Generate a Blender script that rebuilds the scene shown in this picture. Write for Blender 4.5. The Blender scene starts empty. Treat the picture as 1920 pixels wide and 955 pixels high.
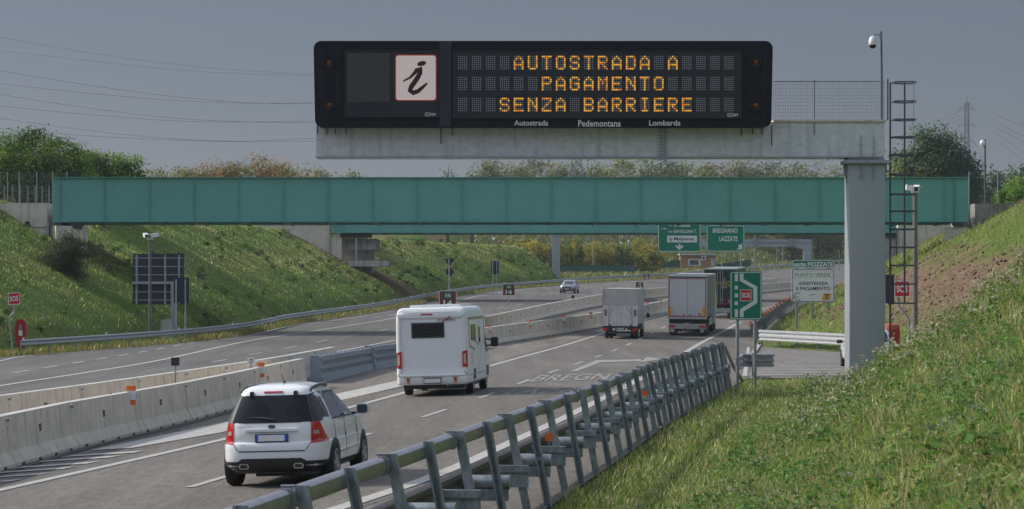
import bpy, bmesh, math, random
import numpy as np
from mathutils import Vector, Matrix, Euler
R = math.radians
rng = np.random.default_rng(7); random.seed(7)
S = bpy.context.scene
COL = S.collection

# ------------------------------------------------------------------ camera
FPX, CX, HY, HC = 5000.0, 960.0, 540.0, 3.35      # focal length in photo pixels, centre, horizon row, eye height
cam = bpy.data.cameras.new('camera'); camo = bpy.data.objects.new('camera', cam); COL.objects.link(camo)
camo.location = (0, 0, HC); camo.rotation_euler = (R(90), 0, 0)
cam.sensor_width = 36; cam.lens = 36*FPX/1920; cam.shift_y = (HY-477.5)/1920
cam.clip_start = .5; cam.clip_end = 6000
cam.dof.use_dof = True; cam.dof.focus_distance = 84; cam.dof.aperture_fstop = 7.5
S.camera = camo

# ------------------------------------------------------------------ light and exposure
SUN_EL, SUN_DIR = 37.0, Vector((-.965, .26))          # sun stands to the left, a little beyond the picture plane
SUN_DIR.normalize()
w = bpy.data.worlds.new('World'); S.world = w; w.use_nodes = True
nt = w.node_tree; nt.nodes.clear()
sky = nt.nodes.new('ShaderNodeTexSky'); sky.sky_type = 'NISHITA'; sky.sun_disc = False
sky.sun_elevation = R(SUN_EL); sky.sun_rotation = math.atan2(SUN_DIR.x, SUN_DIR.y)
sky.altitude = 200; sky.air_density = 1.0; sky.dust_density = 1.6; sky.ozone_density = 3.0
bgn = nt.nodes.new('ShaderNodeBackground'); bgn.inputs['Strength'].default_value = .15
out = nt.nodes.new('ShaderNodeOutputWorld')
hsv = nt.nodes.new('ShaderNodeHueSaturation'); hsv.inputs['Saturation'].default_value = .62
# sky shaped by elevation: darkened grey-blue horizon, bright overhead to fill shaded faces
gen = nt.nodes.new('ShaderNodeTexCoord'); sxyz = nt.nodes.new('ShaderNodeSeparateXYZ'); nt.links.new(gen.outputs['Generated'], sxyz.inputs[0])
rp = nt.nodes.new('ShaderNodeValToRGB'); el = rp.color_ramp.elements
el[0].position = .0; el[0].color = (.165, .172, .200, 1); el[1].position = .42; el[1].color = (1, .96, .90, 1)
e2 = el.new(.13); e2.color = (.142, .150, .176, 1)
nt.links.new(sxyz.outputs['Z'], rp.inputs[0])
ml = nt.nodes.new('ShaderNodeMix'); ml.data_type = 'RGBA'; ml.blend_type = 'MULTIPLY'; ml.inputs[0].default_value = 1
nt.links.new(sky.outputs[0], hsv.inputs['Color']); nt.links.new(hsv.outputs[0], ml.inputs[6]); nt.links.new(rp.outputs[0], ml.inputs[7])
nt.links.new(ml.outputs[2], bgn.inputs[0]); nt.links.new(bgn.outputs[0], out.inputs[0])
sl = bpy.data.lights.new('sun', 'SUN'); sl.energy = 1.95; sl.angle = R(1.2); sl.color = (1, .94, .85)
so = bpy.data.objects.new('sun', sl); COL.objects.link(so)
sv = Vector((SUN_DIR.x*math.cos(R(SUN_EL)), SUN_DIR.y*math.cos(R(SUN_EL)), math.sin(R(SUN_EL))))
so.rotation_euler = sv.to_track_quat('Z', 'Y').to_euler()
so.location = (-60, 100, 80)
S.view_settings.view_transform = 'Standard'; S.view_settings.look = 'None'
S.view_settings.exposure = .80; S.view_settings.gamma = 1; S.view_settings.use_curve_mapping = False
S.render.engine = 'CYCLES'
S.cycles.max_bounces = 6; S.cycles.diffuse_bounces = 3; S.cycles.glossy_bounces = 3; S.cycles.transmission_bounces = 4
S.cycles.transparent_max_bounces = 8; S.cycles.volume_bounces = 0; S.cycles.caustics_reflective = False; S.cycles.caustics_refractive = False
S.cycles.use_denoising = True; S.cycles.denoising_prefilter = 'NONE'; S.cycles.denoising_input_passes = 'RGB_ALBEDO_NORMAL'

# ------------------------------------------------------------------ materials
MATS = {}
def mat(name, col, rough=.6, metal=0., var=.0, vscale=3., bump=0., bscale=40., streak=0., emit=None, spec=.5, dirt=None, coat=0., stretch=None):
    if name in MATS: return MATS[name]
    m = bpy.data.materials.new(name); m.use_nodes = True; n = m.node_tree.nodes; l = m.node_tree.links
    p = n['Principled BSDF']; p.inputs['Roughness'].default_value = rough; p.inputs['Metallic'].default_value = metal
    p.inputs['Specular IOR Level'].default_value = spec
    if coat: p.inputs['Coat Weight'].default_value = coat; p.inputs['Coat Roughness'].default_value = .05
    c4 = (*col, 1); p.inputs['Base Color'].default_value = c4
    tc = None
    def coords(sc):
        tc = n.new('ShaderNodeNewGeometry'); mp = n.new('ShaderNodeMapping'); mp.inputs['Scale'].default_value = sc
        l.new(tc.outputs['Position'], mp.inputs[0]); return mp.outputs[0]
    last = None
    if var:
        t = n.new('ShaderNodeTexNoise'); t.inputs['Scale'].default_value = vscale; t.inputs['Detail'].default_value = 6; t.inputs['Roughness'].default_value = .65
        l.new(coords(stretch or (1, 1, 1)), t.inputs['Vector'])
        mr = n.new('ShaderNodeMapRange'); mr.inputs[1].default_value = .3; mr.inputs[2].default_value = .7
        mr.inputs[3].default_value = 1-var; mr.inputs[4].default_value = 1+var
        l.new(t.outputs['Fac'], mr.inputs[0])
        mx = n.new('ShaderNodeMix'); mx.data_type = 'RGBA'; mx.blend_type = 'MULTIPLY'; mx.inputs[0].default_value = 1
        mx.inputs[6].default_value = c4; l.new(mr.outputs[0], mx.inputs[7]); last = mx.outputs[2]
    if streak:
        t = n.new('ShaderNodeTexNoise'); t.inputs['Scale'].default_value = 1; t.inputs['Detail'].default_value = 5
        l.new(coords((5, 5, .35)), t.inputs['Vector'])
        mr = n.new('ShaderNodeMapRange'); mr.inputs[1].default_value = .52; mr.inputs[2].default_value = .74
        mr.inputs[3].default_value = 0; mr.inputs[4].default_value = streak; l.new(t.outputs['Fac'], mr.inputs[0])
        mx = n.new('ShaderNodeMix'); mx.data_type = 'RGBA'
        l.new(mr.outputs[0], mx.inputs[0])
        if last: l.new(last, mx.inputs[6])
        else: mx.inputs[6].default_value = c4
        mx.inputs[7].default_value = (*(dirt or (.05, .045, .04)), 1); last = mx.outputs[2]
    if last: l.new(last, p.inputs['Base Color'])
    if bump:
        t = n.new('ShaderNodeTexNoise'); t.inputs['Scale'].default_value = bscale; t.inputs['Detail'].default_value = 4
        l.new(coords((1, 1, 1)), t.inputs['Vector'])
        b = n.new('ShaderNodeBump'); b.inputs['Strength'].default_value = bump; b.inputs['Distance'].default_value = .02
        l.new(t.outputs['Fac'], b.inputs['Height']); l.new(b.outputs[0], p.inputs['Normal'])
    if emit:
        p.inputs['Emission Color'].default_value = (*emit[0], 1); p.inputs['Emission Strength'].default_value = emit[1]
    MATS[name] = m; return m

def leaf_mat(name, trans=.3, rough=.65, spec=.25):
    m = bpy.data.materials.new(name); m.use_nodes = True; n = m.node_tree.nodes; l = m.node_tree.links
    p = n['Principled BSDF']; p.inputs['Roughness'].default_value = rough; p.inputs['Specular IOR Level'].default_value = spec
    a = n.new('ShaderNodeAttribute'); a.attribute_name = 'Col'
    t = n.new('ShaderNodeBsdfTranslucent'); mx = n.new('ShaderNodeMixShader'); mx.inputs[0].default_value = trans
    l.new(a.outputs['Color'], p.inputs['Base Color']); l.new(a.outputs['Color'], t.inputs['Color'])
    l.new(p.outputs[0], mx.inputs[1]); l.new(t.outputs[0], mx.inputs[2]); l.new(mx.outputs[0], n['Material Output'].inputs[0])
    return m
LEAF = leaf_mat('foliage', .42); GRASS = leaf_mat('grass_blades', .42, .42, .5)

ASPH = (.150, .143, .132)
def asphalt(name, col, sc=1.):
    m = bpy.data.materials.new(name); m.use_nodes = True; n = m.node_tree.nodes; l = m.node_tree.links
    p = n['Principled BSDF']; p.inputs['Roughness'].default_value = .82; p.inputs['Specular IOR Level'].default_value = .35
    g = n.new('ShaderNodeNewGeometry')
    def noise(scale, det, vec=(1, 1, 1), lo=.3, hi=.7, a=0., b=1.):
        mp = n.new('ShaderNodeMapping'); mp.inputs['Scale'].default_value = vec; mp.inputs['Rotation'].default_value = (0, 0, R(6.5)); l.new(g.outputs['Position'], mp.inputs[0])
        t = n.new('ShaderNodeTexNoise'); t.inputs['Scale'].default_value = scale; t.inputs['Detail'].default_value = det
        l.new(mp.outputs[0], t.inputs['Vector']); r = n.new('ShaderNodeMapRange')
        for i, v in zip((1, 2, 3, 4), (lo, hi, a, b)): r.inputs[i].default_value = v
        l.new(t.outputs['Fac'], r.inputs[0]); return r.outputs[0], t
    def mul(a, b):
        x = n.new('ShaderNodeMath'); x.operation = 'MULTIPLY'; l.new(a, x.inputs[0]); l.new(b, x.inputs[1]); return x.outputs[0]
    f1, t1 = noise(38, 2, (1, .35, 1), .33, .67, .66, 1.34)     # aggregate
    f2, _ = noise(.9, 5, (1.2, .05, 1), .3, .7, .78, 1.16)      # wheel tracks running along the road
    f3, _ = noise(.16, 5, (1, .5, 1), .3, .7, .84, 1.12)
    f4, _ = noise(7, 4, (1, .22, 1), .3, .7, .80, 1.2)
    f = mul(mul(mul(f1, f2), f3), f4)
    mx = n.new('ShaderNodeMix'); mx.data_type = 'RGBA'; mx.blend_type = 'MULTIPLY'; mx.inputs[0].default_value = 1
    mx.inputs[6].default_value = (*col, 1); l.new(f, mx.inputs[7]); l.new(mx.outputs[2], p.inputs['Base Color'])
    b = n.new('ShaderNodeBump'); b.inputs['Strength'].default_value = .35; b.inputs['Distance'].default_value = .01
    l.new(t1.outputs['Fac'], b.inputs['Height']); l.new(b.outputs[0], p.inputs['Normal'])
    return m

GALV = mat('galvanised_steel', (.34, .36, .39), .5, .55, var=.16, vscale=9, bump=.06, bscale=30)
GALVP = mat('galvanised_plate', (.36, .385, .42), .55, .35, var=.16, vscale=5, bump=.05, bscale=25, streak=.35, dirt=(.17, .17, .17))
POSTM = mat('weathered_zinc_post', (.27, .31, .33), .48, .5, var=.38, vscale=12, stretch=(1, 1, .5))
RAILM = mat('weathered_zinc_rail', (.27, .27, .30), .40, .6, var=.22, vscale=6)
DARKST = mat('dark_painted_steel', (.085, .097, .115), .5, .3, var=.15)
CONC = mat('concrete', (.62, .56, .47), .85, var=.13, vscale=1.6, bump=.15, bscale=14, streak=.5, dirt=(.17, .15, .125))
CONCD = mat('weathered_concrete', (.40, .385, .36), .88, var=.22, vscale=1.1, bump=.18, bscale=10, streak=.75, dirt=(.09, .085, .075))
TEAL = mat('teal_girder_paint', (.118, .355, .30), .45, 0, var=.08, vscale=.5, streak=.2, dirt=(.16, .22, .2))
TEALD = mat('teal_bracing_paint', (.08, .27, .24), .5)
WHITE = mat('white_car_paint', (.80, .81, .82), .25, coat=.6)
WHITEV = mat('white_gelcoat', (.78, .79, .80), .38, var=.03, vscale=1.)
BLACKP = mat('black_plastic', (.022, .023, .026), .5, var=.2, vscale=4)
RUBBER = mat('rubber', (.018, .018, .019), .8, var=.3, vscale=8)
GLASSD = mat('dark_tinted_glass', (.010, .012, .014), .10, spec=.35)
GLASSM = mat('side_window_glass', (.05, .065, .07), .06, spec=.9)
REDL = mat('red_lens', (.42, .010, .014), .2, coat=.5, emit=((.6, .01, .01), .015))
REDB = mat('red_sign_sheet', (.60, .008, .028), .45)
CHROME = mat('chrome', (.6, .6, .6), .2, 1.)
ALLOY = mat('alloy_rim', (.42, .43, .44), .35, .7)
PLATEW = mat('plate_white', (.75, .76, .76), .4)
PLATEB = mat('plate_blue', (.03, .12, .55), .4)
NAVY = mat('sign_back_navy', (.018, .022, .038), .6, var=.15)
COLM = mat('column_zinc', (.37, .395, .43), .5, .35, var=.11, vscale=20, bump=.05, bscale=30)
BEAMM = mat('beam_zinc', (.60, .61, .62), .55, .25, var=.16, vscale=3.5, streak=.38, dirt=(.17, .17, .175), stretch=(1, 1, 1.6))
STAINC = mat('stained_concrete', (.24, .225, .20), .9, var=.3, vscale=1.3, bump=.2, bscale=10, streak=.85, dirt=(.06, .055, .05))
SIGNG = mat('sign_green', (.004, .19, .115), .45, var=.05)
SIGNW = mat('sign_white', (.72, .73, .72), .45, var=.05)
BROWN = mat('sign_brown', (.14, .045, .025), .5)
ORANGE = mat('orange_reflector', (.85, .16, .02), .45)
PAINTW = mat('road_paint_white', (.37, .365, .345), .75, var=.25, vscale=7, bump=.1, bscale=60)
PAINTY = mat('road_paint_worn', (.32, .315, .295), .75, var=.25, vscale=6)
HOUSE = mat('sign_housing_black', (.005, .006, .011), .55, spec=.25, var=.25, vscale=3)
BARK = mat('bark', (.10, .075, .055), .9, var=.3, vscale=4)
STEELP = mat('steel_post', (.27, .28, .30), .5, .4, var=.12)
SOIL = mat('bare_soil', (.17, .10, .075), .95, var=.3, vscale=2)

# ------------------------------------------------------------------ mesh helpers
class MB:
    def __init__(s): s.v = []; s.f = []; s.mi = []
    def add(s, vs, fs, mi=0):
        o = len(s.v); s.v += [tuple(x) for x in vs]; s.f += [tuple(i+o for i in f) for f in fs]; s.mi += [mi]*len(fs); return s
    def box(s, x0, x1, y0, y1, z0, z1, mi=0, M=None):
        vs = [Vector((x, y, z)) for z in (z0, z1) for y in (y0, y1) for x in (x0, x1)]
        if M is not None: vs = [M @ v for v in vs]
        return s.add(vs, [(0, 2, 3, 1), (4, 5, 7, 6), (0, 1, 5, 4), (2, 6, 7, 3), (0, 4, 6, 2), (1, 3, 7, 5)], mi)
    def quad(s, a, b, c, d, mi=0): return s.add([a, b, c, d], [(0, 1, 2, 3)], mi)
    def prism(s, poly, axis, c0, c1, mi=0):
        n = len(poly)
        def P(a, b, c): return (a, c, b) if axis == 'y' else ((c, a, b) if axis == 'x' else (a, b, c))
        vs = [P(a, b, c0) for a, b in poly] + [P(a, b, c1) for a, b in poly]
        fs = [(i, (i+1) % n, n+(i+1) % n, n+i) for i in range(n)] + [tuple(range(n-1, -1, -1)), tuple(range(n, 2*n))]
        return s.add(vs, fs, mi)
    def bar(s, p, q, wx, wy=None, mi=0, up=(0, 0, 1)):
        p = Vector(p); q = Vector(q); d = (q-p); L = d.length
        if L < 1e-6: return s
        d /= L; u = Vector(up)
        if abs(d.dot(u)) > .95: u = Vector((0, 1, 0))
        a = d.cross(u).normalized(); b = a.cross(d).normalized(); wy = wy or wx
        vs = [o + a*sx*wx/2 + b*sy*wy/2 for o in (p, q) for sx, sy in ((-1, -1), (1, -1), (1, 1), (-1, 1))]
        return s.add(vs, [(0, 1, 2, 3), (7, 6, 5, 4), (0, 4, 5, 1), (1, 5, 6, 2), (2, 6, 7, 3), (3, 7, 4, 0)], mi)
    def tube(s, pts, r, n=8, mi=0, cap=True):
        pts = [Vector(p) for p in pts]; rs = r if isinstance(r, (list, tuple)) else [r]*len(pts); o = []
        a0 = None
        for i, p in enumerate(pts):
            d = (pts[min(i+1, len(pts)-1)] - pts[max(i-1, 0)]).normalized()
            if a0 is None: a0 = d.orthogonal().normalized()
            a = (a0 - d*a0.dot(d)).normalized(); a0 = a; b = d.cross(a)
            o += [p + (a*math.cos(2*math.pi*k/n) + b*math.sin(2*math.pi*k/n))*rs[i] for k in range(n)]
        m = len(pts); fs = [(i*n+k, i*n+(k+1) % n, (i+1)*n+(k+1) % n, (i+1)*n+k) for i in range(m-1) for k in range(n)]
        if cap: fs += [tuple(range(n-1, -1, -1)), tuple(range((m-1)*n, m*n))]
        return s.add(o, fs, mi)
    def lathe(s, prof, axis='z', n=20, c=(0, 0, 0), mi=0):
        vs = []; c = Vector(c)
        for r, h in prof:
            for k in range(n):
                a = 2*math.pi*k/n; x, y = r*math.cos(a), r*math.sin(a)
                vs.append(c + (Vector((x, y, h)) if axis == 'z' else (Vector((h, x, y)) if axis == 'x' else Vector((x, h, y)))))
        m = len(prof); fs = [(i*n+k, i*n+(k+1) % n, (i+1)*n+(k+1) % n, (i+1)*n+k) for i in range(m-1) for k in range(n)]
        fs += [tuple(range(n-1, -1, -1)), tuple(range((m-1)*n, m*n))]
        return s.add(vs, fs, mi)
    def sweep(s, path, prof, closed=True, mi=0, caps=True):
        """path: points; prof: (lateral right, up) pairs carried along the path, kept upright"""
        P = [Vector(p) for p in path]; n = len(prof); vs = []
        for i, p in enumerate(P):
            d = P[min(i+1, len(P)-1)] - P[max(i-1, 0)]; d.z = 0; d.normalize(); r = Vector((d.y, -d.x, 0))
            vs += [p + r*a + Vector((0, 0, b)) for a, b in prof]
        k = n if closed else n-1
        fs = [(i*n+j, i*n+(j+1) % n, (i+1)*n+(j+1) % n, (i+1)*n+j) for i in range(len(P)-1) for j in range(k)]
        if closed and caps: fs += [tuple(range(n-1, -1, -1)), tuple(range((len(P)-1)*n, len(P)*n))]
        return s.add(vs, fs, mi)
    def build(s, name, mats, parent=None, smooth=None, loc=None, fix=True):
        me = bpy.data.meshes.new(name); me.from_pydata(s.v, [], s.f)
        if not isinstance(mats, (list, tuple)): mats = [mats]
        for m in mats: me.materials.append(m)
        if len(mats) > 1: me.polygons.foreach_set('material_index', s.mi)
        if fix:
            b = bmesh.new(); b.from_mesh(me); bmesh.ops.recalc_face_normals(b, faces=b.faces); b.to_mesh(me); b.free()
        if smooth is not None:
            me.polygons.foreach_set('use_smooth', [True]*len(me.polygons))
            me.set_sharp_from_angle(angle=R(smooth))
        me.update()
        o = bpy.data.objects.new(name, me); COL.objects.link(o)
        if parent: o.parent = parent
        if loc: o.location = loc
        return o

def tag(o, label=None, cat=None, group=None, kind=None):
    if label: o['label'] = label
    if cat: o['category'] = cat
    if group: o['group'] = group
    if kind: o['kind'] = kind
    return o
def thing(name, label, cat, loc=(0, 0, 0), rz=0., group=None, rot=None):
    o = bpy.data.objects.new(name, None); COL.objects.link(o); o.location = loc
    o.rotation_euler = rot or (0, 0, rz); o.empty_display_size = .3
    return tag(o, label, cat, group)
def kids(o): return list(o.children)
def copy_tree(o, parent=None):
    c = o.copy(); COL.objects.link(c)
    if parent: c.parent = parent
    for ch in kids(o): copy_tree(ch, c)
    return c

def rrect(x0, x1, z0, z1, r, n=5):
    p = []
    for cx, cz, a0 in ((x1-r, z1-r, 0), (x0+r, z1-r, 90), (x0+r, z0+r, 180), (x1-r, z0+r, 270)):
        p += [(cx+r*math.cos(R(a0+90*k/n)), cz+r*math.sin(R(a0+90*k/n))) for k in range(n+1)]
    return p

_tc = {}
def text_mesh(body, bold=0.):
    if (body, bold) in _tc: return _tc[(body, bold)]
    c = bpy.data.curves.new('lettering', 'FONT'); c.body = body; c.size = 1; c.offset = bold; c.resolution_u = 3
    o = bpy.data.objects.new('lettering', c); COL.objects.link(o)
    dg = bpy.context.evaluated_depsgraph_get(); dg.update()
    me = bpy.data.meshes.new_from_object(o.evaluated_get(dg))
    v = np.array([x.co[:] for x in me.vertices]); f = [tuple(p.vertices) for p in me.polygons]
    bpy.data.objects.remove(o); bpy.data.curves.remove(c); bpy.data.meshes.remove(me)
    v[:, :2] -= v[:, :2].min(0); ext = v[:, :2].max(0); v[:, :2] /= ext
    _tc[(body, bold)] = (v, f); return v, f
def lettering(body, m, parent, x0, x1, z0, z1, y, bold=.012, name='lettering', flip=False, skew=0.):
    """flat raised letters filling the box x0..x1, z0..z1 in the plane y of the parent (facing -y)"""
    v, f = text_mesh(body, bold); b = MB()
    b.add([(x0+a[0]*(x1-x0)+skew*a[1], y, z0+a[1]*(z1-z0)) for a in v], f)
    return b.build(name, m, parent, fix=False)

class Curve:
    """smooth curve through (t, value) points"""
    def __init__(s, pts):
        pts = sorted(pts); s.t = np.array([p[0] for p in pts], float); s.y = np.array([p[1] for p in pts], float)
        h = np.diff(s.t); d = np.diff(s.y)/h; m = np.zeros_like(s.y); m[0] = d[0]; m[-1] = d[-1]
        for i in range(1, len(m)-1):
            w1 = h[i]; w0 = h[i-1]; m[i] = (d[i-1]*w1+d[i]*w0)/(w0+w1)
        s.m = m
    def __call__(s, x):
        x = np.asarray(x, float); i = np.clip(np.searchsorted(s.t, x)-1, 0, len(s.t)-2)
        h = s.t[i+1]-s.t[i]; u = (x-s.t[i])/h; uc = np.clip(u, 0, 1)
        r = (2*uc**3-3*uc**2+1)*s.y[i]+(uc**3-2*uc**2+uc)*h*s.m[i]+(-2*uc**3+3*uc**2)*s.y[i+1]+(uc**3-uc**2)*h*s.m[i+1]
        r = r+np.where(u > 1, (u-1)*h*s.m[-1], 0)+np.where(u < 0, u*h*s.m[0], 0)
        return r
def lerp(pts):
    t = [p[0] for p in pts]; y = [p[1] for p in pts]
    return lambda x: np.interp(x, t, y)
def sstep(a, b, x): u = np.clip((np.asarray(x, float)-a)/(b-a), 0, 1); return u*u*(3-2*u)

# ------------------------------------------------------------------ survey of the motorway
zc = Curve([(0, 0), (60, 0), (110, 0), (150, .03), (173, .24), (192, .52), (250, 1.62), (310, 2.75), (400, 4.75), (500, 7.1), (600, 9.6), (700, 12.2), (900, 17.5), (1500, 30)])
xc = Curve([(0, -10.3), (44.7, -5.4), (101.5, 1.1), (145.6, 5.77), (180, 9.7), (262, 22), (400, 47), (600, 95)])
ee = lerp([(0, .03), (95, .03), (135, 0), (175, -.012), (235, 0)])
def zroad(X, Y): return zc(Y) + ee(Y)*np.clip(np.asarray(X)-xc(Y), -5, 5.5)
def G(px, py, dz=0., lo=15., hi=900.):
    """where the sight line through a photo point meets the road surface (dz above it)"""
    f = lambda Y: HC-(py-HY)*Y/FPX - float(zroad((px-CX)*Y/FPX, Y)) - dz
    Y = lo
    while Y < hi and f(Y) > 0: Y += 2.
    a, b = Y-2, Y
    for _ in range(30):
        c = (a+b)/2
        if f(c) > 0: a = c
        else: b = c
    Y = (a+b)/2; X = (px-CX)*Y/FPX
    return X, Y, float(zroad(X, Y))
def W(px, py, Y): return Vector(((px-CX)*Y/FPX, Y, HC-(py-HY)*Y/FPX))
def curveG(pts, dz=0., extra=()):
    return Curve([(G(px, py, dz)[1], G(px, py, dz)[0]) for px, py in pts]+list(extra))

LRAIL = curveG([(44, 666), (147, 658), (199, 654), (420, 633), (560, 606), (620, 597), (696, 586), (860, 554), (917, 546), (1011, 538), (1110, 530), (1210, 524.5), (1431, 507)])
BNEAR = curveG([(0, 876), (138, 837), (268, 807), (605, 715), (691, 694), (740, 687), (908, 648), (1100, 617), (1201, 596), (1249, 584), (1428, 549), (1591, 534)])
BFAR = curveG([(0, 742), (155, 722), (300, 702), (470, 677.5), (905, 595), (1118, 554), (1204, 543), (1249, 539), (1429, 524), (1591, 511)], 1.0)
L1 = curveG([(0, 920), (430, 822), (740, 742), (925, 685), (1125, 627), (1201, 602), (1249, 587)], extra=[(262, 18.5), (365, 38)])
NRAIL = curveG([(683, 873), (814, 828), (917, 792), (1028, 753), (1135, 716), (1208, 688), (1360, 641)], 1.43)
_e = NRAIL.t[-1]
XA = lambda Y: np.where(np.asarray(Y) < 94, NRAIL(Y)+.35, XAf(Y))
XAf = Curve([(60, 17.4), (94, 17.4), (138, 17.4), (151, 14.4), (160, 14.7), (185, 17.7), (262, 29.0), (345, 46), (480, 76), (700, 140)])

_n1 = rng.random((64, 64))
def vnoise(x, y):
    x = np.asarray(x, float); y = np.asarray(y, float); xi = np.floor(x).astype(int); yi = np.floor(y).astype(int); u = x-xi; v = y-yi
    u = u*u*(3-2*u); v = v*v*(3-2*v); g = lambda a, b: _n1[a % 64, b % 64]
    return (g(xi, yi)*(1-u)+g(xi+1, yi)*u)*(1-v)+(g(xi, yi+1)*(1-u)+g(xi+1, yi+1)*u)*v
def fbm(x, y): return vnoise(x, y)*.5+vnoise(x*2.1+7, y*2.1+3)*.3+vnoise(x*4.3+1, y*4.3+9)*.2

def terrain(X, Y, bumps=True):
    X = np.asarray(X, float); Y = np.asarray(Y, float)
    zr = zroad(X, Y); xl = LRAIL(Y); xa = XA(Y); z = zr-.05
    dl = xl-.9-X                                                     # left of the far guard rail
    sl_ = np.maximum(dl, 0)*.53*sstep(0, 2.5, dl)
    capL = np.minimum(9.1-zr+.006*np.maximum(dl-14, 0), np.maximum(0, .85*(7-X)))
    capL = np.minimum(capL, np.maximum(0, (412-Y)*.9))
    dd = np.maximum(dl, 0); bank = np.clip((dd-np.interp(Y, [400, 470, 520, 600], [30, 21, 11, 6]))*.42, 0, 1e9)
    bank = np.minimum(bank, np.maximum(14.2+.012*(Y-480)-zr, 0))*sstep(395, 440, Y)
    left = np.where(dl > 0, np.maximum(np.minimum(sl_, capL), bank), 0)
    dn = X-NRAIL(np.minimum(Y, 96))-3.4                              # bank the camera stands on
    near = np.maximum(dn, 0)*.64*sstep(-.5, 1.8, dn)*(1-sstep(66, 88, Y))
    near = np.minimum(near, 9.0)
    df = X-XAf(Y)-.5
    far = np.minimum(np.maximum(df, 0)*.52*sstep(0, 2, df), np.maximum(9.0-zr+.01*np.maximum(df-17, 0), 2.5))
    right = np.maximum(near, far)
    side = (dl > 0)*1.+(X > xa+.05)*1.
    if bumps:
        amp = np.clip(np.maximum(left, right)*.25, 0, .3)
        b = (fbm(X*.45, Y*.45)-.5)*2*amp*np.where(X < 0, 1.05, 1)+(fbm(X*1.7, Y*1.7)-.5)*.12*(side > 0)
    else: b = 0
    return np.where(side > 0, zr-.02+left+right+b, z)

def fast_mesh(name, co, faces_n, idx, mats, colors=None, smooth=False):
    me = bpy.data.meshes.new(name); nf = len(idx)//faces_n
    me.vertices.add(len(co)); me.vertices.foreach_set('co', np.asarray(co, np.float32).ravel())
    me.loops.add(len(idx)); me.loops.foreach_set('vertex_index', np.asarray(idx, np.int32))
    me.polygons.add(nf); me.polygons.foreach_set('loop_start', np.arange(0, len(idx), faces_n, dtype=np.int32))
    if smooth: me.polygons.foreach_set('use_smooth', np.ones(nf, bool))
    for m in mats: me.materials.append(m)
    if colors is not None:
        a = me.attributes.new('Col', 'FLOAT_COLOR', 'POINT')
        a.data.foreach_set('color', np.asarray(np.c_[colors, np.ones(len(colors))], np.float32).ravel())
    me.update(calc_edges=True); me.validate()
    o = bpy.data.objects.new(name, me); COL.objects.link(o); return o
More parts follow.
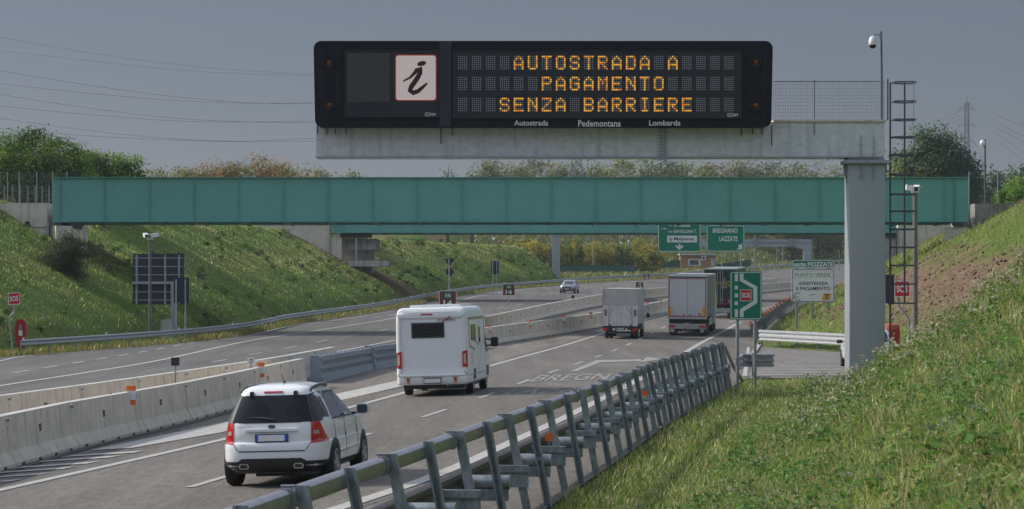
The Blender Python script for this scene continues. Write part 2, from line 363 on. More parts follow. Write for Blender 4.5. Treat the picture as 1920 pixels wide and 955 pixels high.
# ------------------------------------------------------------------ the ground
def build_ground():
    xs = np.unique(np.concatenate([np.arange(-70, 90.1, .8), np.arange(-220, -70, 6), np.arange(90, 260, 6), np.linspace(-3000, -220, 14), np.linspace(260, 3000, 14)]))
    ys = np.unique(np.concatenate([np.arange(-20, 2, 4), np.arange(2, 120, .7), np.arange(120, 360, 1.1), np.arange(360, 640, 2.5), np.arange(640, 1000, 12), np.linspace(1000, 5000, 12)]))
    Xg, Yg = np.meshgrid(xs, ys); Z = terrain(Xg, Yg)
    farw = sstep(900, 1500, Yg); Z = Z*(1-farw)+18*farw
    co = np.c_[Xg.ravel(), Yg.ravel(), Z.ravel()]; nx = len(xs); ny = len(ys)
    i = (np.arange(ny-1)[:, None]*nx+np.arange(nx-1)[None, :]).ravel()
    idx = np.c_[i, i+1, i+nx+1, i+nx].ravel()
    # bare soil: a scraped strip on the right slope, patches under the bridges, rills on the left slope
    x, y, z = co.T
    n = fbm(x*.25+3, y*.25); n2 = fbm(x*.9, y*.9)
    rel = z-zroad(x, y)
    s = np.clip((n-.60)*5, 0, .35)*np.where(x < 0, .6, 1)
    right = (x > 17)*(y > 100)*(y < 162)
    s = np.where(right, np.clip(1.25-np.abs(rel-3.0-.02*(y-120))/2.0+(n2-.5)*1.6, 0, 1)*(y < 160), s)
    under = (x < -5)*(np.abs(y-275) < 7.5) > 0
    s = np.where(under, np.clip(.85+(n2-.5), 0, 1), s)
    nearb = (y < 70)*(x > NRAIL(np.minimum(y, 96))+4.2)
    s = np.where(nearb, np.clip((n2-.5)*4+.25, 0, .9), s)
    s = np.where((y > 410)*(rel > 5), np.clip((n-.42)*5, 0, .8), s)
    dry = np.clip((fbm(x*.12+11, y*.12)-.5)*3+.35, 0, 1)
    o = fast_mesh('ground', co, 4, idx, [], np.c_[s, dry, n2], True)
    m = bpy.data.materials.new('embankment_ground'); m.use_nodes = True; nn = m.node_tree.nodes; l = m.node_tree.links
    p = nn['Principled BSDF']; p.inputs['Roughness'].default_value = .95; p.inputs['Specular IOR Level'].default_value = .1
    a = nn.new('ShaderNodeAttribute'); a.attribute_name = 'Col'; sp = nn.new('ShaderNodeSeparateColor'); l.new(a.outputs['Color'], sp.inputs[0])
    g = nn.new('ShaderNodeNewGeometry'); t = nn.new('ShaderNodeTexNoise'); t.inputs['Scale'].default_value = 2.2; t.inputs['Detail'].default_value = 7; t.inputs['Roughness'].default_value = .7
    l.new(g.outputs['Position'], t.inputs['Vector'])
    def ramp(pts, src):
        r = nn.new('ShaderNodeValToRGB'); r.color_ramp.elements[0].position = pts[0][0]; r.color_ramp.elements[0].color = (*pts[0][1], 1)
        r.color_ramp.elements[1].position = pts[-1][0]; r.color_ramp.elements[1].color = (*pts[-1][1], 1)
        for q, c in pts[1:-1]: e = r.color_ramp.elements.new(q); e.color = (*c, 1)
        l.new(src, r.inputs[0]); return r.outputs[0]
    grass = ramp([(.3, (.05, .085, .016)), (.5, (.085, .135, .025)), (.7, (.14, .17, .045))], t.outputs['Fac'])
    soil = ramp([(.3, (.085, .055, .034)), (.52, (.155, .105, .068)), (.7, (.23, .17, .115))], t.outputs['Fac'])
    mx = nn.new('ShaderNodeMix'); mx.data_type = 'RGBA'; l.new(sp.outputs[0], mx.inputs[0]); l.new(grass, mx.inputs[6]); l.new(soil, mx.inputs[7])
    l.new(mx.outputs[2], p.inputs['Base Color'])
    b = nn.new('ShaderNodeBump'); b.inputs['Strength'].default_value = .8; b.inputs['Distance'].default_value = .12; l.new(t.outputs['Fac'], b.inputs['Height']); l.new(b.outputs[0], p.inputs['Normal'])
    o.data.materials.append(m); return tag(o, kind='structure')
build_ground()

def sheet(name, fl, fr, ys, m, dz=0., nc=22):
    co = []; 
    for y in ys:
        a, b = float(fl(y)), float(fr(y)); x = np.linspace(a, b, nc); co.append(np.c_[x, np.full(nc, y), zroad(x, y)+dz])
    co = np.vstack(co); i = (np.arange(len(ys)-1)[:, None]*nc+np.arange(nc-1)[None, :]).ravel()
    o = fast_mesh(name, co, 4, np.c_[i, i+1, i+nc+1, i+nc].ravel(), [m], None, True); return tag(o, kind='structure')
ASPR = asphalt('asphalt_right_lanes', (.131, .119, .103)); ASPL = asphalt('asphalt_left_lanes', (.113, .107, .098)); ASPB = asphalt('asphalt_lay_by', (.165, .15, .139))
YS = np.concatenate([np.arange(16, 300, 1.5), np.arange(300, 760, 5)])
def redge(y):
    if y < 94: return float(NRAIL(y))+.3
    if y < 152: return np.interp(y, [94, 152], [float(NRAIL(94))+.3, float(XAf(152))])
    return float(XAf(y))
sheet('right_carriageway', BFAR, redge, YS, ASPR, 0, 26)
sheet('left_carriageway', lambda y: float(LRAIL(y))+.35, BFAR, YS, ASPL, 0, 26)
sheet('lay_by', redge, lambda y: float(XAf(y)), np.arange(94, 152, 1.), ASPB, .004, 14)
# brown gritty strip between the barrier and the edge line
GRIT = asphalt('gritty_verge_asphalt', (.165, .143, .122))
sheet('gritty_verge', lambda y: float(BNEAR(y))+.35, lambda y: float(L1(y))-.35-np.interp(y, [60, 95, 120], [.7, .6, .15]), np.arange(66, 215, 2.), GRIT, .004, 6)
DRAIN = mat('drain_channel_dark', (.035, .033, .032), .9, var=.3, vscale=5)
sheet('drain_channel', lambda y: float(BNEAR(y))+.30, lambda y: float(BNEAR(y))+.62, np.arange(40, 92, 1.5), DRAIN, .006, 4)
sheet('drain_channel', lambda y: float(BNEAR(y))+.30, lambda y: float(BNEAR(y))+.50, np.arange(150, 330, 2.5), DRAIN, .006, 4)
sheet('drain_joint_line', lambda y: float(BNEAR(y))+.42, lambda y: float(BNEAR(y))+.46, np.arange(40, 92, 1.5), mat('drain_lip', (.22, .22, .22), .7), .010, 2)

# ------------------------------------------------------------------ painted markings
def strip(mb, f, y0, y1, wd, step=1.5, dz=.012):
    ys = np.linspace(y0, y1, max(2, int((y1-y0)/step)+1)); L = []; 
    for y in ys:
        x = float(f(y)); L += [(x-wd/2, y, float(zroad(x-wd/2, y))+dz), (x+wd/2, y, float(zroad(x+wd/2, y))+dz)]
    mb.add(L, [(2*i, 2*i+1, 2*i+3, 2*i+2) for i in range(len(ys)-1)])
def dashes(mb, f, y0, y1, L, P, wd):
    y = y0
    while y < y1: strip(mb, f, y, y+L, wd); y += P
def marks(name, mb, m=PAINTW): return tag(mb.build(name, m, fix=False), kind='structure')
def gpoly(mb, pts, dz=.014):
    P = [G(*p) for p in pts]; mb.add([(x, y, z+dz) for x, y, z in P], [tuple(range(len(P)))])
R1 = curveG([(640, 952), (759, 913), (980, 820), (1155, 735), (1321, 640), (1395, 600)], extra=[(14, -7)])
CD = curveG([(355, 915), (755, 795), (868, 758), (1014, 705), (1062, 689), (1158, 655)], extra=[(210, 13.2), (262, 20.6), (365, 41)])
b = MB(); strip(b, L1, 36, 330, .24); strip(b, R1, 15, 205, .30)
EXD = curveG([(1395, 594), (1431, 580), (1491, 564)]); dashes(b, EXD, 205, 300, 1.6, 3.2, .3)
LE = curveG([(0, 724), (238, 687), (477, 638), (640, 613), (738, 597), (864, 564), (898, 555), (942, 549), (1049, 538), (1120, 535)])
strip(b, LE, 85, 470, .26)
LR_ = curveG([(550, 680), (633, 660), (668, 653), (738, 639)], extra=[(190, -3.2), (240, 3.3)]); strip(b, LR_, 108, 190, .22)
LO = curveG([(0, 677.5), (50, 668), (134, 662), (240, 653), (367, 643), (560, 610), (619, 602), (696, 590)]); strip(b, LO, 118, 235, .18)
FB = lambda y: float(BFAR(y))-1.0
strip(b, FB, 225, 470, .22)
marks('edge_lines', b)
b = MB(); y0 = G(355, 915)[1]; dashes(b, CD, y0-12, 330, 4.5, 12, .17)
LC = curveG([(398, 680), (477, 664), (560, 649), (652, 631), (697, 623), (920, 581), (946, 577), (997, 567.5), (1022, 564), (1046, 560)])
dashes(b, LC, G(398, 680)[1], 400, 4.5, 12, .17)
LC2 = curveG([(886, 570.5), (920, 566), (960, 560), (1008, 554.5), (1045, 549)]); dashes(b, LC2, 215, 400, 3, 6, .2)
LD = curveG([(0, 704), (148, 680), (286, 657), (329, 649)]); dashes(b, LD, 96, 160, 3, 6, .22)
marks('lane_dashes', b, PAINTY)
b = MB()
for A, B in (((112, 857), (271, 846)), ((63, 867), (227, 855)), ((14, 879), (187, 866)), ((-30, 889), (141, 876)), ((-60, 899), (95, 887)), ((-60, 909), (45, 899))):
    gpoly(b, [(A[0], A[1]+1.5), (B[0]-22, B[1]+4.5), (B[0], B[1]), (A[0]+25, A[1]-2.5)])
gpoly(b, [(167, 846), (248, 841), (415, 812), (419, 793)]); gpoly(b, [(415, 812), (641, 751), (641, 737), (419, 793)])
gpoly(b, [(641, 751), (780, 719), (780, 707), (641, 737)])
marks('hatched_area', b)
b = MB()
gpoly(b, [(1069, 697), (1082, 697), (1130, 679), (1118, 676)]); gpoly(b, [(1118, 676), (1127, 680), (1203, 678), (1203, 674.5)])
gpoly(b, [(1196, 681), (1243, 673.5), (1213, 670), (1207, 675)])
marks('painted_arrow', b, mat('road_paint_arrow', (.255, .248, .23), .78, var=.28, vscale=5))
FAINT = mat('road_paint_faint', (.215, .205, .19), .78, var=.3, vscale=5)
def roadtext(body, pts, n):
    (xa, ya), (xb, yb), (xc_, yc) = pts            # baseline left, baseline right of n letters, top left
    A, B, C = [np.array(G(*p)) for p in pts]; v, f = text_mesh(body, .02); k = len(body)/n
    mb = MB(); vs = []
    for q in v:
        p = A+(B-A)*q[0]*k+(C-A)*q[1]; vs.append((p[0], p[1], float(zroad(p[0], p[1]))+.014))
    mb.add(vs, f); marks('road_lettering', mb, FAINT)
roadtext('BREGNANO', ((990, 717), (1150, 712), (1014, 704)), 5)
roadtext('LAZZATE', ((940, 741.5), (1072, 738), (968, 730)), 4)
b = MB()                                          # zebra lines in the lay-by
ys = 98.
for k in range(17):
    y = 97.5+k*2.25; x1 = float(XAf(y))-.3; x0 = np.interp(y, [97, 134], [8.6, 15.4])
    b.add([(x, yy, float(zroad(x, yy))+.016) for x, yy in ((x0, y), (x1, y), (x1, y+.55), (x0, y+.55))], [(0, 1, 2, 3)])
strip(b, lerp([(94, 8.2), (150, 13.3)]), 96, 150, .16, dz=.016)
gpoly(b, [(1400, 673), (1410, 673), (1428, 645), (1421, 645)], .02)
marks('lay_by_zebra', b)
b = MB(); strip(b, lambda y: float(R1(y))+.32, 15, 110, .02, dz=.01); marks('asphalt_seam', b, DRAIN)

# ------------------------------------------------------------------ concrete median barriers: every block a thing
PROF = [(-.31, 0), (-.31, .07), (-.17, .30), (-.105, 1.0), (.105, 1.0), (.17, .30), (.31, .07), (.31, 0)]
BLK = 6.0
def make_block():
    b = MB(); n = len(PROF); y0, y1 = .035, BLK-.035
    b.add([(a, y, z) for y in (y0, y1) for a, z in PROF], [(i, (i+1) % n, n+(i+1) % n, n+i) for i in range(n)]+[tuple(range(n-1, -1, -1)), tuple(range(n, 2*n))])
    o = b.build('concrete_barrier', CONC)
    b = MB(); b.box(.108, .135, -.16, .16, .80, .96); j = b.build('joint_plate', mat('joint_plate_white', (.55, .54, .52), .7), o)
    b = MB(); b.box(.134, .142, -.10, -.03, .88, .93); b.build('bolt_hole', BLACKP, j); b = MB(); b.box(.134, .142, .03, .10, .88, .93); b.build('bolt_hole', BLACKP, j)
    b = MB(); b.box(.10, .152, 2.75, 2.95, .55, .70); b.build('lifting_slot', mat('slot_dark', (.12, .105, .085), .9), o)
    b = MB()
    for k in range(4): b.box(.25, .318, .5+k*1.5, .72+k*1.5, 0, .055)
    b.build('drain_slot', BLACKP, o)
    b = MB(); b.box(-.108, .108, .03, BLK-.03, 1.0, 1.006); b.build('top_face', mat('barrier_top_grey', (.47, .46, .44), .85, var=.15), o)  # top face in a greyer tone than the sides
    return o
def place_block(o, f, y):
    y2 = y+BLK; x, x2 = float(f(y)), float(f(y2)); z, z2 = float(zroad(x, y)), float(zroad(x2, y2))
    o.location = (x, y, z); o.rotation_euler = (math.atan2(z2-z, BLK), 0, -math.atan2(x2-x, y2-y))
blk = make_block(); first = True
def run_blocks(f, y0, y1, label, group):
    global first
    y = y0
    while y < y1:
        o = blk if first else copy_tree(blk); first = False
        place_block(o, f, y); tag(o, label, 'barrier', group)
        dx = float(f(y+BLK))-float(f(y)); y += 6.03/math.sqrt(1+(dx/BLK)**2)
yj = G(122, 841)[1]
run_blocks(BNEAR, yj-18.03, 92.5, 'concrete barrier block in the front row beside the white SUV', 'front barrier row before the steel panels')
run_blocks(BNEAR, 151, 345, 'concrete barrier block in the front row past the motorhome', 'front barrier row beyond the motorhome')
run_blocks(BFAR, 50.2, 110, 'concrete barrier block in the rear row behind the front barrier', 'rear barrier row at left')
run_blocks(BFAR, 150, 345, 'concrete barrier block in the rear row near the oncoming car', 'rear barrier row beyond the motorhome')
# steel gate panels in the front row
STEELB = mat('blue_grey_barrier_steel', (.25, .29, .35), .5, .35, var=.12, vscale=2)
def steel_panel(y, L, lab):
    x, x2 = float(BNEAR(y)), float(BNEAR(y+L)); z = float(zroad(x, y))
    t = thing('steel_barrier', lab, 'barrier', (x, y, z), -math.atan2(x2-x, L), 'steel barrier panels in the median')
    b = MB(); sec = [(-.18, 0), (-.16, 1.0), (.05, 1.0), (.12, .97), (.14, .78), (.04, .74), (.04, .66), (.14, .62), (.15, .48), (.05, .44), (.05, .36), (.17, .32), (.24, .02), (.24, 0)]
    b.add([(a, yy, zz) for yy in (.45, L-.1) for a, zz in sec], [(i, (i+1) % 14, 14+(i+1) % 14, 14+i) for i in range(14)]+[tuple(range(13, -1, -1)), tuple(range(14, 28))])
    b.build('panel', STEELB, t)
    b = MB(); sec = [(-.19, 0), (-.17, 1.02), (.10, 1.02), (.18, .95), (.27, .02)]
    b.add([(a, yy, zz) for yy in (0, .42) for a, zz in sec], [(i, (i+1) % 5, 5+(i+1) % 5, 5+i) for i in range(5)]+[(4, 3, 2, 1, 0), (5, 6, 7, 8, 9)]); b.build('end_post', STEELB, t)
    b = MB()
    for q in (.15, .5, .85): b.box(.12, .30-.1*q, .05, .12, q-.03, q+.03)
    b.build('bolt', BLACKP, t)
    b = MB()
    for k in range(int(L/1.2)): b.box(-.12, .06, .9+k*1.2, 1.3+k*1.2, 1.0, 1.012)
    b.build('top_slot', BLACKP, t)
ystl = [97.6]
while ystl[-1] < 145: ystl.append(ystl[-1]+14)
labs = ['blue-grey steel barrier panel joined to the concrete blocks above the white SUV', 'blue-grey steel barrier panel just left of the motorhome']
for i, y in enumerate(ystl[:-1]): steel_panel(y, 14 if y+14 < 152 else 9, labs[i] if i < 2 else 'blue-grey steel barrier panel standing behind the motorhome')

# ------------------------------------------------------------------ guard rails
def near_guard_rail():
    ye = float(NRAIL.t[-1]); y0 = 19.0
    P = []; y = y0
    while y < ye-.6:
        x = float(NRAIL(y)); P.append(Vector((x, y, float(zroad(x, y))))); y += 2.22 if y < 58 else 1.65
    t = thing('guard_rail', 'weathered steel guard rail on leaning posts beside the near lanes', 'guard rail', P[0])
    o0 = P[0]
    path = [p-o0 for p in P]+[Vector((float(NRAIL(ye)), ye, float(zroad(float(NRAIL(ye)), ye))))-o0]
    top = [(-.04, 1.39), (-.085, 1.42), (-.14, 1.42), (-.18, 1.385), (-.185, 1.325), (-.155, 1.265), (-.10, 1.24), (-.05, 1.25), (-.03, 1.31)]
    b = MB(); b.sweep(path, top); tr = b.build('top_rail', RAILM, t, smooth=38)
    for i, p in enumerate(path[2:-2:2]):
        b = MB(); b.sweep([p+Vector((0, -.16, 0)), p+Vector((0, .16, 0))], [(a*1.0+(-.008 if a < -.12 else .008), z+(.009 if z > 1.3 else -.009)) for a, z in top])
        b.box(-.17, -.05, -.05, .05, 1.432, 1.452, M=Matrix.Translation(p)); b.build('rail_sleeve', RAILM, tr, smooth=38)
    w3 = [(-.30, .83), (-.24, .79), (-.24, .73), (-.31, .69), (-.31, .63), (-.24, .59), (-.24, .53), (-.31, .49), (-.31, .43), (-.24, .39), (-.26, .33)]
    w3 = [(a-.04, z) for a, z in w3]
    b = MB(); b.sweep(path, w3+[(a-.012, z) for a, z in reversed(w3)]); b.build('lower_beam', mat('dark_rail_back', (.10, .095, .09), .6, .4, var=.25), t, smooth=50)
    def post(open_):
        b = MB(); lean = lambda z: -.20*(z/1.43)*1.35
        def slab(l0, l1, a0, a1):
            vs = []
            for z in (-.15, 1.45):
                vs += [(l0+lean(z)+.27, a0, z), (l1+lean(z)+.27, a0, z), (l1+lean(z)+.27, a1, z), (l0+lean(z)+.27, a1, z)]
            b.add(vs, [(3, 2, 1, 0), (4, 5, 6, 7), (0, 1, 5, 4), (1, 2, 6, 5), (2, 3, 7, 6), (3, 0, 4, 7)])
        if open_: slab(-.054, .054, .05, .058); slab(-.054, -.047, -.02, .049); slab(.047, .054, -.02, .049); slab(-.046, -.030, -.02, -.012); slab(.030, .046, -.02, -.012)
        else: slab(-.056, .056, -.03, -.022); slab(-.056, -.049, -.021, .05); slab(.049, .056, -.021, .05)
        return b
    pa = post(False).build('post', POSTM, t); pb = post(True).build('post', POSTM, t)
    b = MB(); sh = .03
    b.box(-.27+sh, .25+sh, -.10, -.09, .44, .66); b.box(-.27+sh, .25+sh, -.15, -.06, .735, .745); b.box(-.27+sh, .25+sh, -.15, -.142, .655, .734); b.box(-.27+sh, .25+sh, -.142, -.09, .645, .655)
    b.box(-.03+sh, .0+sh, -.165, -.15, .69, .72); b.box(-.04+sh, -.01+sh, -.112, -.10, .47, .50); b.box(-.25+sh, .23+sh, -.088, -.035, .47, .62)
    sa = b.build('spacer_plate', POSTM, t)
    b = MB(); b.lathe([(.09, -.29), (.092, -.28), (.092, .27), (.09, .28)], 'x', 16, (0.02, .13, .66)); b.box(-.26, .28, .07, .19, .42, .575)
    sb = b.build('spacer_tube', POSTM, t, smooth=40)
    for i, p in enumerate(P):
        x2 = float(NRAIL(p.y+1)); rz = -math.atan2(x2-p.x, 1); src = (pa, sa) if i % 2 == 0 else (pb, sb)
        for s_ in src:
            if i < 2: c = s_
            else: c = s_.copy(); COL.objects.link(c)
            c.location = p-o0; c.rotation_euler = (R(random.uniform(-.8, .8)), R(random.uniform(-1, 1)), rz+R(random.uniform(-3, 3)))
    # ramped terminal and flared end
    e = path[-1]; b = MB(); d = Vector((.18, 1, 0))
    b.tube([e+Vector((-.12, 0, 1.33)), e+Vector((.02, .5, 1.25)), e+Vector((.45, 2.2, .55)), e+Vector((.85, 3.6, .05))], .06, 8); b.build('ramped_end', RAILM, t, smooth=40)
    q0 = Vector(G(1392, 707))-o0; q1 = Vector(G(1447, 704))-o0
    fl = [q0+(q1-q0)*u+Vector((0, 1.0*(1-u)**2-.6*u*u, 0)) for u in np.linspace(0, 1, 9)]
    w = [(.0, .82), (.07, .79), (.07, .73), (0, .69), (0, .63), (.07, .59), (.07, .53), (0, .49), (0, .43), (.07, .39), (.04, .33)]
    b = MB(); b.sweep([q0-Vector((.5, 3.4, 0)), q0-Vector((.12, .9, 0))]+fl, w+[(a-.012, z) for a, z in reversed(w)]); b.build('flared_end', GALV, t, smooth=50)
    b = MB(); m = fl[3]; b.box(m.x-.06, m.x+.06, m.y-.35, m.y-.25, m.z-.1, m.z+.85); b.box(m.x-.05, m.x+.05, m.y-.24, m.y-.02, m.z+.45, m.z+.75); b.build('flare_post', GALV, t)
    return t
near_guard_rail()

WB = [(0, .77), (.06, .745), (.075, .70), (.01, .635), (.01, .585), (.075, .52), (.06, .475), (0, .45)]
def beam_rail(f, y0, y1, side, label, step=4., m=GALV, pm=STEELP, three=False, reflect=None, name='guard_rail', rnd=False):
    ys = np.arange(y0, y1, step); P = [Vector((float(f(y)), y, float(zroad(float(f(y)), y)))) for y in ys]
    t = thing(name, label, 'guard rail', P[0]); o0 = P[0]
    fine = np.arange(y0-.4, y1-step+.5, 2.); path = [Vector((float(f(y)), y, float(zroad(float(f(y)), y))))-o0 for y in fine]
    w = WB if not three else [(0, .88), (.07, .85), (.07, .78), (0, .74), (0, .68), (.07, .64), (.07, .57), (0, .53), (0, .47), (.07, .43), (.05, .36)]
    w = [(a*side, z) for a, z in w]
    b = MB(); b.sweep(path, w+[(a-.012*side, z) for a, z in reversed(w)]); be = b.build('beam', m, t, smooth=50)
    pr = None
    b = MB(); b.box(-.05, .05, -.06, .06, -.3, .72); pr = b.build('post', pm, t)
    b = MB(); b.box(-.08, .005, -.05, .05, .5, .72) if side > 0 else b.box(-.005, .08, -.05, .05, .5, .72); sp = b.build('spacer', pm, t)
    for i, p in enumerate(P):
        for s_ in (pr, sp):
            c = s_ if i == 0 else s_.copy()
            if i: COL.objects.link(c)
            c.location = p-o0+Vector((-.13*side if s_ is pr else 0, 0, 0))
    if reflect:
        b = MB(); b.box(-.05, .05, -.01, .01, .77, .88); rf = b.build('reflector', reflect, t)
        for i, p in enumerate(P[::3]):
            c = rf if i == 0 else rf.copy()
            if i: COL.objects.link(c)
            c.location = p-o0
    return t, P
beam_rail(LRAIL, G(40, 666)[1], 520, 1, 'long galvanised guard rail curving along the foot of the left grass slope', 4.05, reflect=SIGNW)
t, P = beam_rail(LRAIL, G(40, 666)[1]+.001, G(40, 666)[1]+2, 1, 'x') if False else (None, None)
lb = Curve([(137.2, 18.2), (140, 17.2), (146, 15.6), (151.5, 14.15)])
WHR = mat('pale_zinc_rail', (.43, .44, .45), .5, .25, var=.08)  # paler zinc tone than the other rails
def layby_rail():
    A = [Vector((14.1, 152, .03)), Vector((15.6, 147, .02)), Vector((17.2, 141, .01)), Vector((18.2, 136.5, 0))]
    t = thing('guard_rail', 'short pale three-wave guard rail closing the lay-by behind the grey column', 'guard rail', A[0]); o0 = A[0]
    pts = []
    for i in range(3): pts += [A[i]+(A[i+1]-A[i])*u-o0 for u in np.linspace(0, 1, 5)[:-1]]
    pts.append(A[3]-o0)
    w = [(0, .93), (.07, .90), (.07, .80), (0, .75), (0, .69), (.07, .64), (.07, .55), (0, .50), (0, .44), (.06, .39), (.04, .33)]
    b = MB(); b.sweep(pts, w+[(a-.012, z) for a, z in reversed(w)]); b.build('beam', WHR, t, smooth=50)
    b = MB(); b.box(-.05, .05, -.06, .06, -.3, .8); pr = b.build('post', STEELP, t)
    for i, k in enumerate((0, 2, 4, 6, 8, 10, 12)):
        c = pr if i == 0 else pr.copy()
        if i: COL.objects.link(c)
        c.location = pts[k]+Vector((.14, .1, 0))
    b = MB(); b.lathe([(.05, 0), (.07, .03), (.07, .06), (.02, .08)], 'y', 10, (0, -.1, .6)); b.lathe([(.05, 0), (.07, .03), (.07, .06), (.02, .08)], 'y', 10, (0, -.1, .15)); b.build('end_stud', BLACKP, t)
layby_rail()
def far_right_rail():
    f = lambda y: float(XAf(y))-.35
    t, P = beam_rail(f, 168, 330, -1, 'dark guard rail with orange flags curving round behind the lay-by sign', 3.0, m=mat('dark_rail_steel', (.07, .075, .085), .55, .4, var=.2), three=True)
    b = MB(); b.box(-.10, .10, -.012, .012, .9, 1.10); fl = b.build('orange_flag', ORANGE, t)
    for i, p in enumerate(P[::2]):
        c = fl if i == 0 else fl.copy()
        if i: COL.objects.link(c)
        c.location = p-P[0]+Vector((0, .3, 0))
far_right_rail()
beam_rail(lambda y: float(LRAIL(y)), 524, 640, 1, 'distant guard rail where the motorway bends right behind the exit sign', 6.)

# ------------------------------------------------------------------ the two girder bridges
def girder_bridge(name, label, Y, x0, x1, zb, zt, pitch, xs0, depth, ends, fl=.20):
    t = thing(name, label, 'bridge', ((x0+x1)/2, Y, zb)); L = (x1-x0)/2; H = zt-zb
    for side, yy in ((-1, 0), (1, depth)):
        b = MB(); b.box(-L, L, yy-.012, yy+.012, .045, H-.045); b.build('girder_web', TEAL, t)
        b = MB(); b.box(-L-.02, L+.02, yy-fl, yy+fl, H-.044, H); b.build('top_flange', TEAL, t)
        b = MB(); b.box(-L-.02, L+.02, yy-fl, yy+fl, 0, .044); b.build('bottom_flange', TEAL, t)
    st = None; x = xs0; first = True
    b = MB(); b.box(-.02, .02, -.10, -.0125, .045, H-.045); st = b.build('stiffener', TEAL, t); n = 0
    xx = [xs0+k*pitch for k in range(200) if xs0+k*pitch < x1-.2]+list(ends)
    for k, x in enumerate(xx):
        c = st if k == 0 else st.copy()
        if k: COL.objects.link(c)
        c.location = (x-(x0+x1)/2, 0, 0)
    b = MB(); b.box(-.02, .02, -.012, depth-.02, -.09, .3); cb = b.build('cross_beam', TEALD, t)
    b = MB(); b.box(-.45, .45, -.2, .0, -.05, -.012); cp = b.build('bracket', DARKST, t)
    for k, x in enumerate(xx[::1][:len(xx)-len(ends)]):
        for s_, dx in ((cb, 0), (cp, .15)):
            c = s_ if k == 0 else s_.copy()
            if k: COL.objects.link(c)
            c.location = (x-(x0+x1)/2+dx, .02, 0)
    b = MB(); b.box(-L+.1, L-.1, .35, depth-.35, .42, .75); b.build('deck', CONCD, t)
    b = MB(); b.box(-L+.1, L-.1, -.08, -.012, H*.5, H*.5+.004); 
    return t
k1 = 175/FPX
fx = lambda px, Y: (px-CX)*Y/FPX
br1 = girder_bridge('girder_bridge', 'long teal steel plate-girder bridge crossing the motorway in front', 175, fx(99, 175), fx(1815.5, 175), W(0, 416.5, 175).z, W(0, 332.5, 175).z, fx(1030, 175)-fx(946.3, 175), fx(113, 175), 8.2,
    [fx(1790, 175), fx(1770, 175)])
br2 = girder_bridge('girder_bridge', 'second teal girder bridge further back, its lower edge showing under the first', 270, fx(621, 270), fx(1681, 270), W(0, 437, 270).z, W(0, 437, 270).z+3.3, fx(1030, 270)-fx(961.7, 270), fx(628.5, 270)+.9, 9.5,
    [fx(627, 270), fx(633, 270), fx(1676, 270), fx(1670, 270)], .24)
def abut(name, label, parts, cat='abutment'):
    """parts: (part name, x0,x1,Y0,Y1,z0,z1, rotation about z, material)"""
    p0 = parts[0]; org = Vector(((p0[1]+p0[2])/2, p0[3], p0[5])); t = thing(name, label, cat, org)
    for nm, x0, x1, Y0, Y1, z0, z1, rz, m in parts:
        c = Vector(((x0+x1)/2, (Y0+Y1)/2, 0)); M = Matrix.Translation(c-Vector((org.x, org.y, org.z)))@Matrix.Rotation(R(rz), 4, 'Z')
        b = MB(); b.box(-(x1-x0)/2, (x1-x0)/2, -(Y1-Y0)/2, (Y1-Y0)/2, z0, z1, M=M); b.build(nm, m, t)
    return t
zb1 = W(0, 416.5, 175).z; zb2 = W(0, 437, 270).z
BEAR = mat('bearing_dark', (.03, .032, .036), .6)
abut('bridge_abutment', 'concrete wing wall at the left end of the front bridge behind the dark bush', [
    ('wing_wall', -46, fx(88, 175), 175.2, 177, 2, 7.35, 0, CONC), ('parapet', -46, fx(88, 175), 175.1, 177, 7.352, W(0, 381, 175).z, 0, CONC),
    ('back_wall', fx(84, 176), fx(97, 176), 177.2, 184, 3, 8.8, 0, CONCD), ('drain_pipe', fx(89, 175), fx(91.5, 175), 174.9, 175.05, 5.2, 7.7, 0, GALV)])
abut('bridge_pier', 'short pale concrete pier carrying the left end of the front bridge', [
    ('pier', fx(98, 175.5), fx(158, 175.5), 174.6, 176.4, 3.5, W(0, 424, 175).z, 24, CONC), ('bearing', fx(133, 175), fx(155, 175), 174.7, 175.6, W(0, 429, 175).z, zb1-.002, 0, BEAR),
    ('bearing', fx(112, 175), fx(128, 175), 175.4, 176.2, W(0, 424, 175).z+.003, zb1-.002, 0, BEAR)], 'pier')
abut('bridge_abutment', 'concrete wing wall at the left end of the rear bridge cut by the grass slope', [
    ('wing_wall', fx(380, 270), fx(617, 270), 270.4, 272, 3, W(0, 420, 270).z, 0, CONC), ('coping', fx(380, 270), fx(618, 270), 270.25, 272.1, W(0, 420, 270).z+.002, W(0, 416, 270).z, 0, CONC),
    ('drain_pipe', fx(617.3, 270), fx(619.5, 270), 270.1, 270.25, 5.5, 9, 0, GALV)])
abut('bridge_pier', 'concrete pier with corbel and ledge under the left end of the rear bridge', [
    ('pier', fx(621, 270), fx(640, 270), 270.3, 272, 3, W(0, 443, 270).z, 0, CONC), ('pier_cap', fx(640, 271.5), fx(705, 271.5), 271.5, 280, W(0, 468, 270).z, W(0, 447, 270).z, 0, CONCD),
    ('back_wall', fx(638, 273), fx(696, 273), 273, 280, 3, W(0, 468, 270).z-.004, 0, CONCD), ('ledge', fx(640, 270), fx(729, 270), 269.9, 276, W(0, 500, 270).z, W(0, 489, 270).z, 0, CONCD),
    ('drain_pipe', fx(665.5, 270), fx(669.5, 270), 270.3, 270.5, W(0, 489, 270).z, zb2-.05, 0, GALV), ('bearing', fx(638, 270), fx(697, 270), 270.2, 271, W(0, 446, 270).z+.003, zb2-.003, 0, BEAR)], 'pier')
